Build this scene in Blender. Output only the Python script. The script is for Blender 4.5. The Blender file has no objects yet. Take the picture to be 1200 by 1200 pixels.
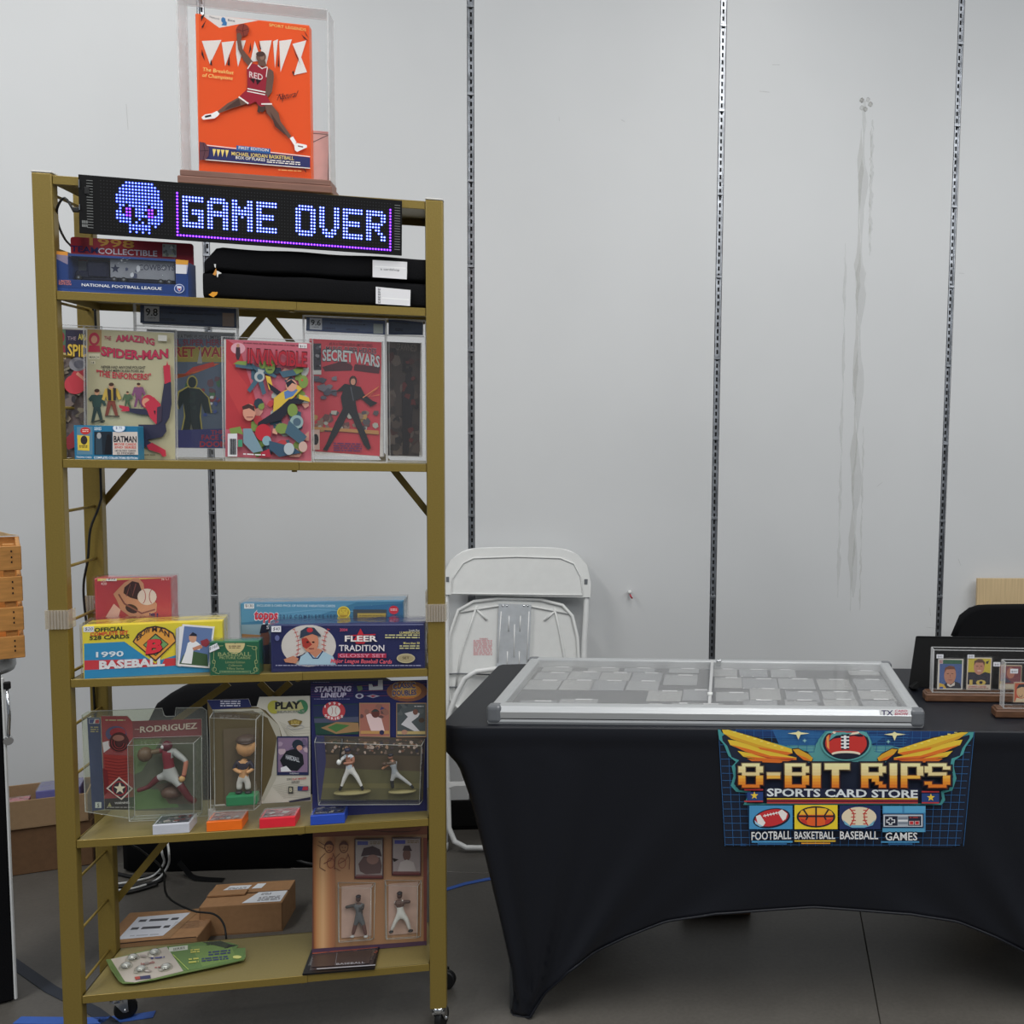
import bpy, bmesh, math, random
from mathutils import Vector, Matrix, Euler
random.seed(7)
S = bpy.context.scene
COL = S.collection

# ------------------------------------------------------------------ camera
F_PX, PPX, PITCH, ROLL, CAM_H = 1171.6, 902.6, 0.0834, 0.0229, 1.549
def _cam_axes():
    cp, sp = math.cos(PITCH), math.sin(PITCH)
    fw = Vector((0, cp, -sp)); up = Vector((0, sp, cp)); rt = Vector((1, 0, 0))
    cr, sr = math.cos(ROLL), math.sin(ROLL)
    return cr*rt + sr*up, -sr*rt + cr*up, fw
RT, UP, FW = _cam_axes()
CP = Vector((0, 0, CAM_H))
cam = bpy.data.cameras.new('camera'); co = bpy.data.objects.new('camera', cam); COL.objects.link(co)
cam.sensor_width = 36; cam.lens = F_PX/1200*36; cam.shift_x = (600-PPX)/1200; cam.clip_start = .05
co.matrix_world = Matrix(((RT.x, UP.x, -FW.x, CP.x), (RT.y, UP.y, -FW.y, CP.y), (RT.z, UP.z, -FW.z, CP.z), (0, 0, 0, 1)))
S.camera = co
S.view_settings.view_transform = 'Standard'; S.view_settings.look = 'None'
S.view_settings.gamma = 1; S.view_settings.exposure = -0.36
S.cycles.transparent_max_bounces = 24
S.cycles.use_denoising = True

# ------------------------------------------------------------------ world and lights
W = bpy.data.worlds.new('world'); S.world = W; W.use_nodes = True
W.node_tree.nodes['Background'].inputs[0].default_value = (.82, .90, 1, 1)
W.node_tree.nodes['Background'].inputs[1].default_value = .26
def area(name, loc, size, power, col, target):
    l = bpy.data.lights.new(name, 'AREA'); l.shape = 'RECTANGLE'; l.size, l.size_y = size
    l.energy = power; l.color = col
    o = bpy.data.objects.new(name, l); COL.objects.link(o); o.location = loc
    o.rotation_euler = (Vector(target)-Vector(loc)).to_track_quat('-Z', 'Y').to_euler()
    return o
# rows of ceiling strip lights of the shop, then two added fill panels
area('overhead_light', (-2.6, 1.0, 3.9), (.35, 3.2), 92, (1, .985, .955), (-2.6, 1.0, 0))
area('overhead_light', (.2, .9, 3.9), (.35, 3.2), 92, (1, .985, .955), (.2, .9, 0))
area('overhead_light', (2.9, .9, 3.9), (.35, 3.2), 84, (1, .985, .955), (2.9, .9, 0))
area('overhead_light', (2.3, -1.5, 3.8), (3.0, 1.0), 70, (.93, .97, 1), (.3, 3.6, .9))  # added fill panel, unseen, aimed at the wall from behind the camera
area('overhead_light', (-4.4, -1.3, 3.8), (2.6, 1.0), 55, (.93, .97, 1), (-1.6, 3.6, .9))  # second added fill panel, set far left to stay out of acrylic reflections

# ------------------------------------------------------------------ frames: a plan origin and a yaw
def ray(px, py):
    return (FW + RT*((px-PPX)/F_PX) - UP*((py-600)/F_PX))
class Frame:
    def __init__(s, x, y, yaw, z=0):
        s.O = Vector((x, y, z)); s.yaw = yaw
        s.X = Vector((math.cos(yaw), math.sin(yaw), 0)); s.Y = Vector((-s.X.y, s.X.x, 0))
    def w(s, u, v, z): return s.O + s.X*u + s.Y*v + Vector((0, 0, z))
    def loc(s, P):
        d = P-s.O; return Vector((d.dot(s.X), d.dot(s.Y), d.z))
    def at_v(s, px, py, v):                     # point of the upright plane v = const
        d = ray(px, py); t = (v-(CP-s.O).dot(s.Y))/d.dot(s.Y); return s.loc(CP+d*t)
    def at_z(s, px, py, z):                     # point of the level plane z = const
        d = ray(px, py); t = (z-CP.z)/d.z; return s.loc(CP+d*t)
SF = Frame(-1.6278, 2.2295, .2255)              # the gold shelving unit
CF = Frame(-.7067, 2.4871, .0448)               # the table and the case on it
WF = Frame(-1.113, 3.7103, .1324)               # the back wall
SW, SD = .857, .198
Z_TOP, Z2, Z3, Z4, Z5, Z6 = 2.0695, 1.8161, 1.444, .9412, .5622, .1851
TT = .784

# ------------------------------------------------------------------ materials
def lin(c):
    f = lambda v: v/12.92 if v <= .04045 else ((v+.055)/1.055)**2.4
    return tuple(f(v/255) for v in c[:3])
def new_mat(name):
    m = bpy.data.materials.new(name); m.use_nodes = True
    nt = m.node_tree; return m, nt, nt.nodes['Principled BSDF']
MATS = {}
def mat(name, col, rough=.5, metal=0., var=.06, bump=0., scale=40, spec=.5, coat=0, emit=None, alpha=1, stretch=(1, 1, 1), lum=1.0):
    """procedural material: a colour (sRGB 0-255), noise variation and fine relief"""
    m, nt, b = new_mat(name); N, L = nt.nodes, nt.links
    c = [min(.95, v*lum) for v in lin(col)]
    tc = N.new('ShaderNodeTexCoord'); mp = N.new('ShaderNodeMapping'); mp.inputs['Scale'].default_value = stretch
    L.new(tc.outputs['Object'], mp.inputs[0])
    nz = N.new('ShaderNodeTexNoise'); nz.inputs['Scale'].default_value = scale; nz.inputs['Detail'].default_value = 4
    L.new(mp.outputs[0], nz.inputs[0])
    r = N.new('ShaderNodeValToRGB'); r.color_ramp.elements[0].position = .3; r.color_ramp.elements[1].position = .7
    r.color_ramp.elements[0].color = (*[v*(1-var) for v in c], 1); r.color_ramp.elements[1].color = (*[min(1, v*(1+var)) for v in c], 1)
    L.new(nz.outputs[0], r.inputs[0]); L.new(r.outputs[0], b.inputs['Base Color'])
    b.inputs['Roughness'].default_value = rough; b.inputs['Metallic'].default_value = metal
    b.inputs['Specular IOR Level'].default_value = spec; b.inputs['Coat Weight'].default_value = coat
    b.inputs['Alpha'].default_value = alpha
    if bump:
        bp = N.new('ShaderNodeBump'); bp.inputs['Strength'].default_value = bump; bp.inputs['Distance'].default_value = .002
        L.new(nz.outputs[0], bp.inputs['Height']); L.new(bp.outputs[0], b.inputs['Normal'])
    if emit:
        b.inputs['Emission Color'].default_value = (*emit[:3], 1); b.inputs['Emission Strength'].default_value = emit[3]
    MATS[name] = m; return m
def clear_mat(name, rough=.03, bump=0., scale=20, tint=(1, 1, 1), haze=.0, ior=1.45, boost=1.0):
    """clear plastic: transparent with a fresnel reflection and a trace of milky haze"""
    m, nt, b = new_mat(name); N, L = nt.nodes, nt.links
    tr = N.new('ShaderNodeBsdfTransparent'); tr.inputs[0].default_value = (*tint, 1)
    gl = N.new('ShaderNodeBsdfGlossy'); gl.inputs['Roughness'].default_value = rough
    lw = N.new('ShaderNodeLayerWeight'); lw.inputs[0].default_value = .5
    pw = N.new('ShaderNodeMath'); pw.operation = 'POWER'; pw.inputs[1].default_value = 4.5; L.new(lw.outputs['Facing'], pw.inputs[0])
    fr = N.new('ShaderNodeMath'); fr.operation = 'MULTIPLY_ADD'; fr.inputs[1].default_value = .9; fr.inputs[2].default_value = .022; L.new(pw.outputs[0], fr.inputs[0])
    mx = N.new('ShaderNodeMixShader'); df = N.new('ShaderNodeBsdfDiffuse'); df.inputs[0].default_value = (.8, .8, .8, 1)
    mx2 = N.new('ShaderNodeMixShader'); mx2.inputs[0].default_value = haze
    mm = N.new('ShaderNodeMath'); mm.operation = 'MULTIPLY'; mm.inputs[1].default_value = boost; mm.use_clamp = True
    L.new(fr.outputs[0], mm.inputs[0]); L.new(mm.outputs[0], mx.inputs[0])
    L.new(tr.outputs[0], mx.inputs[1]); L.new(gl.outputs[0], mx.inputs[2])
    L.new(mx.outputs[0], mx2.inputs[1]); L.new(df.outputs[0], mx2.inputs[2])
    if bump:
        tc = N.new('ShaderNodeTexCoord'); nz = N.new('ShaderNodeTexNoise'); nz.inputs['Scale'].default_value = scale
        nz.inputs['Detail'].default_value = 3; nz.inputs['Distortion'].default_value = .8
        bp = N.new('ShaderNodeBump'); bp.inputs['Strength'].default_value = bump; bp.inputs['Distance'].default_value = .01
        L.new(tc.outputs['Object'], nz.inputs[0]); L.new(nz.outputs[0], bp.inputs['Height'])
        L.new(bp.outputs[0], gl.inputs['Normal']); L.new(bp.outputs[0], lw.inputs['Normal'])
    L.new(mx2.outputs[0], N['Material Output'].inputs[0]); N.remove(b)
    MATS[name] = m; return m
def print_mat(name, rough=.4):
    m, nt, b = new_mat(name); N, L = nt.nodes, nt.links
    a = N.new('ShaderNodeAttribute'); a.attribute_name = 'Col'
    L.new(a.outputs['Color'], b.inputs['Base Color']); b.inputs['Roughness'].default_value = rough
    MATS[name] = m; return m
gold = mat('gold_paint', (134, 114, 54), .4, .3, .05, .15, 260, lum=1.08)
gold_in = mat('gold_paint_board', (138, 124, 76), .42, .25, .05, .1, 200, lum=.98)
chrome = mat('chrome', (220, 222, 225), .15, 1, .03)
steel = mat('slotted_steel', (160, 163, 168), .42, 1, .35, .3, 30)
dark = mat('dark_recess', (14, 14, 15), .8)
blk_rub = mat('black_rubber', (16, 16, 17), .5)
blk_pl = mat('black_plastic', (14, 14, 16), .35)
blk_matte = mat('black_matte_board', (9, 9, 10), .75, spec=.25)
blk_fab = mat('black_fabric', (11, 11, 14), .9, 0, .15, .5, 300, spec=.2)
clothm = mat('navy_black_stretch_fabric', (12, 15, 24), .50, 0, .1, .15, 500, spec=.42)
wht_pl = mat('white_plastic', (220, 221, 219), .4, 0, .02)
wht_mt = mat('white_metal', (222, 223, 222), .3, .0, .03)
alu = mat('aluminium', (205, 207, 208), .38, .6, .04, .1, 60, stretch=(.2, 6, 6))
grey_pl = mat('grey_plastic', (104, 107, 111), .3)
felt = mat('grey_felt', (90, 91, 92), .9, 0, .05, .3, 400)
card_b = mat('cardboard', (150, 112, 76), .85, 0, .07, .2, 60, lum=1.1)
card_d = mat('cardboard_dark', (105, 76, 50), .9, 0, .08, .2, 60)
paper = mat('white_paper', (225, 225, 226), .7)
whitecard = mat('white_card_edge', (205, 203, 198), .7)
walnut = mat('walnut_wood', (92, 62, 42), .45, 0, .3, .2, 14, stretch=(2, 14, 14))
mauve_w = mat('stained_wood_base', (120, 86, 74), .5, 0, .12, .1, 14, stretch=(1, 12, 12), lum=1.2)
crate_w = mat('pine_crate', (196, 138, 72), .6, 0, .18, .2, 9, stretch=(2, 12, 12), lum=1.1)
tan_w = mat('tan_laminate', (196, 172, 132), .5, 0, .14, .05, 22, stretch=(9, 9, .25), lum=1.05)
skin_m = mat('painted_vinyl', (180, 130, 100), .5)
clear = clear_mat('clear_acrylic', .02)
clear_e = clear_mat('clear_acrylic_edge', .08, haze=.28)
slab_p = clear_mat('clear_slab_plastic', .04, haze=.02)
slab_e = clear_mat('clear_slab_edge', .1, haze=.45)
bag = clear_mat('crinkled_clear_bag', .05, .8, 9, haze=.0, boost=1.5)
wrap = clear_mat('shrink_wrap', .06, .6, 18, haze=.01, boost=1.4)
blis = clear_mat('blister_plastic', .05, .35, 14, haze=.02, boost=1.3, tint=(.96, .97, .95))
blis_e = clear_mat('blister_plastic_edge', .12, haze=.3, tint=(.9, .93, .85))
glass = clear_mat('frosted_case_lid', .1, haze=.03, ior=1.5)
printm = print_mat('printed_ink', .42)
printg = print_mat('printed_gloss', .25)
printc = print_mat('printed_cloth', .75)

# ------------------------------------------------------------------ mesh builder
class MB:
    """collects shapes, links them as ONE mesh object"""
    def __init__(s): s.bm = bmesh.new(); s.mats = []
    def mi(s, m):
        if m not in s.mats: s.mats.append(m)
        return s.mats.index(m)
    def _set(s, fs, m, smooth=False):
        i = s.mi(m)
        for f in fs: f.material_index = i; f.smooth = smooth
    def box(s, x0, x1, y0, y1, z0, z1, m, bev=0, seg=1, M=None):
        r = bmesh.ops.create_cube(s.bm, size=1)
        vs = r['verts']
        for v in vs: v.co = Vector((x0+(v.co.x+.5)*(x1-x0), y0+(v.co.y+.5)*(y1-y0), z0+(v.co.z+.5)*(z1-z0)))
        fs = list({f for v in vs for f in v.link_faces})
        s._set(fs, m)
        if bev:
            es = list({e for v in vs for e in v.link_edges})
            r2 = bmesh.ops.bevel(s.bm, geom=es, offset=bev, segments=seg, affect='EDGES', profile=.5)
            s._set(r2['faces'], m); vs = list({v for f in r2['faces'] for v in f.verts} | {v for v in vs if v.is_valid})
        if M is not None:
            for v in vs: v.co = M @ v.co
        return s
    def tube(s, pts, r, m, n=8, closed=False, caps=True):
        pts = [Vector(p) for p in pts]; rs = r if isinstance(r, (list, tuple)) else [r]*len(pts)
        rings = []; prev = None; N = len(pts)
        for i, p in enumerate(pts):
            if closed: t = pts[(i+1) % N]-pts[i-1]
            else: t = pts[min(i+1, N-1)]-pts[max(i-1, 0)]
            t.normalize()
            if prev is None: a = t.orthogonal().normalized()
            else:
                a = prev - t*prev.dot(t)
                a = a.normalized() if a.length > 1e-6 else t.orthogonal().normalized()
            prev = a; b = t.cross(a)
            rings.append([s.bm.verts.new(p+(a*math.cos(2*math.pi*k/n)+b*math.sin(2*math.pi*k/n))*rs[i]) for k in range(n)])
        fs = []
        for i in range(N if closed else N-1):
            A, B = rings[i], rings[(i+1) % N]
            for k in range(n): fs.append(s.bm.faces.new((A[k], A[(k+1) % n], B[(k+1) % n], B[k])))
        s._set(fs, m, True)
        if caps and not closed: s._set([s.bm.faces.new(rings[0][::-1]), s.bm.faces.new(rings[-1])], m)
        return s
    def cyl(s, a, b, r, m, n=16): return s.tube([a, b], r, m, n)
    def ell(s, c, r, m, sub=2, M=None):
        rr = bmesh.ops.create_icosphere(s.bm, subdivisions=sub, radius=1)
        for v in rr['verts']:
            p = Vector((v.co.x*r[0], v.co.y*r[1], v.co.z*r[2]))
            if M is not None: p = M @ p
            v.co = p + Vector(c)
        s._set({f for v in rr['verts'] for f in v.link_faces}, m, True); return s
    def lathe(s, prof, m, c=(0, 0, 0), n=20, axis='z'):
        rings = []
        for r, z in prof:
            ring = []
            for k in range(n):
                a = 2*math.pi*k/n; x, y = r*math.cos(a), r*math.sin(a)
                p = (x, y, z) if axis == 'z' else ((x, z, y) if axis == 'y' else (z, x, y))
                ring.append(s.bm.verts.new(Vector(p)+Vector(c)))
            rings.append(ring)
        fs = []
        for A, B in zip(rings, rings[1:]):
            for k in range(n): fs.append(s.bm.faces.new((A[k], A[(k+1) % n], B[(k+1) % n], B[k])))
        s._set(fs, m, True)
        for R_ in (rings[0], rings[-1]):
            try: s._set([s.bm.faces.new(R_)], m)
            except ValueError: pass
        return s
    def prism(s, out, y0, y1, m, mside=None):
        """an outline in x,z given thickness from y0 to y1"""
        A = [s.bm.verts.new((x, y0, z)) for x, z in out]; B = [s.bm.verts.new((x, y1, z)) for x, z in out]
        f = [s.bm.faces.new(A), s.bm.faces.new(B[::-1])]; s._set(f, m)
        n = len(out)
        s._set([s.bm.faces.new((A[k], A[(k+1) % n], B[(k+1) % n], B[k])) for k in range(n)], mside or m); return s
    def quad(s, pts, m, smooth=False):
        s._set([s.bm.faces.new([s.bm.verts.new(p) for p in pts])], m, smooth); return s
    def grid(s, f, nu, nv, m, smooth=True, wrap=False):
        G = [[s.bm.verts.new(f(i/(nu), j/nv)) for j in range(nv+1)] for i in range(nu if wrap else nu+1)]
        fs = []
        for i in range(nu):
            A, B = G[i], G[(i+1) % len(G)]
            for j in range(nv): fs.append(s.bm.faces.new((A[j], B[j], B[j+1], A[j+1])))
        s._set(fs, m, smooth); return s
    def build(s, name, parent=None, fix=True):
        if fix: bmesh.ops.recalc_face_normals(s.bm, faces=s.bm.faces)
        me = bpy.data.meshes.new(name); s.bm.to_mesh(me); s.bm.free()
        for m in s.mats: me.materials.append(m)
        o = bpy.data.objects.new(name, me); COL.objects.link(o); o.parent = parent
        return o
def tag(o, label=None, cat=None, group=None, kind=None):
    if label: o['label'] = label
    if cat: o['category'] = cat
    if group: o['group'] = group
    if kind: o['kind'] = kind
    return o
def thing(name, label, cat, loc=(0, 0, 0), yaw=0, group=None, tilt=0):
    o = bpy.data.objects.new(name, None); COL.objects.link(o); o.empty_display_size = .05
    o.location = loc; o.rotation_euler = (tilt, 0, yaw)
    return tag(o, label, cat, group)
def lerp(a, b, t): return a+(b-a)*t
def arc(cx, cz, rx, rz, a0, a1, n=8):
    return [(cx+rx*math.cos(math.radians(lerp(a0, a1, k/n))), cz+rz*math.sin(math.radians(lerp(a0, a1, k/n)))) for k in range(n+1)]
def rrect(x0, x1, z0, z1, r, n=4):
    return arc(x1-r, z0+r, r, r, -90, 0, n)+arc(x1-r, z1-r, r, r, 0, 90, n)+arc(x0+r, z1-r, r, r, 90, 180, n)+arc(x0+r, z0+r, r, r, 180, 270, n)

# ------------------------------------------------------------------ flat print: coloured polygons laid on a face
_tx = {}
def text_geo(s, bold=0.):
    k = (s, bold)
    if k in _tx: return _tx[k]
    cu = bpy.data.curves.new('t', 'FONT'); cu.body = s; cu.size = 1; cu.offset = bold; cu.resolution_u = 2; cu.fill_mode = 'FRONT'
    o = bpy.data.objects.new('t', cu); COL.objects.link(o)
    me = o.to_mesh()
    vs = [(v.co.x, v.co.y) for v in me.vertices]; fs = [tuple(p.vertices) for p in me.polygons]
    o.to_mesh_clear(); bpy.data.objects.remove(o); bpy.data.curves.remove(cu)
    xs = [v[0] for v in vs] or [0, 1]
    x0, x1 = min(xs), max(xs)
    _tx[k] = ([((x-x0)/max(1e-6, x1-x0), y/.70) for x, y in vs], fs); return _tx[k]
GAIN = 1.3
class Art:
    def __init__(s, K, conv, m=None, gain=None, eps=.00012, base=.0003):
        s.K = K; s.conv = conv; s.m = m or printm; s.V = []; s.F = []; s.C = []; s.n = 0; s.eps = eps; s.base = base; s.gain = gain or GAIN
        s.cb = None
    def _col(s, c): return tuple(min(.92, v*s.gain) for v in lin(c))
    def raw(s, vs, fs, col):
        b = len(s.V); s.n += 1; d = -(s.base+s.n*s.eps)
        for x, y in vs:
            px, py = s.K[0]+x/s.K[2], s.K[1]+y/s.K[2]
            s.V.append(s.conv(px, py, d))
        c = s._col(col)
        for f in fs: s.F.append([b+i for i in f]); s.C.append(c)
        return s
    def poly(s, pts, col): return s.raw(pts, [list(range(len(pts)))], col)
    def rect(s, x0, y0, x1, y1, col, sl=0):       # sl: slope of the top and bottom edges
        d = (x1-x0)*sl; return s.poly([(x0, y0), (x1, y0+d), (x1, y1+d), (x0, y1)], col)
    def ell(s, cx, cy, rx, ry, col, n=20, a=0):
        ca, sa = math.cos(a), math.sin(a)
        return s.poly([(cx+rx*math.cos(t)*ca-ry*math.sin(t)*sa, cy+rx*math.cos(t)*sa+ry*math.sin(t)*ca) for t in [2*math.pi*k/n for k in range(n)]], col)
    def ring(s, cx, cy, rx, ry, w, col, n=20, a0=0, a1=360):
        vs = []; fs = []
        for k in range(n+1):
            t = math.radians(lerp(a0, a1, k/n)); c, q = math.cos(t), math.sin(t)
            vs += [(cx+rx*c, cy+ry*q), (cx+(rx-w)*c, cy+(ry-w)*q)]
        for k in range(n): fs.append([2*k, 2*k+1, 2*k+3, 2*k+2])
        return s.raw(vs, fs, col)
    def line(s, pts, w, col):
        vs = []; fs = []
        for i, (x, y) in enumerate(pts):
            a = pts[max(0, i-1)]; b = pts[min(len(pts)-1, i+1)]
            dx, dy = b[0]-a[0], b[1]-a[1]; l = math.hypot(dx, dy) or 1
            ww = w[i] if isinstance(w, (list, tuple)) else w
            vs += [(x-dy/l*ww/2, y+dx/l*ww/2), (x+dy/l*ww/2, y-dx/l*ww/2)]
        for i in range(len(pts)-1): fs.append([2*i, 2*i+1, 2*i+3, 2*i+2])
        return s.raw(vs, fs, col)
    def text(s, t, x0, y0, x1, y1, h, col, bold=.0, shear=0, arch=0, out=None, ow=.03):
        if out: s.text(t, x0-h*ow, y0+h*ow, x1+h*ow, y1+h*ow, h*(1+2*ow), out, bold+.035, shear, arch)
        g, fs = text_geo(t, round(bold*.5, 4))
        vs = []
        for u, v in g:
            vs.append((x0+(x1-x0)*u+shear*h*v, y0+(y1-y0)*u-h*v-arch*4*u*(1-u)))
        return s.raw(vs, fs, col)
    def fine(s, x0, y0, x1, y1, rows, col, sl=0, fill=.5, seed=1):
        """rows of print too fine to read"""
        R = random.Random(seed); h = (y1-y0)/rows
        vs = []; fs = []
        for r in range(rows):
            x = x0; y = y0+r*h
            while x < x1:
                w = R.uniform(.8, 3.2)*h; xe = min(x1, x+w); b = len(vs)
                vs += [(x, y+(x-x0)*sl), (xe, y+(xe-x0)*sl), (xe, y+h*fill+(xe-x0)*sl), (x, y+h*fill+(x-x0)*sl)]
                fs.append([b, b+1, b+2, b+3]); x = xe+h*.45
        return s.raw(vs, fs, col)
    def blobs(s, x0, y0, x1, y1, n, cols, size, seed=1, asp=1.):
        """a busy generic illustration: irregular patches"""
        R = random.Random(seed)
        for _ in range(n):
            cx, cy = R.uniform(x0, x1), R.uniform(y0, y1); r = size*R.uniform(.5, 1.2); k = R.randint(5, 9); ph = R.uniform(0, 6)
            pts = []
            for i in range(k):
                a = ph+2*math.pi*i/k; q = r*R.uniform(.55, 1.1)
                pts.append((min(x1, max(x0, cx+q*math.cos(a))), min(y1, max(y0, cy+q*asp*math.sin(a)))))
            s.poly(pts, R.choice(cols))
        return s
    def star(s, cx, cy, r, col, r2=.42, n=5, rot=-90):
        return s.poly([(cx+(r if k % 2 == 0 else r*r2)*math.cos(math.radians(rot+k*180/n)), cy+(r if k % 2 == 0 else r*r2)*math.sin(math.radians(rot+k*180/n))) for k in range(2*n)], col)
    def build(s, name, parent, label=None):
        me = bpy.data.meshes.new(name); me.from_pydata(s.V, [], s.F)
        ca = me.color_attributes.new('Col', 'FLOAT_COLOR', 'CORNER')
        i = 0
        for f, c in zip(s.F, s.C):
            for _ in f: ca.data[i].color = (*c, 1); i += 1
        me.materials.append(s.m); me.update()
        o = bpy.data.objects.new(name, me); COL.objects.link(o); o.parent = parent
        if label: o['label'] = label
        return o
class Item:
    """a thing whose front face is an upright (or leaning) plane; local x right, y back, z up the face"""
    def __init__(s, name, label, cat, fr, zb, v, L, R, top, bot, ry=0, tilt=0, group=None):
        a = fr.at_v(L, bot, v); O = fr.w(a.x, v, zb); yaw = fr.yaw+ry
        s.X = Vector((math.cos(yaw), math.sin(yaw), 0)); Y = Vector((-s.X.y, s.X.x, 0))
        s.Z = Vector((0, 0, 1))*math.cos(tilt)+Y*math.sin(tilt); s.N = s.X.cross(s.Z)   # points to the camera side
        s.O = O
        s.wd = s.uv0(R, bot)[0]; s.h = s.uv0((L+R)/2, top)[1]
        s.O = O+s.X*s.wd/2
        s.zlo = s.uv0((L+R)/2, bot)[1]
        if abs(s.zlo) > .018: s.zlo = 0
        s.root = thing(name, label, cat, s.O, yaw, group, -tilt)
    def uv0(s, px, py, y=0):
        d = ray(px, py); O = s.O-s.N*y; t = (O-CP).dot(s.N)/d.dot(s.N); P = CP+d*t-O
        return P.dot(s.X), P.dot(s.Z)
    uv = uv0
    def uvs(s, K, pts, y=0): return [s.uv0(K[0]+x/K[2], K[1]+y_/K[2], y) for x, y_ in pts]
    def art(s, K, m=None, gain=None, y=0, base=.0003, eps=.00012, clamp=True):
        def cv(px, py, d):
            x, z = s.uv0(px, py, y+d)
            if clamp:
                z = min(s.h, max(0, (z-s.zlo)*s.h/(s.h-s.zlo))); x = min(s.wd/2, max(-s.wd/2, x))
            return (x, y+d, z)
        return Art(K, cv, m, gain, eps, base)
    def box(s, name, y0, y1, m, x0=None, x1=None, z0=0, z1=None, bev=0, parent=None):
        mb = MB(); mb.box(-s.wd/2 if x0 is None else x0, s.wd/2 if x1 is None else x1, y0, y1, z0, s.h if z1 is None else z1, m, bev)
        return mb.build(name, parent or s.root)
# ================================================================== SETTING
def wall_mat():
    m, nt, b = new_mat('painted_wallboard'); N, L = nt.nodes, nt.links
    tc = N.new('ShaderNodeTexCoord'); nz = N.new('ShaderNodeTexNoise'); nz.inputs['Scale'].default_value = 1.1; nz.inputs['Detail'].default_value = 6
    L.new(tc.outputs['Object'], nz.inputs[0])
    r = N.new('ShaderNodeValToRGB'); r.color_ramp.elements[0].position = .35; r.color_ramp.elements[1].position = .65
    r.color_ramp.elements[0].color = (.61, .62, .625, 1); r.color_ramp.elements[1].color = (.65, .66, .665, 1)
    L.new(nz.outputs[0], r.inputs[0]); L.new(r.outputs[0], b.inputs['Base Color'])
    b.inputs['Roughness'].default_value = .42; b.inputs['Specular IOR Level'].default_value = .35
    n2 = N.new('ShaderNodeTexNoise'); n2.inputs['Scale'].default_value = 160; L.new(tc.outputs['Object'], n2.inputs[0])
    bp = N.new('ShaderNodeBump'); bp.inputs['Strength'].default_value = .06; bp.inputs['Distance'].default_value = .002
    L.new(n2.outputs[0], bp.inputs['Height']); L.new(bp.outputs[0], b.inputs['Normal']); return m
wallm = wall_mat()
SP = .9069
wall = bpy.data.objects.new('wall_back', None)
mb = MB(); mb.box(-4.2*SP, 5.2*SP, .03, .10, 0, 3.9, dark); wall = mb.build('wall_back')
wall.location = WF.O; wall.rotation_euler = (0, 0, WF.yaw); tag(wall, kind='structure')
for i in range(-4, 5):
    mb = MB(); mb.box(i*SP+.012, (i+1)*SP-.012, 0, .03, 0.0, 3.9, wallm, .0015); p = mb.build('wall_panel', wall)
for i in range(-3, 5):
    mb = MB(); x = i*SP
    mb.box(x-.0098, x-.0072, .002, .028, .1, 3.88, steel); mb.box(x+.0072, x+.0098, .002, .028, .1, 3.88, steel)
    z = .1                                             # the slotted face: a strip of steel pierced every 25 mm, seam clips between sections
    mb.box(x-.0098, x-.0035, .010, .013, .1, 3.88, steel); mb.box(x+.0035, x+.0098, .010, .013, .1, 3.88, steel)
    while z < 3.8:
        mb.box(x-.0035, x+.0035, .010, .013, z, z+.010, steel); z += .026
    mb.box(x-.0098, x+.0098, .0135, .028, .1, 3.88, dark)
    for k in range(12): mb.box(x-.0115, x+.0115, -.001, .012, .28+k*.305, .29+k*.305, steel, .001)
    mb.build('slotted_standard', wall)
# patched seam: dried filler and glue ran down the third panel
def stain(pts, w, name, col, alpha):
    m = mat(name, col, .6, 0, .3, .8, 60, alpha=alpha)
    return m
st_m = mat('old_glue', (176, 174, 164), .55, 0, .2, .9, 55, alpha=.17)
st_l = mat('old_filler', (200, 201, 198), .6, 0, .15, .8, 45, alpha=.2)
def wl(px, py):
    a = WF.at_v(px, py, 0); return a.x, a.z
R = random.Random(3)
mb = MB()
def ragged(x_px, y0, y1, wpx, m, off, seed):
    R = random.Random(seed); n = 46; Ls = []; Rs = []
    for k in range(n+1):
        y = lerp(y0, y1, k/n); x = x_px+(y-y0)*-.022+R.uniform(-1, 1)*.8
        w = wpx*(.55+.45*math.sin(k*.7+seed))*R.uniform(.6, 1.2)*min(1, (n-k+.5)/4, (k+.5)/3)+.4
        Ls.append(wl(x-w/2, y)); Rs.append(wl(x+w/2, y))
    for k in range(n):
        mb.quad([(Ls[k][0], -off, Ls[k][1]), (Rs[k][0], -off, Rs[k][1]), (Rs[k+1][0], -off, Rs[k+1][1]), (Ls[k+1][0], -off, Ls[k+1][1])], m)
ragged(1013, 118, 700, 12, st_l, .0006, 2); ragged(1009, 150, 716, 7, st_m, .0010, 5); ragged(1023, 140, 300, 4, st_l, .0012, 8)
ragged(991, 285, 700, 4, st_l, .0012, 4); ragged(1021, 150, 290, 1.6, st_m, .0015, 6); ragged(1012, 500, 715, 2, st_m, .0018, 9)
for k in range(9):
    a = R.uniform(0, 6.28); x, z = wl(1014+6*math.cos(a), 122+6*math.sin(a)); mb.ell((x, -.0005, z), (.012*R.uniform(.5, 1), .001, .01), st_m, 1)
o = mb.build('dried_glue_streak', wall); o['label'] = 'ragged vertical streak of old glue'
mb = MB()
for (x, y, l, a) in ((148, 122, 30, 1.5), (905, 76, 9, 0), (728, 140, 5, .6), (655, 137, 5, 1.5), (890, 107, 12, .1), (1124, 320, 6, .1), (1028, 570, 8, -.7), (1085, 735, 12, .1), (1089, 712, 10, 1.4), (1123, 655, 8, 1.2)):
    p, q = wl(x, y), wl(x+l*math.cos(a), y+l*math.sin(a)); mb.tube([(p[0], -.0003, p[1]), (q[0], -.0003, q[1])], .0009, st_m, 5)
mb.build('scuff_mark', wall)
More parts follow.
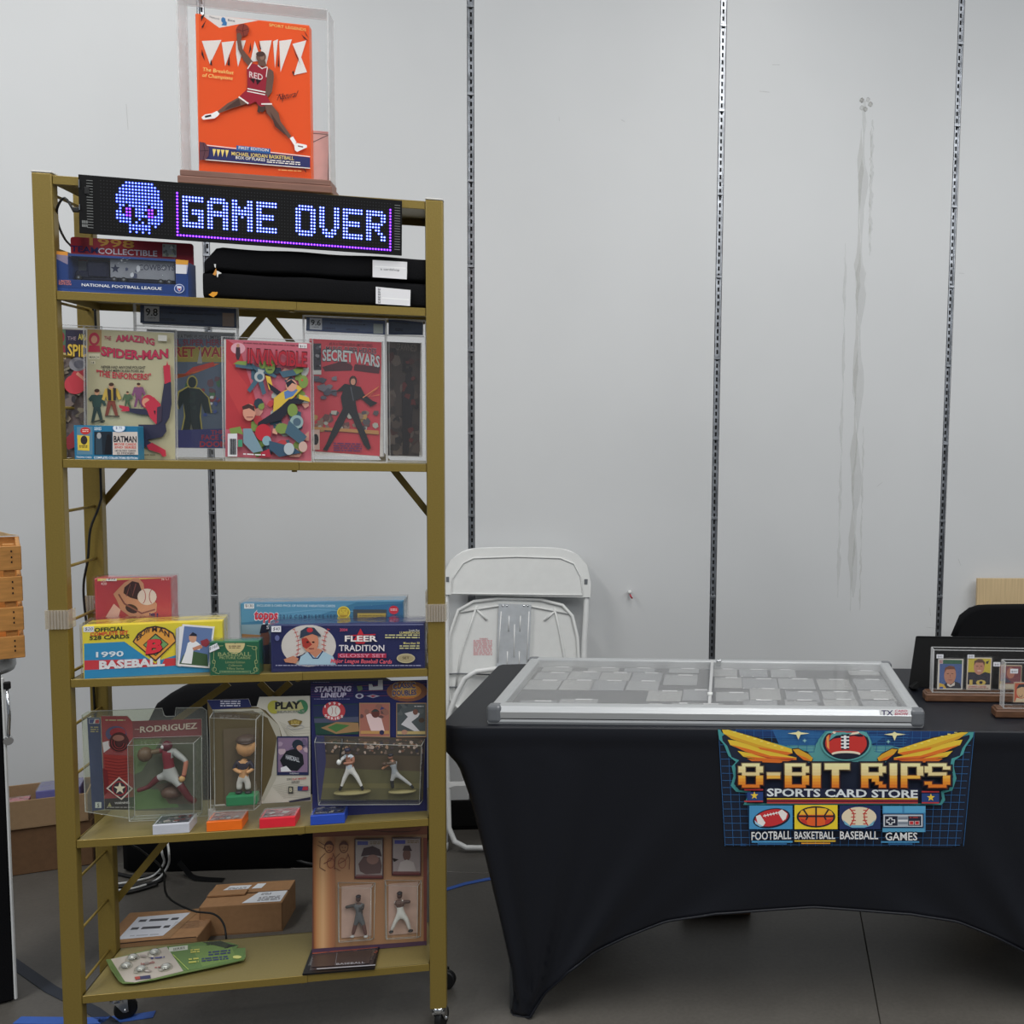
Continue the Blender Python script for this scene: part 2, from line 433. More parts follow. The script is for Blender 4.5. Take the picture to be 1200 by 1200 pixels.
# screw and red plug left in the wall
hx, hz = wl(738, 694)
t = thing('wall_plug', 'tiny white wall anchor with red tip, right of the white folding chair', 'wall anchor', WF.w(hx, 0, hz), WF.yaw)
MB().cyl((0, 0, .004), (0, -.022, .004), .005, wht_pl).ell((0, -.024, .004), (.008, .005, .008), wht_pl).build('plug', t)
MB().tube([(0, -.02, 0), (.004, -.024, -.012), (.01, -.022, -.02)], .003, mat('red_tip', (190, 40, 60))).build('tip', t)
mb = MB(); mb.box(-4.2*SP, 5.2*SP, -.012, 0, 0, .112, blk_matte, .002)
for k in range(10): mb.box(-4.2*SP, 5.2*SP, -.016, -.012, 0, .012, blk_matte)
o = mb.build('baseboard_back'); o.location = WF.O; o.rotation_euler = (0, 0, WF.yaw); tag(o, kind='structure')

def floor_mat():
    m, nt, b = new_mat('sealed_concrete'); N, L = nt.nodes, nt.links
    tc = N.new('ShaderNodeTexCoord')
    n1 = N.new('ShaderNodeTexNoise'); n1.inputs['Scale'].default_value = 1.6; n1.inputs['Detail'].default_value = 8; n1.inputs['Roughness'].default_value = .65
    n2 = N.new('ShaderNodeTexNoise'); n2.inputs['Scale'].default_value = 90; n2.inputs['Detail'].default_value = 3
    L.new(tc.outputs['Object'], n1.inputs[0]); L.new(tc.outputs['Object'], n2.inputs[0])
    r = N.new('ShaderNodeValToRGB'); r.color_ramp.elements[0].position = .3; r.color_ramp.elements[1].position = .72
    r.color_ramp.elements[0].color = (.098, .090, .079, 1); r.color_ramp.elements[1].color = (.150, .139, .123, 1)
    L.new(n1.outputs[0], r.inputs[0])
    mx = N.new('ShaderNodeMixRGB'); mx.blend_type = 'MULTIPLY'; mx.inputs[0].default_value = .35
    L.new(r.outputs[0], mx.inputs[1]); L.new(n2.outputs[0], mx.inputs[2]); L.new(mx.outputs[0], b.inputs['Base Color'])
    b.inputs['Roughness'].default_value = .42
    bp = N.new('ShaderNodeBump'); bp.inputs['Strength'].default_value = .12; bp.inputs['Distance'].default_value = .003
    L.new(n2.outputs[0], bp.inputs['Height']); L.new(bp.outputs[0], b.inputs['Normal']); return m
flm = floor_mat()
mb = MB(); mb.box(-6, 6, -6, 5.2, -.12, -.005, mat('joint_filler', (62, 58, 52), .9)); floor = mb.build('floor'); tag(floor, kind='structure')
jt = Frame(0, 0, 0).at_z(1031, 1195, 0)
jb = Frame(0, 0, 0).at_z(1022, 1070, 0)
xs = [-6, -2.9, jt.x, 3.2, 6]; ys = [-6, -3.2, .2, 3.33, 5.2]
# slab joints run with the wall
for i in range(4):
    for j in range(4):
        mb = MB(); mb.box(xs[i]+.0015, xs[i+1]-.0015, ys[j]+.0015, ys[j+1]-.0015, -.0045, 0, flm, .001)
        o = mb.build('concrete_slab', floor)

# blue painter's tape on the floor
def floor_strip(name, label, cat, pts, w, m, th=.0015):
    P = [Frame(0, 0, 0).at_z(x, y, 0) for x, y in pts]; c = P[0].copy()
    mb = MB(); mb2 = []
    n = len(P)
    Lf = []; Rf = []
    for i in range(n):
        d = (P[min(n-1, i+1)]-P[max(0, i-1)]).normalized(); nn = Vector((-d.y, d.x, 0))*w/2
        Lf.append(P[i]-c+nn); Rf.append(P[i]-c-nn)
    for i in range(n-1):
        a, b, cc, d = Lf[i], Rf[i], Rf[i+1], Lf[i+1]
        up = Vector((0, 0, th))
        mb.quad([a+up, b+up, cc+up, d+up], m); mb.quad([a, a+up, d+up, d], m); mb.quad([b, cc, cc+up, b+up], m)
    t = mb.build(name); t.location = c+Vector((0, 0, .0005)); return tag(t, label, cat)
tape = mat('blue_tape', (50, 86, 160), .6, lum=1.3)
floor_strip('floor_tape', 'blue painters tape line on the floor right of the shelving unit', 'tape', [(505, 1050), (522, 1043), (545, 1036), (585, 1028), (640, 1018)], .02, tape)
floor_strip('floor_tape', 'blue painters tape crossing the floor below the left end of the bottom shelf', 'tape', [(20, 1196), (100, 1197), (140, 1195), (181, 1189)], .03, tape)
floor_strip('floor_strap', 'dark flat strap lying on the floor behind the left shelf post', 'strap', [(0, 1118), (60, 1160), (110, 1185), (150, 1215)], .03, mat('dark_strap', (40, 46, 58), .6))

# ================================================================== SHELVING UNIT
sh = thing('shelving_unit', 'tall gold metal folding shelving unit on casters with six boards', 'shelf', SF.O, SF.yaw)
PW, PD = .040, .028
for (u, v) in ((0, 0), (SW-PW, 0), (0, SD), (SW-PW-.022, SD)):
    mb = MB(); mb.box(u, u+PW, v, v+PD, .064, Z_TOP, gold, .003, 2)
    p = mb.build('post', sh)
    c = MB(); c.box(u-.0005, u+PW+.0005, v-.0005, v+PD+.0005, Z_TOP, Z_TOP+.004, whitecard if v == 0 else gold, .001); c.build('post_cap', p)
SEAM = SF.at_v(350, 545, 0).x
for k, z in enumerate((Z_TOP-.004, Z2, Z3, Z4, Z5, Z6)):
    mb = MB(); a, b = PW+.001, SW-PW-.001; h = .019
    mb.box(a, b, .003, SD+PD-.004, z-.003, z, gold_in)
    mb.box(a, SEAM, .001, .004, z-h, z, gold, .0008); mb.box(SEAM, b, .0025, .0055, z-h, z, gold, .0008)
    mb.box(a, b, SD+PD-.006, SD+PD-.003, z-h, z, gold)
    mb.box(a, a+.002, .003, SD+PD-.004, z-h, z, gold); mb.box(b-.002, b, .003, SD+PD-.004, z-h, z, gold)
    bo = mb.build('shelf_board', sh)
    MB().cyl((SEAM-.012, .012, z-h-.004), (SEAM-.012, .012, z-h+.004), .006, gold).build('hinge_rivet', bo)
rods = [SF.at_v(97, y, .03).z for y in (1156, 1093, 1032, 988, 910, 852, 789, 729, 665, 600)]
z = rods[-1]
while z < 1.98: z += .118; rods.append(z)
for z in rods:
    for u in (PW*.6, SW-PW*.6):
        MB().tube([(u, .02, z), (u, SD+.012, z)], .0035, gold, 6).build('side_rod', sh)
def brace(p, q, v=SD+PD+.001, name='brace'):
    a, b = SF.at_v(*p, v), SF.at_v(*q, v); d = Vector((b.x-a.x, 0, b.z-a.z)); l = d.length; d.normalize(); n = Vector((-d.z, 0, d.x))*.0085
    P = [Vector((a.x, 0, a.z)), Vector((b.x, 0, b.z))]
    mb = MB(); mb.prism([((P[0]+n).x, (P[0]+n).z), ((P[0]-n).x, (P[0]-n).z), ((P[1]-n).x, (P[1]-n).z), ((P[1]+n).x, (P[1]+n).z)], v, v+.003, gold)
    o = mb.build(name, sh)
    MB().cyl((b.x, v-.004, b.z), (b.x, v+.001, b.z), .005, chrome, 8).build('screw', o)
brace((311, 366), (106, 607)); brace((313, 366), (508, 609))
brace((268, 801), (118, 906)); brace((205, 972), (129, 1064)); brace((304, 800), (321, 817)); brace((340, 800), (321, 817))
ribm = clear_mat('ribbed_clear_sleeve', .1, haze=.2, tint=(.95, .9, .8))
for (u, v) in ((0, 0), (SW-PW, 0), (0, SD), (SW-PW-.022, SD)):
    z0 = SF.at_v(66, 737, 0).z
    mb = MB(); mb.box(u-.003, u+PW+.003, v-.004, v-.001, z0, z0+.043, ribm); mb.box(u-.004, u-.001, v-.004, v+PD+.003, z0, z0+.043, ribm); mb.box(u+PW+.001, u+PW+.004, v-.004, v+PD+.003, z0, z0+.043, ribm)
    for k in range(6): mb.box(u+.003+k*.0062, u+.006+k*.0062, v-.0065, v-.004, z0, z0+.043, ribm)
    mb.build('sleeve', sh)
for (u, v, yw) in ((.02, .014, .5), (SW-.02, .014, 1.2), (.035, SD+.014, .35), (SW-.035, SD+.014, -.25)):
    mb = MB(); mb.cyl((u, v, .052), (u, v, .066), .016, chrome)
    ex, ey = math.cos(yw), math.sin(yw); wx, wy = u+.016*ex, v+.016*ey; nx, ny = -ey, ex
    for s_ in (-1, 1):
        o_ = Vector((nx, ny, 0))*.013*s_
        mb.quad([Vector((u-ex*.012, v-ey*.012, .056))+o_, Vector((u+ex*.02, v+ey*.02, .056))+o_, Vector((wx+ex*.006, wy+ey*.006, .022))+o_, Vector((wx-ex*.006, wy-ey*.006, .022))+o_], chrome)
    mb.box(u-.015, u+.015, v-.013, v+.013, .050, .056, chrome)
    mb.cyl((wx+nx*.016, wy+ny*.016, .026), (wx-nx*.016, wy-ny*.016, .026), .004, chrome)
    c = mb.build('caster', sh)
    MB().tube([(wx-nx*.009, wy-ny*.009, .026), (wx-nx*.007, wy-ny*.007, .026), (wx+nx*.007, wy+ny*.007, .026), (wx+nx*.009, wy+ny*.009, .026)], [.022, .026, .026, .022], blk_rub, 22).build('wheel', c)

# ================================================================== TABLE, STRETCH COVER, CASE
TX0, TX1, TY0, TY1 = -.112, 1.80, -.020, .645
tb = thing('folding_table', 'folding table hidden under a black stretch cover at the right', 'table', CF.w(.845, .33, 0), CF.yaw)
def tl(u, v): return u-.845, v-.33
x0, y0 = tl(TX0+.012, TY0+.012); x1, y1 = tl(TX1-.012, TY1-.012)
MB().box(x0, x1, y0, y1, TT-.045, TT-.008, wht_pl, .012, 3).build('tabletop', tb)
for ux in (x0+.16, x1-.16):
    for vy in (y0+.05, y1-.07):
        MB().tube([(ux, vy, .004), (ux, vy, TT-.04)], .0125, grey_pl, 10).build('leg', tb)
LEGX = .150
def prof(h):                                     # inward pull of the cover at h below the rim (0..1)
    P = [(0, 0), (.03, .001), (.083, .035), (.2, .064), (.4, .098), (.65, .138), (.85, .168), (.93, .172), (1, .166)]
    for (a, b), (c, d) in zip(P, P[1:]):
        if h <= c: return lerp(b, d, (h-a)/(c-a))
    return P[-1][1]
def tab(P, h):
    for (a, b), (c, d) in zip(P, P[1:]):
        if h <= c: return lerp(b, d, (h-a)/(c-a))
    return P[-1][1]
YS = .022                                        # the front leans in this much down to the floor
def cover_pt(p, t, arch=True):
    """p: 0..4 round the rim (front, right, back, left), t: 0 rim .. 1 hem"""
    k = int(p) % 4; s = p-int(p)
    seg = [(TX0, TY0, TX1, TY0), (TX1, TY0, TX1, TY1), (TX1, TY1, TX0, TY1), (TX0, TY1, TX0, TY0)][k]
    long_ = k % 2 == 0; Lg = (TX1-TX0) if long_ else (TY1-TY0)
    # hem height
    d = min(s, 1-s)*Lg
    if long_: hem = tab([(0, 0), (.065, 0), (.10, .057), (.19, .133), (.27, .175), (.38, .22), (.51, .262), (.66, .288), (.95, .305)], d)
    else: hem = tab([(0, 0), (.07, 0), (.11, .09), (.2, .22), (.4, .30)], d)
    z = lerp(TT, hem, t); hh = ((TT-.05)-z)/(TT-.05) if z < (TT-.05) else 0
    ins = prof(hh)
    rx0, rx1 = TX0+ins, TX1-ins; ry0, ry1 = TY0+YS*(TT-z)/TT, TY1-.06*(TT-z)/TT
    r = .035
    if k == 0: x, y = lerp(rx0, rx1, s), ry0
    elif k == 1: x, y = rx1, lerp(ry0, ry1, s)
    elif k == 2: x, y = lerp(rx1, rx0, s), ry1
    else: x, y = rx0, lerp(ry1, ry0, s)
    # round the corners
    for cx, sx in ((rx0, 1), (rx1, -1)):
        for cy, sy in ((ry0, 1), (ry1, -1)):
            dx, dy = (x-cx)*sx, (y-cy)*sy
            if dx < r and dy < r:
                vx, vy = r-dx, r-dy; q = math.hypot(vx, vy)
                if q > 1e-6: x, y = cx+sx*(r-vx/q*r), cy+sy*(r-vy/q*r)
    # folds running up from the feet
    if z < (TT-.05):
        amp = .0
        if k == 0:
            for fx, sg in ((rx0+.035, 1), (rx1-.035, -1)):
                dx = (x-fx)*sg; dz = z+.02
                ang = math.atan2(dx, dz); rad = math.hypot(dx, dz)
                if rad < .85: amp += (math.sin(ang*15+.6)+.5*math.sin(ang*34))*.0140*max(0, 1-rad/.85)*min(1, rad/.05)*max(0, min(1, (dx+.08)*8))
        y += amp if k == 0 else 0
        if t > .93: 
            y += .004*math.sin(p*90)*0
    if z >= (TT-.05) and k == 0: y -= .003*math.sin(math.pi*(TT-z)/.05)
    return Vector((x, y, z))
NP = 4
mb = MB()
ps = []
for k in range(4):
    n = 110 if k == 0 else 26
    # dense near corners
    for i in range(n): ps.append(k+i/n)
ts = [0, .01, .025, .04, .055, .07]+[.07+.93*(i/44) for i in range(1, 45)]
G = [[mb.bm.verts.new(cover_pt(p, t)) for t in ts] for p in ps]
fs = []
for i in range(len(ps)):
    A, B = G[i], G[(i+1) % len(ps)]
    for j in range(len(ts)-1): fs.append(mb.bm.faces.new((A[j], B[j], B[j+1], A[j+1])))
mb._set(fs, clothm, True)
mb._set([mb.bm.faces.new([g[0] for g in G])], clothm)
mb.tube([Vector(cover_pt(p, 1)) for p in ps], .0035, clothm, 6, closed=True)
cover = mb.build('table_cover'); cover.location = CF.O; cover.rotation_euler = (0, 0, CF.yaw)
for v in cover.data.vertices: pass
tag(cover, 'black stretch fabric table cover with a pixel art store logo on its front', 'tablecloth')
sol = cover.modifiers.new('thick', 'SOLIDIFY'); sol.thickness = .0015; sol.offset = -1

# aluminium display case lying on the table
cw, cd, chh = 1.118, .552, .047
cs = thing('display_case', 'flat aluminium display case with clear lid lying on the black covered table', 'display case', CF.w(cw/2, cd/2, TT), CF.yaw)
hw, hd = cw/2, cd/2
def rail(mb, prof_, axis, a, b, s):
    pass
def case_ring(z0, z1, ins0, ins1, name, m):
    """four mitred side rails"""
    def rail_(k):
        mb = MB(); w0 = .036
        P = [(-hw, -hd), (hw, -hd), (hw, hd), (-hw, hd)]
        A, B = Vector((*P[k], 0)), Vector((*P[(k+1) % 4], 0)); d = (B-A).normalized(); n = Vector((-d.y, d.x, 0))
        pr = [(ins0, z0), (0 if ins0 < .004 else ins0, (z0+z1)/2), (ins1, z1-.002), (ins1+.004, z1), (w0-.004, z1), (w0, z1-.003), (w0, z0)]
        rings = []
        for end, E_ in ((0, A), (1, B)):
            sg = 1 if end == 0 else -1
            rings.append([mb.bm.verts.new(E_+n*o_+d*o_*sg+Vector((0, 0, z_))) for o_, z_ in pr])
        n_ = len(pr); f_ = [mb.bm.faces.new((rings[0][i], rings[0][(i+1) % n_], rings[1][(i+1) % n_], rings[1][i])) for i in range(n_)]
        f_ += [mb.bm.faces.new(rings[0]), mb.bm.faces.new(rings[1][::-1])]
        mb._set(f_, m)
        return mb.build(name, cs)
    for k in range(4): rail_(k)
case_ring(0, .0125, .002, .001, 'tray_rail', alu)
case_ring(.0150, chh, .001, .007, 'lid_rail', alu)
MB().box(-hw+.004, hw-.004, -hd+.004, hd-.004, .0120, .0155, blk_pl).build('gasket', cs)
MB().box(-hw+.03, hw-.03, -hd+.03, hd-.03, .0187, .022, felt).build('felt_lining', cs)
MB().box(-hw+.034, hw-.034, -hd+.034, hd-.034, chh-.006, chh-.003, glass).build('lid_pane', cs)
for sx in (-1, 1):
    for sy in (-1, 1):
        mb = MB(); mb.box(-.019, .019, -.019, .019, .001, chh+.001, grey_pl, .010, 3)
        c = mb.build('corner_cap', cs); c.location = (sx*(hw-.016), sy*(hd-.016), 0)
dx = CF.at_z(833, 800, TT+.05).x-hw
MB().box(dx-.004, dx+.004, -hd+.034, hd-.034, chh-.003, chh+.002, slab_e).box(dx-.0015, dx+.0015, -hd+.034, hd-.034, .022, chh-.003, slab_e).build('divider', cs)
MB().box(dx+.012, dx+.028, hd-.055, hd-.035, chh, chh+.008, chrome, .002).build('lock', cs)
MB().cyl((dx, -hd+.12, chh+.002), (dx, -hd+.12, chh+.008), .007, wht_pl).build('lid_stud', cs)
# the state sticker on the front rail
def csu(px, py, d):
    a = CF.at_v(px, py, .002+d); return (a.x-hw, a.y-hd, a.z-TT)
K = (1000, 740, 6)
A = Art(K, csu, printg, base=.001)
A.rect(188, 545, 402, 598, (225, 225, 226)).text('TX', 198, 590, 280, 590, 36, (58, 52, 92), .03)
A.text('CARD', 292, 566, 380, 566, 15, (190, 50, 90), .03).text('SHOW', 290, 588, 385, 588, 17, (180, 30, 70), .04)
A.build('sticker', cs)
# cards in toploaders under the lid
cardm = [mat('sleeved_card_a', (168, 170, 170), .5, lum=1.0), mat('sleeved_card_b', (178, 178, 175), .5, lum=1.0), mat('sleeved_card_c', (152, 155, 158), .5, lum=1.0)]
K = (560, 740, 2.2222)
rows = [('back', [(165, 82, 243, 104), (285, 82, 366, 104), (380, 84, 460, 106), (497, 82, 575, 108), (612, 98, 675, 117), (682, 98, 755, 119), (765, 100, 830, 120), (968, 90, 1047, 114)]),
        ('second', [(145, 108, 228, 126), (232, 106, 312, 126), (314, 108, 393, 128), (398, 109, 476, 130), (482, 110, 570, 140), (616, 121, 688, 147), (690, 119, 782, 150), (786, 118, 880, 150), (890, 120, 976, 152), (988, 121, 1072, 152)]),
        ('third', [(118, 128, 205, 152), (210, 128, 296, 153), (290, 129, 378, 154), (385, 130, 468, 154), (438, 156, 528, 182), (532, 153, 606, 180), (620, 160, 706, 182), (710, 150, 790, 178), (806, 158, 892, 184), (902, 158, 985, 180), (1000, 156, 1090, 182)]),
        ('front', [(98, 182, 196, 200), (204, 178, 304, 199), (312, 194, 396, 204), (410, 195, 490, 204), (508, 188, 545, 203), (550, 192, 640, 203), (692, 180, 782, 202), (803, 180, 888, 202), (906, 178, 996, 202), (1008, 178, 1096, 203)])]
ordn = ['leftmost', 'second', 'third', 'fourth', 'fifth', 'sixth', 'seventh', 'eighth', 'ninth', 'tenth', 'eleventh']
ci = 0
for rn, lst in rows:
    for j, (x0_, y0_, x1_, y1_) in enumerate(lst):
        z_ = TT+.0225
        a = CF.at_z(K[0]+x0_/K[2], K[1]+y1_/K[2], z_); b = CF.at_z(K[0]+x1_/K[2], K[1]+y1_/K[2], z_); c = CF.at_z(K[0]+(x0_+x1_)/2/K[2], K[1]+y0_/K[2], z_)
        w_, d_ = max(.05, b.x-a.x), min(.115, max(.05, c.y-a.y)); yy = max(a.y, .04)
        if yy+d_ > cd-.04: d_ = cd-.04-yy
        t = thing('trading_card', 'pale sleeved trading card under the case lid, %s from the left in the %s row' % (ordn[j], rn), 'card', CF.w((a.x+b.x)/2, yy+d_/2, z_), CF.yaw, 'sleeved cards in the aluminium case')
        MB().box(-w_/2, w_/2, -d_/2, d_/2, 0, .002, slab_e if 0 else cardm[ci % 3], .0005).build('card', t)
        MB().box(-w_/2-.001, w_/2+.001, -d_/2-.001, d_/2+.001, .0024, .0032, slab_p, .0003).build('toploader', t)
        MB().box(-w_*.1, w_*.35, d_/2-.012, d_/2-.002, .0033, .0037, paper).build('price_sticker', t)
        ci += 1
# ================================================================== ON THE TOP BOARD
# acrylic case with the orange cereal style box
K3 = (190, 0, 5.218)
it = Item('acrylic_case', 'tall clear acrylic display case on a brown wood base, on top of the shelving unit', 'display case', SF, Z_TOP, .012, 208, 389, 1, 224)
t = it.root; hw_ = it.wd/2; D = .062; H_ = it.h
mb = MB(); mb.box(-hw_, hw_, 0, D+.02, 0.001, .018, mauve_w, .002); mb.box(-hw_+.004, hw_-.004, .004, D+.016, .018, .032, mauve_w, .002); mb.build('base', t)
a = hw_-.006
for (n_, b_) in (('front', (-a, a, .008, .0105)), ('back', (-a, a, D+.008, D+.0105))):
    MB().box(b_[0], b_[1], b_[2], b_[3], .032, H_, clear).build('clear_panel', t)
for sx in (-1, 1): MB().box(sx*a-.00125, sx*a+.00125, .0105, D+.008, .032, H_, clear_e).build('clear_panel', t)
MB().box(-a, a, .008, D+.0105, H_, H_+.0025, clear_e).build('clear_panel', t)
mb = MB(); e = .0016
for sx in (-1, 1):
    for yy in (.008, D+.009): mb.box(sx*a-e, sx*a+e, yy-e/2, yy+e, .032, H_, clear_e)
for yy in (.008, D+.009): mb.box(-a, a, yy-e/2, yy+e, H_-.001, H_+.003, clear_e)
mb.build('polished_edge', t)
cb = Item('poster_box', 'orange cereal style box picturing a leaping basketball player in red, inside acrylic case', 'box', SF, Z_TOP+.034, .026, 233.3, 364.9, 23, 204)
ob = mat('orange_print', (222, 84, 34), .4, lum=1.6)
cb.box('carton', 0, .026, ob, bev=.0008)
A = cb.art(K3, printg, gain=1.35)
OR = (219, 80, 32); WH = (212, 205, 200); NV = (48, 50, 92); YE = (216, 190, 110)
A.rect(225, 78, 912, 1040, OR, .128)
A.poly([(232, 84), (590, 125), (350, 170)], (206, 200, 196)).text('Natural', 290, 108, 350, 122, 13, (60, 60, 80)).text('Bite', 402, 128, 445, 134, 13, (60, 60, 80))
A.poly([(362, 112), (372, 104), (386, 112), (388, 128), (396, 138), (394, 156), (362, 154), (372, 140), (362, 130)], (58, 110, 160))
A.text('SPORT LEGENDS', 655, 160, 880, 190, 17, YE, .01)
for q in ([(243, 250), (362, 244), (292, 392)], [(364, 258), (442, 250), (385, 404)], [(452, 250), (512, 246), (464, 408), (452, 330)], [(540, 376), (566, 250), (606, 372)], [(596, 250), (670, 246), (634, 410), (608, 330)], [(678, 252), (708, 240), (690, 416)], [(716, 250), (794, 240), (724, 440)],
          [(797, 268), (882, 246), (850, 350), (886, 440), (806, 458), (836, 360)]): A.poly(q, WH)
for q in ([(244, 300), (262, 372), (240, 330)], [(300, 360), (306, 400), (292, 392)], [(410, 330), (414, 400), (400, 396)], [(540, 260), (530, 330), (545, 300)], [(706, 400), (712, 330), (716, 410)], [(800, 290), (850, 400), (818, 340)], [(804, 430), (808, 468), (795, 440)],
          [(236, 100), (262, 84), (240, 130)], [(240, 165), (270, 120), (250, 170)], [(850, 208), (895, 250), (868, 236)], [(868, 186), (905, 236), (880, 214)], [(590, 250), (606, 300), (598, 300)]): A.poly(q, (40, 28, 30))
A.text('The Breakfast', 246, 432, 435, 454, 22, YE, .012, .2).text('of Champions', 244, 468, 430, 488, 22, YE, .012, .2)
A.text('Natural', 702, 612, 818, 590, 40, (38, 30, 34), .0, .4).line([(700, 580), (740, 572), (735, 625)], 3, (38, 30, 34))
# the player
SK, SK2, RD = (98, 72, 62), (70, 50, 45), (138, 34, 48)
A.ell(492, 184, 40, 39, (122, 52, 40)).line([(455, 178), (490, 190), (530, 176)], 3, (70, 28, 26)).line([(500, 146), (492, 184), (500, 222)], 3, (70, 28, 26))
A.poly([(455, 205), (478, 200), (488, 225), (482, 250), (492, 300), (556, 378), (540, 415), (500, 370), (466, 302), (458, 250)], SK)
A.ell(605, 347, 30, 34, SK).poly([(588, 370), (630, 370), (640, 405), (585, 400)], SK).ell(612, 350, 14, 16, (128, 100, 86)).ell(600, 330, 26, 16, SK2)
A.poly([(540, 385), (585, 395), (620, 412), (645, 408), (650, 440), (640, 560), (625, 580), (520, 545), (522, 470), (518, 420)], RD)
A.line([(548, 380), (522, 420)], 7, WH).line([(585, 398), (610, 418), (640, 408)], 6, WH).line([(644, 408), (636, 470)], 5, WH)
A.text('RED', 532, 470, 616, 490, 36, (205, 180, 180), .03).poly([(535, 480), (570, 478), (560, 510)], (40, 20, 26)).poly([(572, 480), (606, 490), (580, 518)], (40, 20, 26))
A.poly([(652, 415), (680, 435), (684, 470), (672, 560), (640, 600), (610, 640), (632, 560), (640, 470)], SK)
A.poly([(600, 615), (640, 620), (630, 670), (612, 686), (600, 680), (596, 690), (582, 680), (588, 640)], SK2)
A.poly([(518, 545), (636, 576), (670, 640), (600, 650), (570, 620), (530, 640), (462, 598)], RD)
A.line([(522, 540), (632, 562)], 7, WH).line([(520, 556), (630, 578)], 6, WH).line([(468, 590), (528, 632)], 9, WH).line([(606, 634), (672, 634)], 9, WH)
A.poly([(464, 596), (520, 632), (430, 660), (350, 690), (336, 680), (400, 630)], SK).poly([(400, 650), (470, 600), (480, 640), (380, 672)], SK2)
A.poly([(306, 690), (335, 676), (352, 694), (330, 712)], (222, 216, 214)).poly([(240, 715), (262, 698), (310, 690), (345, 704), (320, 722), (250, 730)], (215, 210, 208)).line([(262, 712), (300, 704)], 12, (50, 40, 44))
A.poly([(628, 640), (672, 640), (712, 690), (724, 740), (790, 830), (775, 845), (700, 760), (640, 690)], SK).poly([(660, 680), (700, 740), (770, 836), (690, 770)], SK2)
A.poly([(780, 842), (800, 832), (822, 868), (806, 884)], (225, 220, 218)).poly([(806, 878), (826, 872), (884, 884), (886, 898), (826, 926), (812, 916)], (218, 214, 212)).line([(830, 890), (862, 896)], 8, (120, 80, 84))
A.poly([(228, 885), (905, 960), (905, 1022), (228, 965)], NV).line([(228, 880), (905, 955)], 5, WH).line([(228, 970), (905, 1026)], 5, WH)
A.rect(454, 886, 662, 916, (44, 86, 142), .1).text('FIRST EDITION', 468, 908, 650, 924, 17, WH, .02)
for i in range(4): A.poly([(308+i*26, 908+i*2), (330+i*26, 910+i*2), (316+i*26, 954+i*2)], YE)
A.text('MICHAEL JORDAN BASKETBALL', 424, 946, 805, 976, 22, YE, .02).text('BOX OF FLAKES', 450, 968, 630, 984, 18, WH, .03).fine(640, 972, 845, 996, 2, WH, .08)
A.ell(236, 920, 52, 56, (92, 60, 66)).rect(170, 850, 224, 990, OR) if 0 else A.poly([(228, 864), (262, 870), (288, 905), (284, 950), (262, 974), (228, 976)], (90, 58, 66))
A.line([(230, 920), (284, 918)], 3, (50, 34, 40)).line([(250, 866), (262, 920), (250, 974)], 3, (50, 34, 40))
A.fine(710, 1032, 850, 1044, 1, (226, 150, 90), .06).line([(866, 1026), (880, 1050)], 4, (40, 28, 30))
A.build('printed_front', cb.root)
pk = Item('keepsake_box', 'small pale pink box behind the orange box inside the acrylic case', 'box', SF, Z_TOP+.034, .056, 352, 387.5, 153, 210)
pk.box('carton', 0, .012, mat('pink_card', (214, 176, 170), .5, lum=1.2), bev=.0008)
pk.art(K3).line([(900, 875), (1022, 822)], 4, (80, 56, 56)).line([(905, 812), (1022, 822), (1015, 1110)], 4, (70, 50, 50)).line([(905, 800), (1035, 812)], 5, (206, 150, 150)).build('printed_lines', pk.root)

# ================================================================== LED SIGN HUNG FROM THE TOP RAIL
K1 = (80, 190, 7.5)
a = SF.at_v(90.5, 204, -.012); b = SF.at_v(470.2, 235, -.012); c = SF.at_v(90.7, 273, -.012)
zt_ = (a.z+b.z)/2; hh_ = a.z-c.z; ww_ = b.x-a.x
roll_ = -math.atan2(b.z-a.z, ww_)
sg = thing('led_sign', 'long black LED matrix sign with glowing skull and the words GAME OVER', 'sign', SF.w((a.x+b.x)/2, -.012, zt_-hh_), SF.yaw)
sg.rotation_euler[1] = roll_
MB().box(-ww_/2, ww_/2, 0, .0035, 0, hh_, blk_matte, .0008).build('circuit_panel', sg)
led_off = mat('unlit_led', (40, 40, 46), .5)
led_b = mat('blue_led', (60, 90, 255), .4, emit=(.06, .10, 1, 2.6)); led_w = mat('white_blue_led', (200, 220, 255), .4, emit=(.45, .62, 1, 2.6))
led_p = mat('purple_led', (120, 40, 255), .4, emit=(.2, .02, 1, 2.6)); led_pc = mat('pink_core_led', (255, 150, 255), .4, emit=(.8, .3, 1, 2.2))
pcb = mat('pcb_print', (120, 122, 120), .5)
xl = SF.at_v(118, 240, -.012).x-(a.x+b.x)/2; xr = SF.at_v(457, 260, -.012).x-(a.x+b.x)/2
NC, NR = 96, 16
pc = (xr-xl)/(NC-1); r0z = hh_-SF.at_v(163, 214.4, -.012).z*0
_t = SF.at_v(163, 209.4, -.012).z; zrow0 = hh_+SF.at_v(163, 214.6, -.012).z-_t; zrow15 = hh_+SF.at_v(163, 271.8, -.012).z-_t; pr = (zrow0-zrow15)/15
lit = {}
skull = ['...#########....', '..###########...', '.#############..', '.#############..', '##############..', '###############.', '###############.', '.##.######.####.', '.#.PP.####PP.##.', '##.PP.###.PP.##.', '###PP.####PP###.', '#####..#..#####.', '.####.#.#.####..', '....#######.#...', '....#######.....', '....#.#.#.#.....']
c0 = round((SF.at_v(80+430/7.5, 245, -.012).x-(a.x+b.x)/2-xl)/pc)
for r, row in enumerate(skull):
    for q, ch in enumerate(row):
        if ch == '#': lit[(c0+q, r)] = 'w'
        if ch == 'P': lit[(c0+q, r)] = 'p'
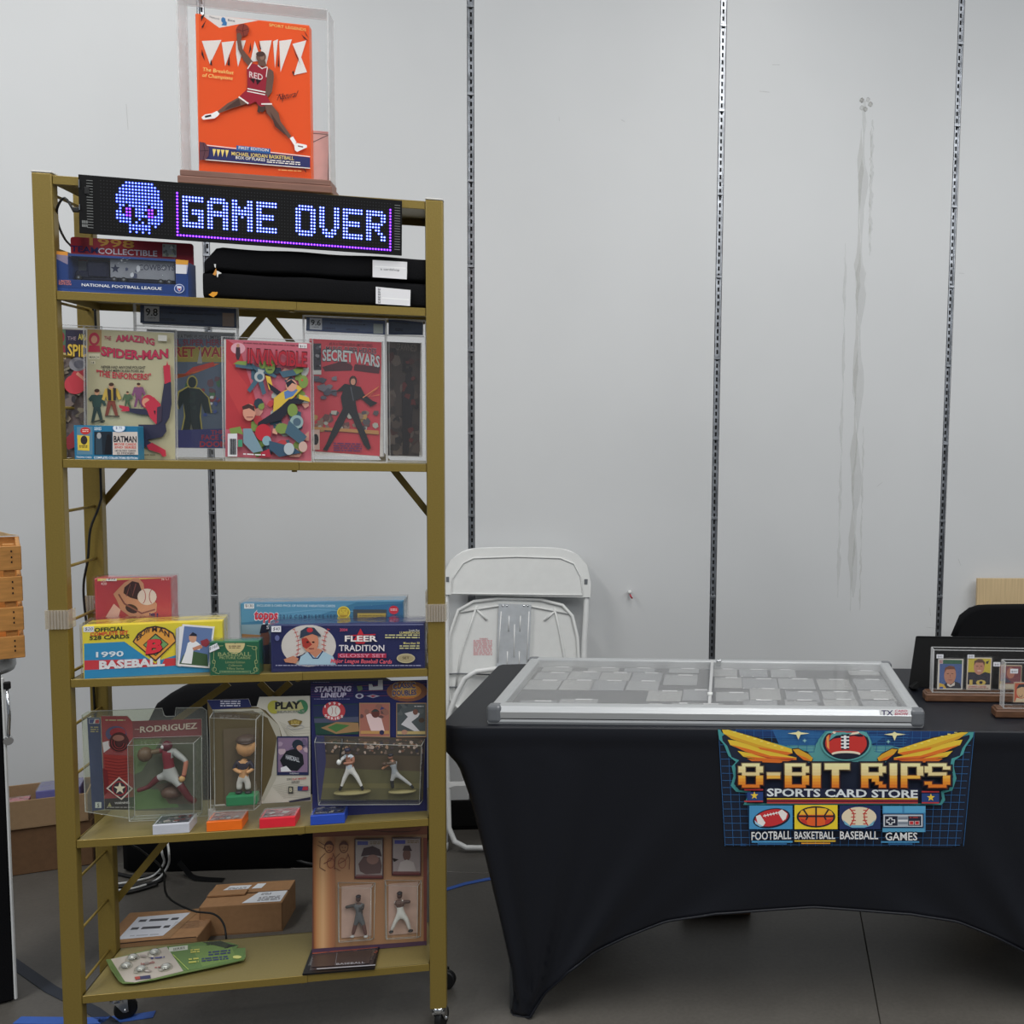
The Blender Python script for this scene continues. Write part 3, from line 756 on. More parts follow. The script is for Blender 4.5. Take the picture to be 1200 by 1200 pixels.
GL = {'G': ['#######', '#######', '##.....', '##.....', '##.####', '##.####', '##...##', '##...##', '#######', '#######'],
      'A': ['.#####.', '#######', '##...##', '##...##', '#######', '#######', '##...##', '##...##', '##...##', '##...##'],
      'M': ['##...##', '##...##', '###.###', '#######', '#######', '##.#.##', '##...##', '##...##', '##...##', '##...##'],
      'E': ['#######', '#######', '##.....', '##.....', '######.', '######.', '##.....', '##.....', '#######', '#######'],
      'O': ['.#####.', '#######', '##...##', '##...##', '##...##', '##...##', '##...##', '##...##', '#######', '.#####.'],
      'V': ['##...##', '##...##', '##...##', '##...##', '##...##', '##...##', '##...##', '.##.##.', '.#####.', '..###..'],
      'R': ['######.', '#######', '##...##', '##...##', '######.', '#####..', '##.##..', '##..##.', '##...##', '##...##']}
def col_at(px, py): return round((SF.at_v(px, py, -.012).x-(a.x+b.x)/2-xl)/pc)
cg = col_at(216.5, 245)
cend = col_at(449, 270)
starts = [cg, cg+8, cg+16, cg+24, cg+36, cg+44, cg+52, cg+60]
off = cend-(starts[-1]+6)
for q, ch in enumerate('GAMEOVER'):
    s0 = starts[q]+(round(off*q/7))
    for r, row in enumerate(GL[ch]):
        for k, v in enumerate(row):
            if v == '#': lit[(s0+k, r+3)] = 'l'
cp_ = cg-2; ce = cend+2
for r in range(2, 16): lit[(cp_, r)] = 'p'
for r in range(2, 15): lit[(ce, r)] = 'p'
for q in range(cp_, ce+1): lit[(q, 15)] = 'p'
mo, ml = MB(), MB()
for q in range(NC):
    for r in range(NR):
        x = xl+q*pc; z = zrow0-r*pr; k = lit.get((q, r))
        if not k:
            d = .0008; mo.quad([(x-d, -.0004, z-d), (x+d, -.0004, z-d), (x+d, -.0004, z+d), (x-d, -.0004, z+d)], led_off)
        else:
            d = pc*.40; m1, m2 = (led_p, led_pc) if k == 'p' else (led_b, led_w); n8 = 8
            ml._set([ml.bm.faces.new([ml.bm.verts.new((x+d*math.cos(2*math.pi*i/n8), -.001, z+d*math.sin(2*math.pi*i/n8))) for i in range(n8)])], m1)
            d2 = d*(.42 if k == 'p' else (.78 if k == 'l' else .55)); ml.quad([(x-d2, -.0015, z), (x, -.0015, z-d2), (x+d2, -.0015, z), (x, -.0015, z+d2)], m2)
tag(mo.build('unlit_led', sg, fix=False), kind='stuff'); tag(ml.build('lit_led', sg, fix=False), kind='stuff', label='glowing blue and purple light dots')
mb = MB()
for end, sgn in ((-1, 1), (1, -1)):
    for k in range(18):
        z = hh_*(.10+.80*k/17); x = end*(ww_/2)-end*(-sgn)*0-end*.020*(-1 if 0 else 1)
        xx = end*(ww_/2-.022) if end < 0 else end*(ww_/2-.010)
        mb.box(xx-.006, xx+.006, -.0008, 0, z, z+.0014, pcb)
for k in range(6): mb.box(-ww_/2+.006+(k % 3)*.004, -ww_/2+.009+(k % 3)*.004, -.0008, 0, .014+(k//3)*.008, .02+(k//3)*.008, pcb)
mb.box(-ww_/2+.012, -ww_/2+.022, -.003, 0, .085, .1, blk_rub, .001); mb.box(-ww_/2+.001, -ww_/2+.003, -.002, 0, .05, .062, chrome); mb.box(-ww_/2+.001, -ww_/2+.003, -.002, 0, .098, .115, chrome)
tag(mb.build('circuit_traces', sg), kind='stuff')
MB().box(-ww_/2-.014, -ww_/2+.001, .001, .008, .045, .056, blk_rub, .002).build('plug', sg)
# the supply cable: loops from the plug, down the rear post to the floor
P0 = SF.w((a.x+b.x)/2-ww_/2-.010, -.008, zt_-hh_+.05)
def pxv(px, py, v): q = SF.at_v(px, py, v); return SF.w(q.x, v, q.z)
pts = [P0, pxv(76, 232, -.004), pxv(67, 244, .01), pxv(68, 262, .05), pxv(76, 280, .11), pxv(90, 300, .16), pxv(108, 360, .195), pxv(112, 378, .195), pxv(118, 560, .19), pxv(117, 590, .19), pxv(106, 620, .185), pxv(103, 655, .185), pxv(98, 685, .19), pxv(100, 720, .19), pxv(108, 780, .19), pxv(112, 850, .2), pxv(118, 930, .24)]
def smooth(P, n=5):
    out = []
    for i in range(len(P)-1):
        p0, p1, p2, p3 = P[max(0, i-1)], P[i], P[i+1], P[min(len(P)-1, i+2)]
        for k in range(n):
            t_ = k/n; out.append(.5*((2*p1)+(p2-p0)*t_+(2*p0-5*p1+4*p2-p3)*t_*t_+(3*p1-p0-3*p2+p3)*t_**3))
    return out+[P[-1]]
pts += [pxv(150, 985, .26), pxv(163, 995, .26), pxv(190, 1018, .28), pxv(196, 1050, .28), pxv(225, 1067, .30), pxv(250, 1071, .30), pxv(262, 1083, .29), pxv(266, 1105, .27)]
q = SF.loc(pts[-1]); pts.append(SF.w(q.x, .32, .004)); 
o = MB().tube(smooth(pts), .0026, blk_rub, 6).build('power_cable')
tag(o, 'thin black power cable running from the sign down behind the left posts', 'cable')

# ================================================================== SECOND BOARD: TRUCK BOX, FOLDED BLACK COVERS
KA = (30, 180, 4.615)
it = Item('toy_truck_box', 'blue and red window box holding a toy truck, below the skull end of the sign', 'box', SF, Z2, .008, 66.5, 220.5, 303, 342)
RDD, BLU = (134, 28, 40), (28, 52, 104)
w_, h_ = it.wd/2, it.h; D = .055
bl_m, rd_m = mat('blue_carton', BLU, .4, lum=1.7), mat('red_carton', RDD, .4, lum=1.7)
win = it.uvs(KA, [(228, 530), (812, 572), (812, 705), (228, 680)])
zt2 = it.uv(30+500/4.615, 180+445/4.615)[1]
mb = MB(); x1_, z1_ = win[0]; x2_, z2_ = win[2]; zb_ = win[3][1]; ztp = win[1][1]
mb.box(-w_, w_, .002, D, 0, .003, bl_m); mb.box(-w_, w_, D-.002, D, 0, h_, bl_m); mb.box(-w_, x1_, 0, D, 0, h_, bl_m, .0005); mb.box(x2_, w_, 0, D, 0, h_, bl_m, .0005); mb.box(x1_, x2_, 0, .002, 0, zb_, bl_m)
mb.box(x1_, x2_, 0, D, ztp, h_, bl_m); mb.build('carton', it.root)
MB().prism(rrect(-w_+.010, w_-.003, h_-.004, zt2, .006), D-.004, D, rd_m).build('header_card', it.root)
A = it.art(KA, gain=1.3, clamp=False)
A.poly([(168, 528), (228, 531), (228, 683), (812, 708), (812, 572), (880, 578), (866, 762), (175, 722)], BLU)
A.poly([(168, 528), (228, 531), (228, 552), (168, 545)], (196, 130, 50)).poly([(168, 545), (228, 552), (228, 600), (168, 570)], (120, 110, 130)).poly([(812, 572), (880, 578), (878, 602), (812, 598)], (196, 140, 50)).poly([(812, 598), (878, 602), (872, 650), (812, 640)], (170, 170, 186))
A.rect(812, 600, 868, 648, (196, 196, 200), .05)
A.text('NATIONAL FOOTBALL LEAGUE', 303, 716, 736, 738, 15, (214, 216, 224), .03).text('LIMITED', 180, 694, 244, 698, 12, (196, 120, 110), .02).text('EDITION', 180, 708, 246, 712, 12, (196, 120, 110), .02)
A.ell(831, 730, 28, 25, (170, 178, 200)).ell(831, 730, 24, 21, (40, 60, 120)).poly([(818, 716), (844, 718), (842, 736), (831, 746), (820, 734)], (190, 190, 204)).poly([(821, 728), (841, 730), (831, 743)], (150, 40, 60))
A.build('printed_front', it.root)
A = it.art(KA, gain=1.3, y=D-.004, clamp=False)
A.poly([(190, 447), (875, 492), (878, 578), (190, 530)], RDD) if 0 else None
A.text('1998', 345, 494, 588, 512, 40, (190, 140, 60), .04).text('TEAM', 245, 528, 392, 540, 32, (30, 28, 84), .04).text('COLLECTIBLE', 392, 540, 712, 556, 30, (205, 200, 205), .035)
A.rect(740, 488, 816, 556, (176, 178, 170), .06).blobs(744, 494, 812, 556, 14, [(210, 210, 200), (130, 132, 120), (190, 190, 150)], 12, 3)
A.build('printed_header', it.root)
silver = mat('silver_backing', (150, 154, 162), .35, .3); navy = mat('navy_enamel', (24, 28, 52), .25)
zb0 = zb_+.001
MB().box(x1_, x2_, D-.004, D-.0025, zb_, ztp, silver).build('backing_card', it.root)
tr = MB(); L_ = x2_-x1_
tr.box(x1_+L_*.36, x2_-.006, .014, .040, zb0+.009, zb0+.9*(ztp-zb_), silver, .001)
tr.box(x1_+.006, x1_+L_*.20, .016, .040, zb0+.005, zb0+.022, navy, .003); tr.box(x1_+L_*.13, x1_+L_*.345, .014, .042, zb0+.005, zb0+.046, navy, .006)
tr.box(x1_+.006, x2_-.01, .018, .038, zb0+.004, zb0+.009, navy)
truck = tr.build('toy_truck', it.root)
for fx in (.08, .40, .47, .56, .84, .91) if 0 else (.07, .40, .49, .84, .92):
    MB().cyl((x1_+L_*fx, .012, zb0+.006), (x1_+L_*fx, .018, zb0+.006), .0055, blk_rub, 12).cyl((x1_+L_*fx, .0112, zb0+.006), (x1_+L_*fx, .0125, zb0+.006), .0025, chrome, 10).build('wheel', truck)
A = it.art(KA, y=.014, clamp=False); A.text('COWBOYS', 610, 630, 806, 632, 30, (64, 66, 84), .03).star(485, 622, 26, (30, 36, 60)).blobs(540, 600, 620, 680, 6, [(60, 66, 90), (180, 184, 190)], 16, 5)
A.build('truck_lettering', truck)
MB().box(x1_-.003, x2_+.003, -.0005, .0002, zb_-.003, ztp+.002, wrap).build('clear_window', it.root)

for nm, (L_, R_, T_, B_), zz, dz, lab, st in (('folded_cover', (238, 503, 329, 361), Z2, 0, 'black fabric panel case with white label, lower of the two on the second board', ((740, 720), (928, 738), (926, 824), (740, 812))),
                                   ('folded_cover', (240, 502, 300, 329), Z2, 1, 'black fabric panel case with white label, upper of the two, under the sign', ((723, 575), (910, 586), (908, 680), (723, 668)))):
    KB = (280, 180, 4.615)
    itc = Item(nm, lab, 'fabric case', SF, zz, .006, L_, R_, T_, B_ if not dz else 360, group=None)
    hz0 = 0 if not dz else .062; top = .060 if not dz else .118
    w2 = itc.wd/2; r_ = random.Random(4+dz)
    # soft sided slab: outline with a slanted left end
    mb = MB()
    n = 40
    def cov(u, v, w2=w2, hz0=hz0, top=top, r_=r_, dz=dz):
        a_ = 2*math.pi*v
        # superellipse cross-section, y 0..D, z hz0..top
        ce_, se_ = math.cos(a_), math.sin(a_); pw = .28
        yy = .08+.078*math.copysign(abs(ce_)**pw, ce_); zz_ = (hz0+top)/2+(top-hz0)/2*math.copysign(abs(se_)**pw, se_)
        x_ = lerp(-w2, w2, u)
        # left end is folded in to the bottom corner
        endk = min(1, u/.055)
        if dz: zz_ = lerp((hz0+top)/2-.022+(zz_-(hz0+top)/2)*.55, zz_, endk) if u < .055 else zz_
        else: zz_ = zz_
        if u > .965: x_ += .006*math.sin(a_*4+dz*2)*(u-.965)/.035
        yy += .0018*math.sin(u*23+dz*3)*(1 if se_ < 0 else .4)
        return Vector((x_, yy, zz_+.0012*math.sin(u*17+dz)))
    G = [[mb.bm.verts.new(cov(i/n, j/32)) for j in range(32)] for i in range(n+1)]
    fs = []
    for i in range(n):
        for j in range(32): fs.append(mb.bm.faces.new((G[i][j], G[i][(j+1) % 32], G[i+1][(j+1) % 32], G[i+1][j])))
    mb._set(fs, blk_fab, True); mb._set([mb.bm.faces.new(G[0]), mb.bm.faces.new(G[-1][::-1])], blk_fab)
    mb.build('fabric_body', itc.root)
    A = itc.art(KB, gain=1.3, base=.004, clamp=False); A.poly(list(st), (205, 204, 206)); cx_ = [p[0] for p in st]; cy_ = [p[1] for p in st]
    yy = (min(cy_)+max(cy_))/2
    if dz: A.line([(min(cx_)+12, yy-18), (max(cx_)-8, yy-8)], 5, (226, 226, 228)).text('a cardshop', min(cx_)+42, yy+2, min(cx_)+146, yy+8, 12, (60, 60, 66), .01)
    else: A.line([(min(cx_)+34, yy+8), (max(cx_)-8, yy+18)], 6, (228, 228, 230)); A.fine(min(cx_)+12, min(cy_)+8, min(cx_)+26, max(cy_)-12, 12, (60, 60, 66))
    A.build('paper_label', itc.root)
    if dz == 0:
        A = itc.art((230, 280, 10), gain=1.3, base=.003, clamp=False); A.poly([(145, 655), (190, 620), (252, 622), (240, 655), (200, 684)], (206, 140, 40)).build('orange_tab', itc.root)
        A = itc.art((230, 280, 10), gain=1.3, base=.003, clamp=False); A.poly([(195, 415), (230, 345), (245, 395), (225, 430)], (190, 130, 60)).poly([(240, 372), (262, 380), (300, 402), (262, 412), (250, 456), (240, 430)], (205, 204, 200)).poly([(208, 295), (230, 295), (228, 340), (215, 330)], (200, 200, 198)).build('paper_tag', itc.root)
# ================================================================== THIRD BOARD: BAGGED AND GRADED COMICS
K4 = (50, 360, 5); K5 = (250, 360, 4.286)
def bagged(it, m=bag, dep=.004, ext=.004, top=.006):
    w = it.wd/2
    it.box('comic_book', .0006, dep, whitecard)
    mb = MB(); mb.grid(lambda u, v: Vector((lerp(-w-ext, w+ext, u), -.0022-.0016*math.sin(u*7+v*5), lerp(0, it.h+top, v))), 10, 12, m)
    mb.box(-w-ext, w+ext, dep+.0004, dep+.001, 0, it.h+top, m)
    for sx in (-1, 1): mb.box(sx*(w+ext)-.0006, sx*(w+ext)+.0006, -.003, dep+.001, 0, it.h+top, clear_e)
    mb.box(-w-ext, w+ext, -.0025, dep, it.h+top-.0012, it.h+top, clear_e)
    mb.build('clear_bag', it.root, fix=False)
def man(A, x, y, h, top, legs, skin=(176, 132, 104), hair=(60, 40, 30), pose=0, wd=.30):
    """a plain printed standing figure: y = feet, h = height"""
    w = h*wd
    A.poly([(x-w*.42, y), (x-w*.22, y-h*.48), (x+w*.22, y-h*.48), (x+w*.46, y), (x+w*.26, y), (x, y-h*.36), (x-w*.22, y)], legs)
    A.poly([(x-w*.28, y-h*.46), (x-w*.42, y-h*.82), (x+w*.42, y-h*.82), (x+w*.28, y-h*.46)], top)
    A.poly([(x-w*.42, y-h*.80), (x-w*.62, y-h*(.5 if pose == 0 else .70)), (x-w*.45, y-h*(.46 if pose == 0 else .62)), (x-w*.26, y-h*.70)], top)
    A.poly([(x+w*.42, y-h*.80), (x+w*.66, y-h*(.52 if pose != 2 else .95)), (x+w*.48, y-h*(.48 if pose != 2 else 1.0)), (x+w*.26, y-h*.70)], top)
    A.ell(x, y-h*.90, h*.075, h*.095, skin, 12); A.ell(x, y-h*.945, h*.08, h*.055, hair, 10)
PINK = (168, 62, 78); DK = (34, 34, 44)
# leftmost, half hidden
it = Item('bagged_comic', 'bagged comic with yellow SPI lettering and a red figure, half hidden behind the left post', 'comic', SF, Z3, .100, 58, 119, 384, 533, tilt=.04, group=None)
bagged(it)
A = it.art(K4)
A.poly([(42, 124), (345, 138), (345, 868), (42, 868)], (96, 84, 82)).poly([(42, 130), (345, 138), (345, 300), (135, 295), (42, 270)], (44, 40, 62))
A.rect(76, 128, 134, 262, (82, 110, 84), .02).ell(104, 175, 25, 34, (150, 50, 60)).poly([(80, 215), (130, 220), (134, 262), (76, 258)], (140, 44, 54))
A.ell(104, 176, 14, 18, (176, 128, 104))
A.rect(78, 264, 136, 348, (186, 170, 120)).text('COMICS', 84, 284, 132, 286, 12, (40, 40, 50), .03).fine(84, 292, 130, 306, 2, (90, 50, 50)).text('12¢ 41', 86, 334, 132, 336, 14, (40, 40, 50), .03)
A.text('THE', 146, 190, 196, 192, 20, (160, 140, 150), .02).text('AMAZING', 208, 188, 330, 196, 34, (206, 190, 90), .04).text('SPIDER', 146, 280, 345, 292, 66, (210, 178, 70), .05, out=(60, 30, 30))
A.blobs(90, 300, 345, 860, 60, [(104, 92, 88), (86, 78, 76), (70, 64, 66), (118, 106, 92), (120, 112, 96)], 44, 4)
A.ell(190, 445, 64, 56, (172, 56, 66)).poly([(150, 420), (205, 330), (250, 320), (250, 480), (180, 490)], (168, 52, 62)).ell(204, 330, 50, 40, (120, 118, 124)).ell(214, 330, 32, 24, (90, 90, 100))
A.poly([(118, 770), (190, 700), (200, 800), (150, 820)], (130, 44, 52)).ell(108, 466, 14, 24, (50, 46, 50)).ell(180, 530, 12, 20, (50, 46, 50)).line([(200, 380), (250, 420)], 18, (190, 130, 110))
A.build('printed_cover', it.root)
# the large cream one
it = Item('bagged_comic', 'bagged cream comic reading SPIDER-MAN, with four men and a tumbling red and blue figure', 'comic', SF, Z3, .055, 102.2, 205.5, 387.5, 536, tilt=.05)
bagged(it)
A = it.art(K4)
CR = (166, 160, 130)
A.poly([(262, 128), (768, 152), (780, 880), (262, 876)], CR)
A.poly([(262, 128), (345, 132), (345, 262), (262, 262)], (150, 122, 80)).ell(302, 186, 32, 38, (158, 46, 66)).poly([(272, 222), (334, 224), (338, 262), (268, 260)], (158, 46, 66)).ell(302, 188, 18, 22, (178, 130, 106))
A.rect(268, 270, 334, 302, (190, 184, 160)).text('MARCH', 274, 296, 330, 297, 12, (80, 80, 70), .02).rect(280, 312, 308, 330, (190, 184, 160)).text('14', 284, 328, 302, 328, 12, (60, 60, 60), .03)
A.text('THE', 358, 190, 400, 192, 22, (150, 60, 80), .03, .1).text('AMAZING', 428, 200, 655, 222, 34, (170, 56, 82), .05, 0, 10, out=(110, 40, 60))
A.text('SPIDER-MAN', 342, 276, 735, 292, 48, (172, 44, 74), .06, 0, -16, out=(100, 40, 60), ow=.02)
A.text('NEVER HAD ANYONE FOUGHT', 342, 354, 600, 358, 15, (50, 48, 46), .025, .1).text('SUCH MERCILESS FOES AS', 350, 374, 592, 378, 14, (50, 48, 46), .025, .1)
A.text('"THE ENFORCERS!"', 314, 398, 634, 420, 34, (168, 46, 62), .05, 0, -6)
man(A, 318, 668, 195, (44, 66, 62), (40, 58, 56), pose=1, wd=.42); man(A, 402, 632, 195, (178, 150, 70), (112, 58, 48), wd=.46); man(A, 497, 585, 98, (70, 90, 66), (64, 84, 62), wd=.5); man(A, 562, 578, 140, (112, 70, 100), (108, 66, 96), wd=.46)
A.poly([(378, 468), (400, 480), (402, 540), (384, 540)], (38, 34, 40)).poly([(412, 468), (430, 470), (430, 540), (414, 540)], (38, 34, 40))
A.line([(290, 666), (340, 655), (365, 660)], 10, (60, 62, 52)).line([(370, 630), (450, 632)], 8, (70, 60, 52))
# generic tumbling acrobat in red and navy
NB = (42, 42, 62); RR = (168, 44, 62)
A.poly([(712, 440), (752, 430), (756, 560), (742, 640), (700, 700), (660, 690), (688, 600), (700, 520)], NB).poly([(706, 340), (745, 335), (752, 432), (714, 446)], RR).poly([(722, 345), (730, 312), (738, 345)], RR)
A.poly([(500, 585), (600, 590), (625, 610), (620, 625), (560, 620), (500, 605)], NB).poly([(445, 566), (505, 578), (508, 602), (470, 604), (455, 600), (470, 592), (450, 582)], RR)
A.ell(618, 548, 38, 40, RR).ell(606, 552, 24, 26, (186, 132, 108)).poly([(596, 560), (650, 520), (690, 560), (690, 640), (664, 678), (628, 640)], RR).poly([(670, 580), (700, 570), (696, 660), (668, 680)], (56, 46, 62))
A.poly([(560, 680), (720, 680), (726, 720), (700, 752), (600, 770), (566, 740)], NB).poly([(562, 760), (610, 764), (640, 790), (610, 815), (564, 790)], NB).poly([(610, 800), (640, 784), (720, 828), (724, 862), (704, 866), (690, 846), (620, 825)], RR)
A.poly([(650, 600), (662, 600), (658, 624)], (40, 30, 40)).fine(570, 852, 660, 864, 1, (90, 86, 70))
A.text('$ 495', 680, 186, 725, 190, 18, (120, 120, 118), .01) if 0 else A.rect(676, 162, 728, 196, (190, 188, 180), .05)
A.build('printed_cover', it.root)

def slab(name, label, v, L, R, T, B, K, inner, labr, grade, lab2, gi, ry=0, zb=0):
    it = Item(name, label, 'graded comic', SF, Z3+zb, v, L, R, T, B, ry=ry)
    w = it.wd/2
    MB().box(-w, w, 0, .001, 0, it.h, slab_p).box(-w, w, .012, .013, 0, it.h, slab_p).build('clear_shell', it.root)
    mb = MB(); e = .0022
    for sx in (-1, 1): mb.box(sx*(w-e/2)-e/2, sx*(w-e/2)+e/2, -.0005, .0135, 0, it.h, slab_e, .0006)
    mb.box(-w, w, -.0005, .0135, it.h-e, it.h, slab_e, .0006); mb.box(-w, w, -.0005, .0135, 0, e, slab_e)
    p = it.uvs(K, inner); q = it.uvs(K, labr)
    i = .004
    mb.box(-w+i, w-i, -.0006, .001, q[2][1]-i*1.4, q[2][1]-i*.5, slab_e)
    mb.box(p[0][0]-.002, p[0][0]-.0008, .0015, .0115, p[2][1], p[0][1], slab_e); mb.box(p[1][0]+.0008, p[1][0]+.002, .0015, .0115, p[2][1], p[0][1], slab_e); mb.box(p[0][0], p[1][0], .0015, .0115, p[2][1]-.002, p[2][1]-.0008, slab_e)
    mb.build('slab_edge', it.root)
    MB().box(p[0][0], p[1][0], .0090, .0115, p[2][1], p[0][1], whitecard).build('comic_book', it.root)
    MB().box(q[0][0], q[1][0], .0090, .0100, q[2][1], q[0][1], paper).build('grade_label', it.root)
    A = it.art(K, y=.0089, base=.0001, eps=.00005, clamp=False)
    return it, A
def gradelabel(A, pts, grade, lines, tile):
    x0, y0 = pts[0]; x1, y1 = pts[1]; x2, y2 = pts[2]; x3, y3 = pts[3]
    A.poly(pts, (62, 76, 104)); A.poly([(x0, y0), (x1, y1), (x1, y1+(y2-y1)*.18), (x0, y0+(y3-y0)*.18)], (40, 56, 92)); A.poly([(x3, y3-(y3-y0)*.14), (x2, y2-(y2-y1)*.14), (x2, y2), (x3, y3)], (44, 60, 96))
    H = y3-y0; Wd = x1-x0; sl = (y1-y0)/Wd
    if grade:
        gx = x0+Wd*.04; gw = Wd*.155
        A.rect(gx, y0+H*.06, gx+gw, y3-H*.10, (186, 188, 192), sl); A.text(grade, gx+gw*.1, y0+H*.58, gx+gw*.9, y0+H*.58+sl*gw, H*.40, (20, 20, 28), .04)
        A.fine(gx+gw*.25, y0+H*.72, gx+gw*.75, y0+H*.78, 1, (60, 60, 70))
    for i, (t, a, b, yy, hh) in enumerate(lines):
        if t: A.text(t, x0+Wd*a, y0+H*yy+sl*Wd*a, x0+Wd*b, y0+H*yy+sl*Wd*b, H*hh, (24, 28, 48), .02)
        else: A.fine(x0+Wd*a, y0+H*yy+sl*Wd*a, x0+Wd*b, y0+H*(yy+hh)+sl*Wd*a, 2, (30, 34, 56), sl)
    if tile: A.rect(x1-Wd*.155, y1+H*.22, x1-Wd*.035, y2-H*.1, tile, sl)
labl = [(552+20, -14), (1142, 10), (1142, 122), (572, 92)]
inn = [(612, 128), (1118, 158), (1118, 826), (612, 824)]
it, A = slab('graded_comic', 'comic slab graded 9.8 with dark green armoured figure, standing between cream and pink comics', .115, 161, 281.5, 357, 537, K4, inn, labl, '9.8', None, 0)
gradelabel(A, labl, '9.8', [('THE UNIVERSAL GRADE', .42, .70, .22, .08), ('Marvel Super Heroes Secret Wars #10', .30, .78, .42, .09), (None, .2, .36, .70, .14), (None, .5, .66, .72, .14)], (156, 136, 124))
A.poly([(612, 128), (1118, 158), (1118, 826), (612, 824)], (84, 98, 116)).poly([(612, 128), (1118, 158), (1118, 190), (612, 178)], (130, 132, 136))
A.text("#10 IN A TWELVE-ISSUE LIMITED SERIES", 740, 178, 1110, 190, 20, (50, 52, 60), .02).text('MARVEL SUPER HEROES', 650, 224, 1114, 222, 34, (130, 44, 58), .04).rect(612, 232, 1118, 318, (150, 138, 66), .01)
A.text('SECRET WARS', 650, 290, 1114, 290, 56, (148, 46, 52), .06, out=(200, 178, 90))
A.poly([(612, 400), (780, 420), (900, 350), (960, 330), (1040, 330), (900, 385), (820, 410)], (190, 96, 50)).poly([(820, 400), (880, 352), (1000, 320), (1010, 345), (900, 375)], (184, 62, 52)).poly([(905, 330), (925, 230), (935, 330)], (150, 152, 150))
A.blobs(780, 400, 1040, 560, 26, [(52, 96, 66), (70, 110, 80), (96, 70, 80), (130, 60, 66)], 26, 8).blobs(940, 520, 1040, 640, 12, [(60, 80, 140), (150, 60, 70), (200, 200, 200)], 18, 9)
G1, G2 = (26, 40, 42), (160, 150, 76)
for off_, c_ in ((8, G2), (0, G1)):
    o_ = off_
    A.ell(876, 440, 24+o_, 32+o_, c_).poly([(800-o_, 500-o_), (850, 470-o_), (920, 480-o_), (968+o_, 530), (985+o_, 620), (950+o_, 620), (930, 560), (920+o_, 640), (940+o_, 810), (900-o_, 810), (870, 680), (850+o_, 810), (800-o_, 815), (836-o_, 640), (824, 560), (800-o_, 600), (790-o_, 560)], c_)
A.blobs(850, 490, 900, 600, 6, [(40, 60, 58), (34, 52, 50)], 18, 3)
A.poly([(612, 720), (800, 720), (1045, 712), (1118, 712), (1118, 826), (612, 824)], (50, 54, 108))
A.text('THE', 985, 742, 1060, 742, 22, (150, 44, 60), .04).text('FACE OF', 930, 776, 1100, 776, 28, (150, 40, 56), .05).text('DOOM!', 920, 818, 1090, 818, 32, (160, 40, 56), .06)
A.build('printed_cover', it.root)
# bagged pink and red comic
it = Item('bagged_comic', 'bagged pink and red comic reading INVINCIBLE, busy with green and blue figures', 'comic', SF, Z3, .026, 264, 365.5, 399.5, 538, tilt=.03)
bagged(it)
A = it.art(K5)
A.poly([(64, 160), (488, 182), (492, 760), (60, 738)], (178, 92, 106)).poly([(64, 160), (130, 200), (220, 480), (190, 600), (64, 604)], (166, 50, 56)).poly([(64, 250), (180, 400), (215, 500), (150, 560), (64, 400)], (176, 58, 60))
A.ell(124, 206, 36, 28, (200, 150, 160)).poly([(114, 200), (134, 200), (136, 240), (128, 262), (118, 262), (112, 240)], (60, 40, 48)).ell(124, 192, 8, 9, (176, 128, 104))
A.fine(150, 176, 440, 186, 1, (120, 60, 70), .05); A.rect(428, 182, 470, 204, (205, 200, 200), .05).text('$12', 434, 200, 464, 202, 10, (60, 60, 66), .02)
gg, bb, yy_, nn = (110, 130, 66), (62, 88, 104), (190, 160, 60), (34, 34, 44)
def hero(A, x, y, s, ang, body, accent, head):
    ca, sa = math.cos(ang), math.sin(ang)
    T = lambda px, py: (x+s*(px*ca-py*sa), y+s*(px*sa+py*ca))
    P = lambda l: [T(*q) for q in l]
    A.poly(P([(-.3, -.5), (.3, -.5), (.2, .15), (-.2, .15)]), body); A.poly(P([(-.3, -.5), (-.9, -.75), (-.95, -.6), (-.25, -.25)]), body); A.poly(P([(.3, -.5), (.95, -.3), (.9, -.15), (.25, -.25)]), body)
    A.poly(P([(-.2, .1), (-.5, .9), (-.3, 1.0), (0, .3)]), body); A.poly(P([(.2, .1), (.6, .8), (.42, .95), (0, .3)]), body)
    A.poly(P([(-.2, -.4), (.2, -.4), (.1, -.1), (-.1, -.1)]), accent); c = T(0, -.7); A.ell(c[0], c[1], .2*s, .24*s, head, 12, ang)
A.blobs(190, 300, 480, 740, 46, [bb, gg, (150, 152, 148), (40, 54, 66), (166, 60, 64), (178, 130, 116)], 34, 12)
hero(A, 232, 345, 88, .25, bb, (150, 156, 156), gg); A.ell(232, 345, 26, 26, (156, 160, 160)).ell(234, 346, 15, 15, bb)
A.poly([(110, 280), (190, 280), (200, 310), (112, 298)], bb).poly([(100, 282), (125, 268), (170, 270), (165, 290)], gg).poly([(330, 320), (420, 308), (430, 335), (350, 350)], bb).poly([(400, 310), (455, 285), (450, 320), (418, 334)], gg)
A.ell(284, 296, 26, 36, gg).ell(276, 288, 5, 6, (200, 60, 50)).ell(292, 288, 5, 6, (200, 60, 50)).line([(272, 310), (296, 310)], 4, nn)
A.poly([(262, 340), (286, 345), (300, 400), (280, 410)], yy_).poly([(272, 372), (340, 420), (320, 436), (288, 410)], nn)
A.poly([(345, 420), (420, 385), (450, 400), (400, 450), (330, 500), (300, 520), (305, 450)], yy_).poly([(355, 420), (400, 400), (425, 410), (400, 440), (360, 456)], (80, 110, 160)).poly([(380, 455), (470, 450), (440, 480), (400, 480), (340, 560), (222, 588), (225, 570), (320, 510)], nn)
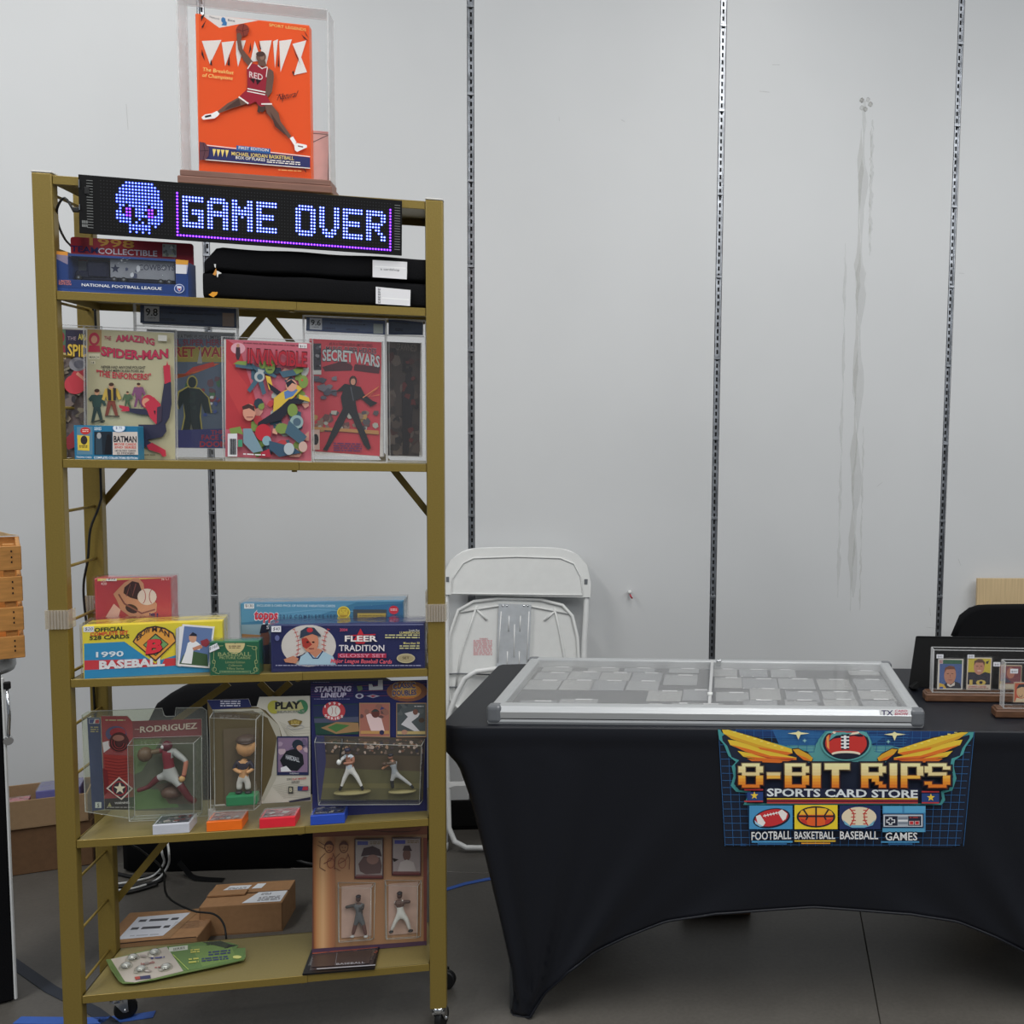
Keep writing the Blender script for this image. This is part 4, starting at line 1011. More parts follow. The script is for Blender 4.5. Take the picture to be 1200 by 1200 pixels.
A.poly([(430, 432), (480, 448), (486, 470), (430, 454)], yy_).ell(392, 388, 28, 30, (190, 140, 118)).poly([(364, 376), (392, 358), (418, 384), (396, 376), (372, 400)], nn).poly([(300, 600), (325, 600), (320, 630), (296, 622)], (190, 140, 118))
A.ell(452, 370, 24, 32, gg).ell(446, 362, 5, 5, (190, 60, 50)).ell(398, 510, 26, 32, gg).ell(345, 600, 34, 26, gg).ell(418, 568, 34, 34, (128, 150, 150)).ell(420, 568, 20, 20, (70, 90, 104)).poly([(380, 560), (470, 640), (440, 680), (360, 620)], bb)
A.ell(250, 620, 40, 42, (168, 40, 52)).ell(268, 660, 22, 24, (120, 150, 160)).poly([(280, 660), (400, 690), (440, 720), (330, 740), (280, 700)], (52, 76, 96)).poly([(150, 600), (190, 600), (250, 710), (200, 720), (150, 670)], (110, 134, 146)).poly([(240, 716), (280, 700), (290, 740), (230, 742)], (150, 40, 56))
A.ell(180, 520, 32, 42, (186, 132, 112)).poly([(144, 492), (176, 478), (206, 492), (208, 516), (180, 500), (148, 508)], (60, 40, 40)).line([(166, 544), (200, 544)], 4, (120, 60, 60))
A.poly([(80, 600), (135, 590), (150, 630), (120, 622), (90, 640)], gg).rect(72, 625, 120, 738, (194, 194, 196))
for k in range(9): A.rect(82+k*3.6, 650, 84+k*3.6+(k % 3)*.6, 728, (40, 40, 46))
A.text('INVINCIBLE', 172, 276, 470, 296, 68, (150, 34, 46), .06, out=(50, 20, 26), ow=.04)
A.rect(124, 655, 146, 690, (60, 130, 100)).ell(380, 700, 26, 30, (160, 168, 172)).ell(450, 690, 22, 26, (180, 150, 140)).fine(150, 722, 260, 734, 1, (200, 200, 200), .05)
A.build('printed_cover', it.root)
# slab graded 9.6
lab2 = [(468, 50), (866, 68), (864, 138), (466, 118)]
inn2 = [(500, 158), (845, 176), (834, 748), (494, 722)]
it, A = slab('graded_comic', 'comic slab graded 9.6 with black figure on red cover, right of the pink comic', .050, 357, 454, 371, 541.5, K5, inn2, lab2, '9.6', None, 0)
gradelabel(A, lab2, '9.6', [('THE UNIVERSAL GRADE', .32, .70, .20, .10), ('Marvel Super Heroes Secret Wars #8', .30, .74, .42, .12), (None, .22, .36, .70, .14), (None, .5, .66, .72, .14)], (140, 146, 140))
RC = (166, 52, 62)
A.poly([(482, 158), (845, 176), (836, 748), (490, 722)], RC).rect(498, 182, 542, 340, (44, 44, 52)).rect(502, 316, 542, 338, (170, 170, 166)).blobs(500, 186, 540, 300, 8, [(120, 120, 124), (70, 70, 80), (20, 20, 26)], 12, 2)
A.text("#8 IN A TWELVE-ISSUE LIMITED SERIES", 582, 190, 800, 200, 14, (90, 30, 40), .02).text('MARVEL SUPER HEROES', 566, 222, 818, 234, 26, (60, 40, 52), .03, out=(150, 140, 140), ow=.04)
A.poly([(548, 300), (640, 272), (690, 285), (700, 300), (694, 318), (560, 322)], (64, 28, 36)).poly([(706, 300), (712, 286), (838, 300), (832, 334), (706, 318)], (64, 28, 36))
A.text('SECRET WARS', 548, 268, 836, 302, 54, (160, 166, 166), .05, 0, 10, out=(40, 36, 44), ow=.04)
A.blobs(500, 520, 830, 625, 44, [(120, 96, 84), (150, 150, 140), (70, 66, 70), (150, 120, 70), (90, 60, 60)], 20, 6).poly([(496, 600), (830, 620), (832, 640), (496, 612)], (160, 116, 70))
A.blobs(505, 345, 620, 470, 12, [(80, 80, 90), (66, 66, 78), (96, 94, 102)], 34, 7, .6)
BK = (22, 22, 28)
A.ell(702, 370, 19, 26, BK).poly([(620, 420), (660, 384), (700, 392), (740, 400), (760, 440), (800, 470), (826, 480), (790, 500), (740, 456), (714, 470), (720, 510), (735, 560), (776, 660), (792, 708), (776, 716), (755, 690), (700, 560), (680, 530), (650, 590), (590, 690), (572, 722), (550, 716), (566, 690), (612, 580), (650, 510), (640, 450), (652, 420), (580, 430), (600, 420)], BK)
A.ell(702, 374, 12, 17, (170, 122, 100)).poly([(684, 366), (702, 346), (720, 362), (714, 358), (690, 360)], (60, 40, 34)).line([(690, 400), (704, 470)], 5, (70, 72, 80))
A.line([(750, 455), (832, 398), (780, 450), (834, 440)], 5, (186, 110, 70)).rect(496, 615, 534, 716, (176, 150, 140)).ell(514, 664, 15, 28, BK)
A.fine(604, 680, 746, 726, 4, (90, 36, 80), .03, .6).build('printed_cover', it.root)
# dark slab at the right end
lab3 = [(880, 58), (1052, 76), (1050, 140), (880, 138)]
inn3 = [(884, 172), (1040, 182), (1034, 750), (872, 742)]
it, A = slab('graded_comic', 'dark comic in a thick slab at the right end of the comic row', .088, 452, 500, 374, 544, K5, inn3, lab3, None, None, 0, ry=.0)
gradelabel(A, lab3, None, [('UNIVERSAL', .2, .6, .24, .12), (None, .2, .42, .55, .2)], None)
A.poly([(866, 172), (1040, 182), (1034, 750), (866, 742)], (58, 50, 48)).blobs(868, 180, 1036, 745, 60, [(70, 60, 56), (48, 42, 42), (36, 32, 34), (84, 74, 68), (60, 34, 34)], 34, 21)
A.text('SPAWNED', 920, 216, 1020, 222, 34, (88, 80, 74), .04).poly([(985, 290), (1010, 420), (995, 600), (980, 740), (950, 740), (948, 420)], (30, 26, 30)).blobs(950, 270, 1030, 720, 16, [(80, 34, 34), (26, 22, 26)], 22, 4)
A.build('printed_cover', it.root)
# small blue card box in front
it = Item('card_box', 'small blue card box reading BATMAN, in front of the cream comic', 'box', SF, Z3, .012, 87.5, 162.4, 499, 535.5)
it.box('carton', 0, .035, mat('blue_teal_carton', (40, 108, 140), .4, lum=1.5), bev=.0008)
A = it.art(K4)
A.poly([(188, 690), (562, 694), (562, 882), (188, 878)], (34, 104, 140)).rect(200, 700, 292, 850, (84, 120, 140)).ell(250, 722, 30, 20, (176, 50, 46)).fine(232, 714, 268, 732, 2, (220, 180, 170)).poly([(202, 744), (274, 750), (274, 830), (206, 826)], (200, 176, 60)).ell(242, 772, 20, 24, (44, 38, 40)).fine(214, 800, 262, 816, 2, (80, 66, 40))
A.text('SERIES', 302, 718, 344, 718, 16, (200, 214, 224), .03).rect(302, 726, 406, 850, (26, 36, 46)).poly([(310, 760), (345, 740), (350, 850), (310, 850)], (46, 62, 74)).ell(330, 748, 13, 17, (150, 150, 150)).poly([(370, 770), (400, 760), (402, 850), (362, 850)], (16, 18, 24)).ell(386, 758, 12, 18, (18, 18, 24))
A.rect(410, 728, 560, 852, (190, 180, 172)).text('BATMAN', 416, 782, 550, 784, 32, (30, 26, 36), .06).text('MOVIE CARDS', 420, 800, 548, 802, 13, (190, 76, 66), .04).text('2ND SERIES', 420, 816, 548, 818, 12, (190, 76, 66), .04).text('143 GLOSSY CARDS', 424, 834, 545, 835, 10, (60, 60, 70), .02).text('22 STICKERS', 434, 848, 538, 849, 10, (60, 60, 70), .02)
A.text('COMPLETE COLLECTORS EDITION', 300, 872, 556, 876, 12, (214, 216, 220), .03).text('TRADING CARDS', 196, 868, 286, 870, 10, (200, 205, 214), .02)
A.ell(447, 706, 36, 24, (176, 190, 220)).ell(447, 706, 33, 21, (205, 212, 226)).text('$ 75', 428, 712, 466, 713, 13, (80, 90, 140), .0)
A.build('printed_front', it.root)

# ================================================================== FOURTH BOARD: CARD SETS
K6 = (40, 640, 4.444); K7 = (260, 680, 4.444)
it = Item('card_box', 'red card box picturing a baseball glove holding a ball, behind the yellow box', 'box', SF, Z4, .115, 113.5, 201.8, 677.5, 770)
it.box('carton', 0, .05, mat('red_rose_carton', (160, 60, 68), .4, lum=1.5), bev=.001)
w = it.wd/2
A = it.art(K6)
A.poly([(326, 168), (718, 158), (720, 640), (326, 640)], (160, 58, 68)).poly([(330, 140), (590, 130), (600, 150), (332, 166)], (190, 184, 104)) if 0 else A.poly([(326, 168), (718, 158), (720, 640), (326, 640)], (160, 58, 68))
A.poly([(330, 166), (720, 152), (720, 160), (330, 182)], (196, 186, 100)).text('TOP', 345, 186, 378, 186, 14, (214, 190, 190), .02).text('430', 348, 202, 378, 202, 13, (214, 190, 190), .02).text('36 CT', 662, 178, 706, 176, 14, (214, 190, 190), .02)
LT, LT2, LT3 = (178, 128, 104), (120, 70, 66), (52, 30, 36)
A.poly([(445, 215), (470, 190), (510, 170), (545, 168), (570, 195), (575, 240), (640, 300), (636, 340), (590, 368), (500, 368), (450, 330), (430, 280), (412, 250)], LT).poly([(415, 300), (450, 330), (440, 368), (370, 372)], (200, 160, 150))
A.poly([(470, 215), (510, 182), (545, 190), (560, 230), (545, 280), (500, 268), (465, 245)], LT3).line([(480, 260), (500, 200), (512, 260), (530, 196)], 6, LT2).ell(508, 326, 34, 22, LT3, a=.4).line([(440, 250), (470, 300), (560, 350), (630, 330)], 8, LT2)
A.ell(588, 264, 50, 43, (196, 182, 178)).ring(560, 262, 22, 40, 4, (160, 80, 84), a0=-70, a1=70).ring(620, 262, 22, 40, 4, (160, 80, 84), a0=110, a1=250)
A.text("'91", 600, 372, 645, 372, 22, (40, 40, 90), .05)
A.rect(376, 152, 430, 182, (206, 206, 208)).text('$55', 384, 174, 422, 175, 14, (50, 50, 60), .01)
A.build('printed_front', it.root)
it.box('shrink_wrap', -.002, .052, wrap, -w-.003, w+.003, 0, it.h+.003)

it = Item('card_box', 'long yellow and blue card box reading 1990 BASEBALL, left end of the fourth board', 'box', SF, Z4, .004, 97.8, 261.8, 731, 788.5, ry=.13)
w = it.wd/2
it.box('carton', 0, .085, mat('yellow_carton', (206, 186, 50), .4, lum=1.4), bev=.001)
A = it.art(K6)
YL, BL2 = (206, 190, 54), (40, 128, 172)
A.poly([(258, 408), (978, 380), (984, 470), (262, 504)], YL)
A.poly([(260, 504), (470, 494), (640, 590), (740, 560), (984, 474), (984, 680), (262, 700)], BL2).poly([(262, 588), (580, 580), (640, 598), (640, 618), (262, 636)], (186, 52, 60)).poly([(680, 578), (740, 574), (738, 612), (660, 618)], (186, 52, 60))
A.poly([(470, 494), (745, 484), (740, 510), (632, 602), (620, 600)], YL).poly([(930, 472), (984, 470), (984, 486), (930, 488)], (60, 100, 60)) if 0 else A.poly([(470, 494), (745, 484), (632, 604), (600, 582)], YL)
A.rect(256, 416, 312, 446, (206, 206, 210)).text('$20', 264, 438, 304, 438, 15, (60, 60, 80), .0, .2)
A.text('OFFICIAL', 314, 446, 470, 438, 20, (40, 48, 30), .06).text('COMPLETE SET', 292, 466, 490, 456, 17, (196, 70, 40), .06).text('528 CARDS', 288, 486, 496, 476, 19, (50, 54, 30), .06)
A.text('1990', 322, 572, 466, 566, 26, (205, 214, 224), .05).text('BASEBALL', 338, 630, 680, 612, 38, (212, 210, 212), .10)
A.poly([(512, 494), (540, 452), (585, 422), (632, 414), (682, 424), (726, 450), (742, 490), (632, 594)], (60, 40, 40)).poly([(520, 494), (545, 458), (588, 430), (632, 422), (680, 432), (720, 456), (735, 490), (632, 584)], (214, 150, 60)).poly([(566, 510), (632, 452), (702, 506), (632, 566)], (60, 40, 40)).poly([(572, 510), (632, 460), (696, 506), (632, 560)], (110, 150, 90))
for ch, x, y, r in (('B', 540, 492, -.9), ('O', 560, 470, -.7), ('W', 585, 454, -.4), ('M', 620, 444, 0), ('A', 655, 446, .2), ('N', 684, 462, .5)): A.text(ch, x-6, y, x+20, y+20*r, 26, (50, 38, 40), .04)
A.text('B', 582, 556, 668, 546, 68, (60, 20, 30), .12, .16).text('B', 580, 552, 664, 542, 64, (200, 48, 60), .10, .16)
for k in range(3): A.poly([(738+k*8, 430-k*4), (760+k*8, 416), (756+k*4, 618), (738+k*5, 612)], (190+k*8, 190+k*8, 190+k*8)).line([(738+k*8, 430-k*4), (738+k*5, 612)], 2, (90, 90, 90))
A.poly([(772, 406), (940, 418), (914, 626), (746, 614)], (206, 204, 206)).poly([(782, 416), (930, 427), (906, 616), (756, 604)], (90, 110, 150)).poly([(776, 560), (820, 540), (902, 556), (906, 616), (756, 604)], (60, 84, 56))
A.poly([(800, 500), (830, 482), (856, 500), (876, 516), (860, 536), (830, 530), (820, 604), (766, 600), (790, 540)], (212, 212, 214)).ell(826, 474, 20, 24, (186, 140, 116)).poly([(806, 464), (826, 446), (846, 456), (848, 466)], (30, 34, 50)).poly([(824, 524), (868, 508), (878, 524), (830, 538)], (176, 120, 96)).poly([(866, 490), (900, 478), (920, 498), (896, 520), (872, 512)], (130, 50, 60))
A.build('printed_front', it.root)
it.box('shrink_wrap', -.0025, .088, wrap, -w-.004, w+.004, 0, it.h+.005)

it = Item('card_box', 'small dark green card box with gold oval, between the yellow and navy boxes', 'box', SF, Z4, .002, 246.5, 303.7, 752, 790, ry=-.02)
grn = mat('green_carton', (30, 92, 62), .45, lum=1.5)
it.box('carton', 0, .035, grn, bev=.0008)
w = it.wd/2
A = it.art(K6)
GD = (150, 160, 110)
A.poly([(918, 498), (1172, 500), (1174, 668), (914, 672)], (28, 88, 60)).ring(1046, 505, 52, 54, 50, (196, 180, 130), a0=0, a1=180, n=16).fine(1014, 518, 1076, 536, 2, (110, 90, 60))
A.text('BASEBALL', 958, 572, 1130, 570, 20, GD, .01).text('PICTURE CARDS', 966, 586, 1126, 586, 12, GD, .03).text('Limited Edition', 996, 608, 1098, 608, 12, GD, .0).text('Collectors', 1012, 624, 1082, 624, 11, GD, .0).text('Tiffany Series', 1002, 640, 1092, 640, 11, GD, .0)
A.rect(966, 646, 1128, 660, (120, 150, 110)).rect(970, 648, 1124, 658, (28, 88, 60)).fine(976, 650, 1118, 656, 1, GD)
for sx, c_ in ((1, 938), (-1, 1154)):
    A.line([(c_, 520), (c_-sx*4, 590), (c_+sx*6, 600), (c_-sx*6, 650)], 2.5, GD).ring(c_, 640, 12, 12, 2.5, GD, 12).ring(c_+sx*6, 530, 14, 10, 2.5, GD, 12).ring(c_-sx*2, 600, 9, 10, 2.5, GD, 12).line([(c_+sx*4, 656), (c_+sx*26, 662)], 2.5, GD).line([(c_+sx*12, 522), (c_+sx*46, 518)], 2.5, GD)
A.poly([(900, 524), (952, 504), (966, 532), (914, 554)], (208, 208, 212)).text('$160', 912, 542, 956, 524, 15, (60, 60, 70), .0)
A.build('printed_front', it.root)
it.box('shrink_wrap', -.002, .037, wrap, -w-.002, w+.002, 0, it.h+.003)

it = Item('card_box', 'long pale blue card box with red script lettering, standing behind the navy box', 'box', SF, Z4, .105, 283, 472.6, 706, 772)
w = it.wd/2
it.box('carton', 0, .08, mat('sky_blue_carton', (62, 118, 150), .4, lum=1.5), bev=.001)
A = it.art(K7)
A.poly([(102, 112), (945, 108), (945, 520), (104, 520)], (58, 112, 142)).poly([(102, 118), (700, 116), (500, 180), (102, 215)], (82, 136, 164)).poly([(102, 225), (260, 220), (260, 320), (104, 320)], (124, 148, 160)).poly([(102, 320), (260, 310), (260, 520), (104, 520)], (70, 84, 76))
A.poly([(690, 135), (945, 120), (945, 210), (690, 215)], (44, 96, 134)).line([(300, 170), (500, 150), (700, 160)], 5, (100, 150, 176))
A.rect(116, 118, 168, 146, (210, 210, 212)).text('$130', 122, 138, 162, 140, 14, (60, 60, 70), .0)
A.text('INCLUDES 5-CARD PACK OF ROOKIE VARIATION CARDS', 182, 136, 590, 138, 11, (196, 212, 220), .02).text('topps', 166, 198, 290, 200, 46, (190, 44, 66), .08, .1, 0, out=(214, 216, 220), ow=.06).text('2 0 1 0  C O M P L E T E  S E T', 300, 192, 594, 192, 16, (36, 66, 100), .04)
A.ell(634, 164, 34, 30, (206, 190, 60)).ell(634, 164, 29, 25, (160, 130, 40)).fine(612, 148, 656, 178, 4, (206, 186, 60)).rect(684, 150, 858, 214, (60, 66, 70)).rect(706, 168, 854, 212, (150, 130, 66)).fine(716, 178, 846, 204, 3, (110, 90, 44)).ell(895, 152, 25, 21, (176, 44, 58)).fine(878, 146, 912, 158, 2, (220, 190, 190)).rect(872, 192, 916, 214, (34, 40, 70)).poly([(880, 196), (894, 196), (890, 212), (880, 212)], (200, 200, 206)).poly([(896, 196), (912, 196), (912, 212), (894, 212)], (150, 40, 56))
A.poly([(104, 270), (200, 276), (200, 292), (104, 298)], (140, 104, 70)).ell(225, 290, 26, 38, (90, 60, 52)).poly([(196, 268), (206, 226), (240, 220), (252, 250), (232, 264)], (26, 28, 44)).poly([(190, 330), (250, 322), (260, 420), (190, 420)], (34, 36, 50)).text('S', 232, 246, 246, 246, 18, (190, 190, 196), .02)
A.build('printed_front', it.root)
it.box('shrink_wrap', -.002, .082, wrap, -w-.003, w+.003, 0, it.h+.004)

it = Item('card_box', 'long navy card box with ball player in white circle, right end of board', 'box', SF, Z4, .012, 317.8, 498, 731.5, 783)
w = it.wd/2
it.box('carton', 0, .085, mat('navy_carton', (32, 36, 78), .35, lum=1.5), bev=.001)
A = it.art(K7, printg)
NVY = (32, 36, 80)
A.poly([(256, 230), (1054, 228), (1060, 458), (266, 450)], NVY).line([(256, 234), (1050, 230)], 5, (120, 124, 160)).ell(452, 336, 142, 104, (196, 190, 184), 40)
for sx, cx_, a0, a1 in ((1, 330, -50, 50), (-1, 600, 130, 230)):
    A.ring(cx_, 336, 70, 110, 3, (186, 90, 80), a0=a0, a1=a1)
    for k in range(9):
        t = math.radians(lerp(a0, a1, k/8)); A.line([(cx_+58*math.cos(t), 336+104*math.sin(t)), (cx_+82*math.cos(t), 336+100*math.sin(t)-8)], 3, (176, 60, 60))
A.poly([(330, 410), (420, 380), (436, 366), (420, 404), (350, 420)], (40, 34, 60)).poly([(322, 404), (372, 386), (400, 400), (386, 424), (330, 418)], (176, 120, 96))
A.poly([(398, 430), (410, 390), (450, 366), (520, 360), (580, 390), (594, 430)], (150, 176, 190)).poly([(450, 366), (488, 396), (526, 360), (506, 350), (464, 352)], (176, 120, 96)).line([(450, 366), (476, 398), (500, 398), (526, 362)], 6, (40, 50, 90))
A.ell(462, 318, 42, 52, (184, 122, 96)).poly([(414, 300), (440, 296), (470, 330), (440, 352), (420, 340)], (150, 54, 48)).poly([(406, 300), (410, 262), (440, 244), (480, 246), (514, 282), (516, 292), (470, 278), (430, 290)], (50, 58, 74)).ell(458, 258, 16, 12, (170, 50, 60)).ell(476, 318, 7, 4, (50, 34, 34)).ell(446, 318, 7, 4, (50, 34, 34)).line([(452, 350), (480, 350)], 4, (120, 50, 50))
A.rect(258, 234, 308, 268, (208, 208, 212)).text('$40', 266, 260, 300, 260, 16, (60, 60, 80), .0, .2).ell(288, 298, 12, 14, (90, 96, 140))
A.poly([(722, 250), (742, 286), (756, 310), (740, 326), (700, 326), (686, 306), (704, 284)], (176, 44, 56)).line([(660, 286), (800, 280)], 6, (176, 44, 56)).text('FLEER', 640, 314, 810, 314, 28, (214, 206, 204), .06, 0, 0, out=(30, 24, 50)).text('TRADITION', 610, 362, 846, 362, 30, (206, 200, 204), .03, 0, 0)
A.rect(604, 374, 856, 396, (156, 48, 70)).text('GLOSSY SET', 612, 393, 850, 393, 17, (196, 130, 150), .03).text('Major League Baseball Cards', 566, 420, 884, 424, 20, (206, 90, 100), .03, .2)
A.text('2004', 614, 264, 654, 264, 14, (196, 80, 100), .02).text('Look For', 976, 264, 1030, 264, 10, (200, 200, 190), .01).text('LUMBERJACKS', 926, 276, 1030, 276, 11, (200, 190, 120), .02).fine(850, 280, 1030, 304, 2, (180, 176, 130)).text('More than 30', 946, 328, 1030, 328, 11, (200, 190, 120), .02).fine(926, 334, 1030, 356, 2, (180, 176, 130))
A.ell(958, 398, 48, 24, (170, 160, 130)).ell(958, 398, 42, 19, (150, 138, 106)).text('SET', 940, 402, 976, 402, 12, (60, 50, 40), .02).fine(280, 432, 1040, 440, 1, (150, 150, 176))
A.build('printed_front', it.root)
it.box('shrink_wrap', -.0025, .088, wrap, -w-.003, w+.003, 0, it.h+.004)
# ================================================================== FIFTH BOARD: FIGURES AND DECK BOXES
K8 = (70, 780, 5); K9 = (290, 780, 5); K10 = (110, 800, 4.615)
figm = print_mat('painted_figure', .5)
def figure(it, name, K, y, J, E, extra=(), gain=1.3, label=None):
    """one continuous skinned body; J: joint -> (px, py, radius px, depth offset mm); E: bones with a colour"""
    names = list(J); idx = {n_: i for i, n_ in enumerate(names)}; sc = abs(it.uv0(K[0]+10, K[1], 0)[0]-it.uv0(K[0], K[1], 0)[0])/10
    co_ = []; rad = []
    for n_ in names:
        px, py, r, dy = (list(J[n_])+[0])[:4]
        x, z = it.uv0(K[0]+px/K[2], K[1]+py/K[2], y+dy/1000); co_.append((x, y+dy/1000, z)); rad.append(r/K[2]*sc)
    me = bpy.data.meshes.new('fig'); me.from_pydata(co_, [(idx[a], idx[b]) for a, b, c in E], [])
    o = bpy.data.objects.new('fig', me); COL.objects.link(o)
    md = o.modifiers.new('skin', 'SKIN'); md.use_smooth_shade = True
    o.modifiers.new('sub', 'SUBSURF').levels = 1; o.modifiers['sub'].render_levels = 1
    for i, r in enumerate(rad):
        o.data.skin_vertices[0].data[i].radius = (r, r); o.data.skin_vertices[0].data[i].use_root = (i == 0)
    dg = bpy.context.evaluated_depsgraph_get(); dg.update()
    m2 = bpy.data.meshes.new_from_object(o.evaluated_get(dg)); bpy.data.objects.remove(o)
    V = [tuple(v.co) for v in m2.vertices]; F = [tuple(p.vertices) for p in m2.polygons]; C = []
    for p in m2.polygons:
        c = p.center; best = None
        for a, b, col in E:
            A_, B_ = Vector(co_[idx[a]]), Vector(co_[idx[b]]); d = B_-A_; t_ = max(0, min(1, (c-A_).dot(d)/max(1e-12, d.length_squared)))
            q = (A_+d*t_-c).length
            if best is None or q < best[0]: best = (q, col)
        C.append(best[1])
    for (px, py, rx, ry, dy, col) in extra:      # head, cap, ball: ellipsoids
        x, z = it.uv0(K[0]+px/K[2], K[1]+py/K[2], y+dy/1000); bm = bmesh.new(); bmesh.ops.create_icosphere(bm, subdivisions=2, radius=1)
        b0 = len(V); bm.verts.ensure_lookup_table()
        for v in bm.verts: V.append((x+v.co.x*rx/K[2]*sc, y+dy/1000+v.co.y*rx/K[2]*sc, z+v.co.z*ry/K[2]*sc))
        for f in bm.faces: F.append(tuple(b0+v.index for v in f.verts)); C.append(col)
        bm.free()
    me = bpy.data.meshes.new(name); me.from_pydata(V, [], F); ca = me.color_attributes.new('Col', 'FLOAT_COLOR', 'CORNER'); i = 0
    for f, c in zip(F, C):
        l = [min(.92, v*gain) for v in lin(c)]
        for _ in f: ca.data[i].color = (*l, 1); i += 1
    for p in me.polygons: p.use_smooth = True
    me.materials.append(figm); ob_ = bpy.data.objects.new(name, me); COL.objects.link(ob_); ob_.parent = it.root
    if label: ob_['label'] = label
    return ob_
def blister(it, K, pts, y0, dep, mm=None, taper=.004, name='clear_blister'):
    """a clear tray bulging forward from the card: pts = TL TR BR BL on the card plane"""
    P = it.uvs(K, pts, y0); mb = MB(); mm = mm or blis
    cx_ = sum(p[0] for p in P)/4; cz_ = sum(p[1] for p in P)/4
    Q = [(p[0]+(taper if p[0] < cx_ else -taper), p[1]+(taper if p[1] < cz_ else -taper)) for p in P]
    f = [mb.bm.verts.new((x, y0, z)) for x, z in P]; g = [mb.bm.verts.new((x, y0-dep, z)) for x, z in Q]
    mb._set([mb.bm.faces.new(g)]+[mb.bm.faces.new((f[i], f[(i+1) % 4], g[(i+1) % 4], g[i])) for i in range(4)], mm)
    o = mb.build(name, it.root)
    mb = MB(); mb.tube([(x, y0-dep, z) for x, z in Q], .0009, blis_e, 6, closed=True); mb.tube([(x, y0-.001, z) for x, z in P], .0012, blis_e, 6, closed=True)
    for a_, b_ in zip(P, Q): mb.tube([(a_[0], y0, a_[1]), (b_[0], y0-dep, b_[1])], .0009, blis_e, 6)
    mb.build('blister_rim', o); return o

# catcher figure in a clamshell
it = Item('figure_pack', 'clear clamshell with a red and grey catcher figure and blue and red card', 'toy pack', SF, Z5, .085, 99, 243, 831, 955)
w, h = it.wd/2, it.h
ol = it.uvs(K8, [(130, 290), (165, 268), (600, 250), (612, 292), (625, 298), (676, 296), (680, 248), (835, 246), (860, 262), (868, 480), (872, 880), (440, 900), (150, 856)])
ol = [(x, max(0, z)) for x, z in ol]
MB().prism(ol, 0, .0012, clear_mat('clamshell_plastic', .06, .2, 14, haze=.08, tint=(.90, .93, .84))).build('clamshell', it.root)
MB().tube([(x, 0, z) for x, z in ol], .0011, blis_e, 6, closed=True).build('clamshell_rim', it.root)
cdp = it.uvs(K8, [(160, 305), (238, 306), (244, 296), (395, 296), (425, 330), (830, 312), (836, 845), (440, 845), (190, 850)])
MB().prism(cdp, .0016, .003, whitecard).build('printed_card', it.root)
A = it.art(K8, y=.0014, clamp=False, base=.0002, eps=.00006)
A.poly([(160, 305), (238, 306), (262, 842), (190, 852)], (36, 54, 98)).poly([(242, 296), (395, 296), (425, 328), (600, 322), (830, 312), (832, 420), (440, 430), (436, 790), (262, 800)], (150, 42, 50)).poly([(262, 780), (438, 770), (440, 845), (264, 842)], (30, 28, 30))
A.poly([(425, 325), (830, 312), (832, 412), (430, 428)], (118, 44, 50)).poly([(430, 428), (832, 414), (836, 845), (440, 850)], (78, 82, 66)).poly([(432, 430), (600, 425), (480, 620), (434, 640)], (96, 122, 76)).poly([(436, 720), (640, 730), (700, 830), (440, 845)], (82, 116, 62)).poly([(560, 700), (700, 672), (800, 810), (640, 810)], (92, 76, 60))
A.rect(172, 312, 232, 340, (190, 190, 196)).poly([(174, 314), (204, 314), (196, 338), (174, 338)], (40, 60, 120)).poly([(210, 318), (230, 316), (230, 338), (206, 338)], (160, 50, 60)).fine(180, 358, 226, 396, 3, (160, 150, 110)).rect(208, 800, 244, 834, (196, 200, 206)).text('5', 220, 830, 232, 830, 22, (36, 44, 70), .04)
A.fine(268, 316, 384, 330, 1, (190, 176, 140)).text('RODRIGUEZ', 470, 392, 806, 368, 34, (196, 176, 170), .05, out=(70, 30, 34)).fine(440, 372, 468, 378, 1, (190, 170, 166))
A.ell(330, 400, 62, 46, (70, 66, 116)).ell(340, 392, 48, 28, (150, 50, 60)).poly([(250, 450), (290, 440), (300, 480), (258, 510)], (190, 186, 184)).ell(348, 450, 58, 60, (74, 44, 44)).ell(344, 424, 34, 18, (140, 96, 84))
for k in range(6): A.ring(348, 450, 62-8*k, 58-6*k, 3, (40, 28, 32) if k % 2 else (150, 60, 60), a0=10, a1=200)
A.poly([(258, 520), (430, 530), (438, 700), (400, 760), (270, 740)], (142, 54, 50))
for k in range(8): A.line([(262+k, 540+k*18), (345, 552+k*18), (425-k*3, 542+k*18)], 3, (96, 32, 36))
A.poly([(252, 600), (280, 620), (290, 720), (262, 760)], (110, 40, 44)).poly([(348, 652), (430, 720), (362, 788), (272, 720)], (200, 190, 180)).poly([(348, 662), (418, 720), (360, 778), (284, 720)], (60, 52, 60)).ring(350, 720, 44, 44, 7, (150, 50, 56)).star(352, 720, 36, (210, 204, 180))
A.text('WARNING:', 322, 812, 410, 808, 12, (200, 200, 196), .03).poly([(280, 826), (292, 802), (304, 826)], (150, 150, 110)).fine(276, 828, 436, 838, 1, (150, 150, 146))
A.build('printed_front', it.root)
blister(it, K8, [(432, 424), (832, 410), (834, 862), (440, 880)], -.001, .046)
RD2, GY, DR = (112, 34, 46), (150, 152, 150), (84, 30, 36)
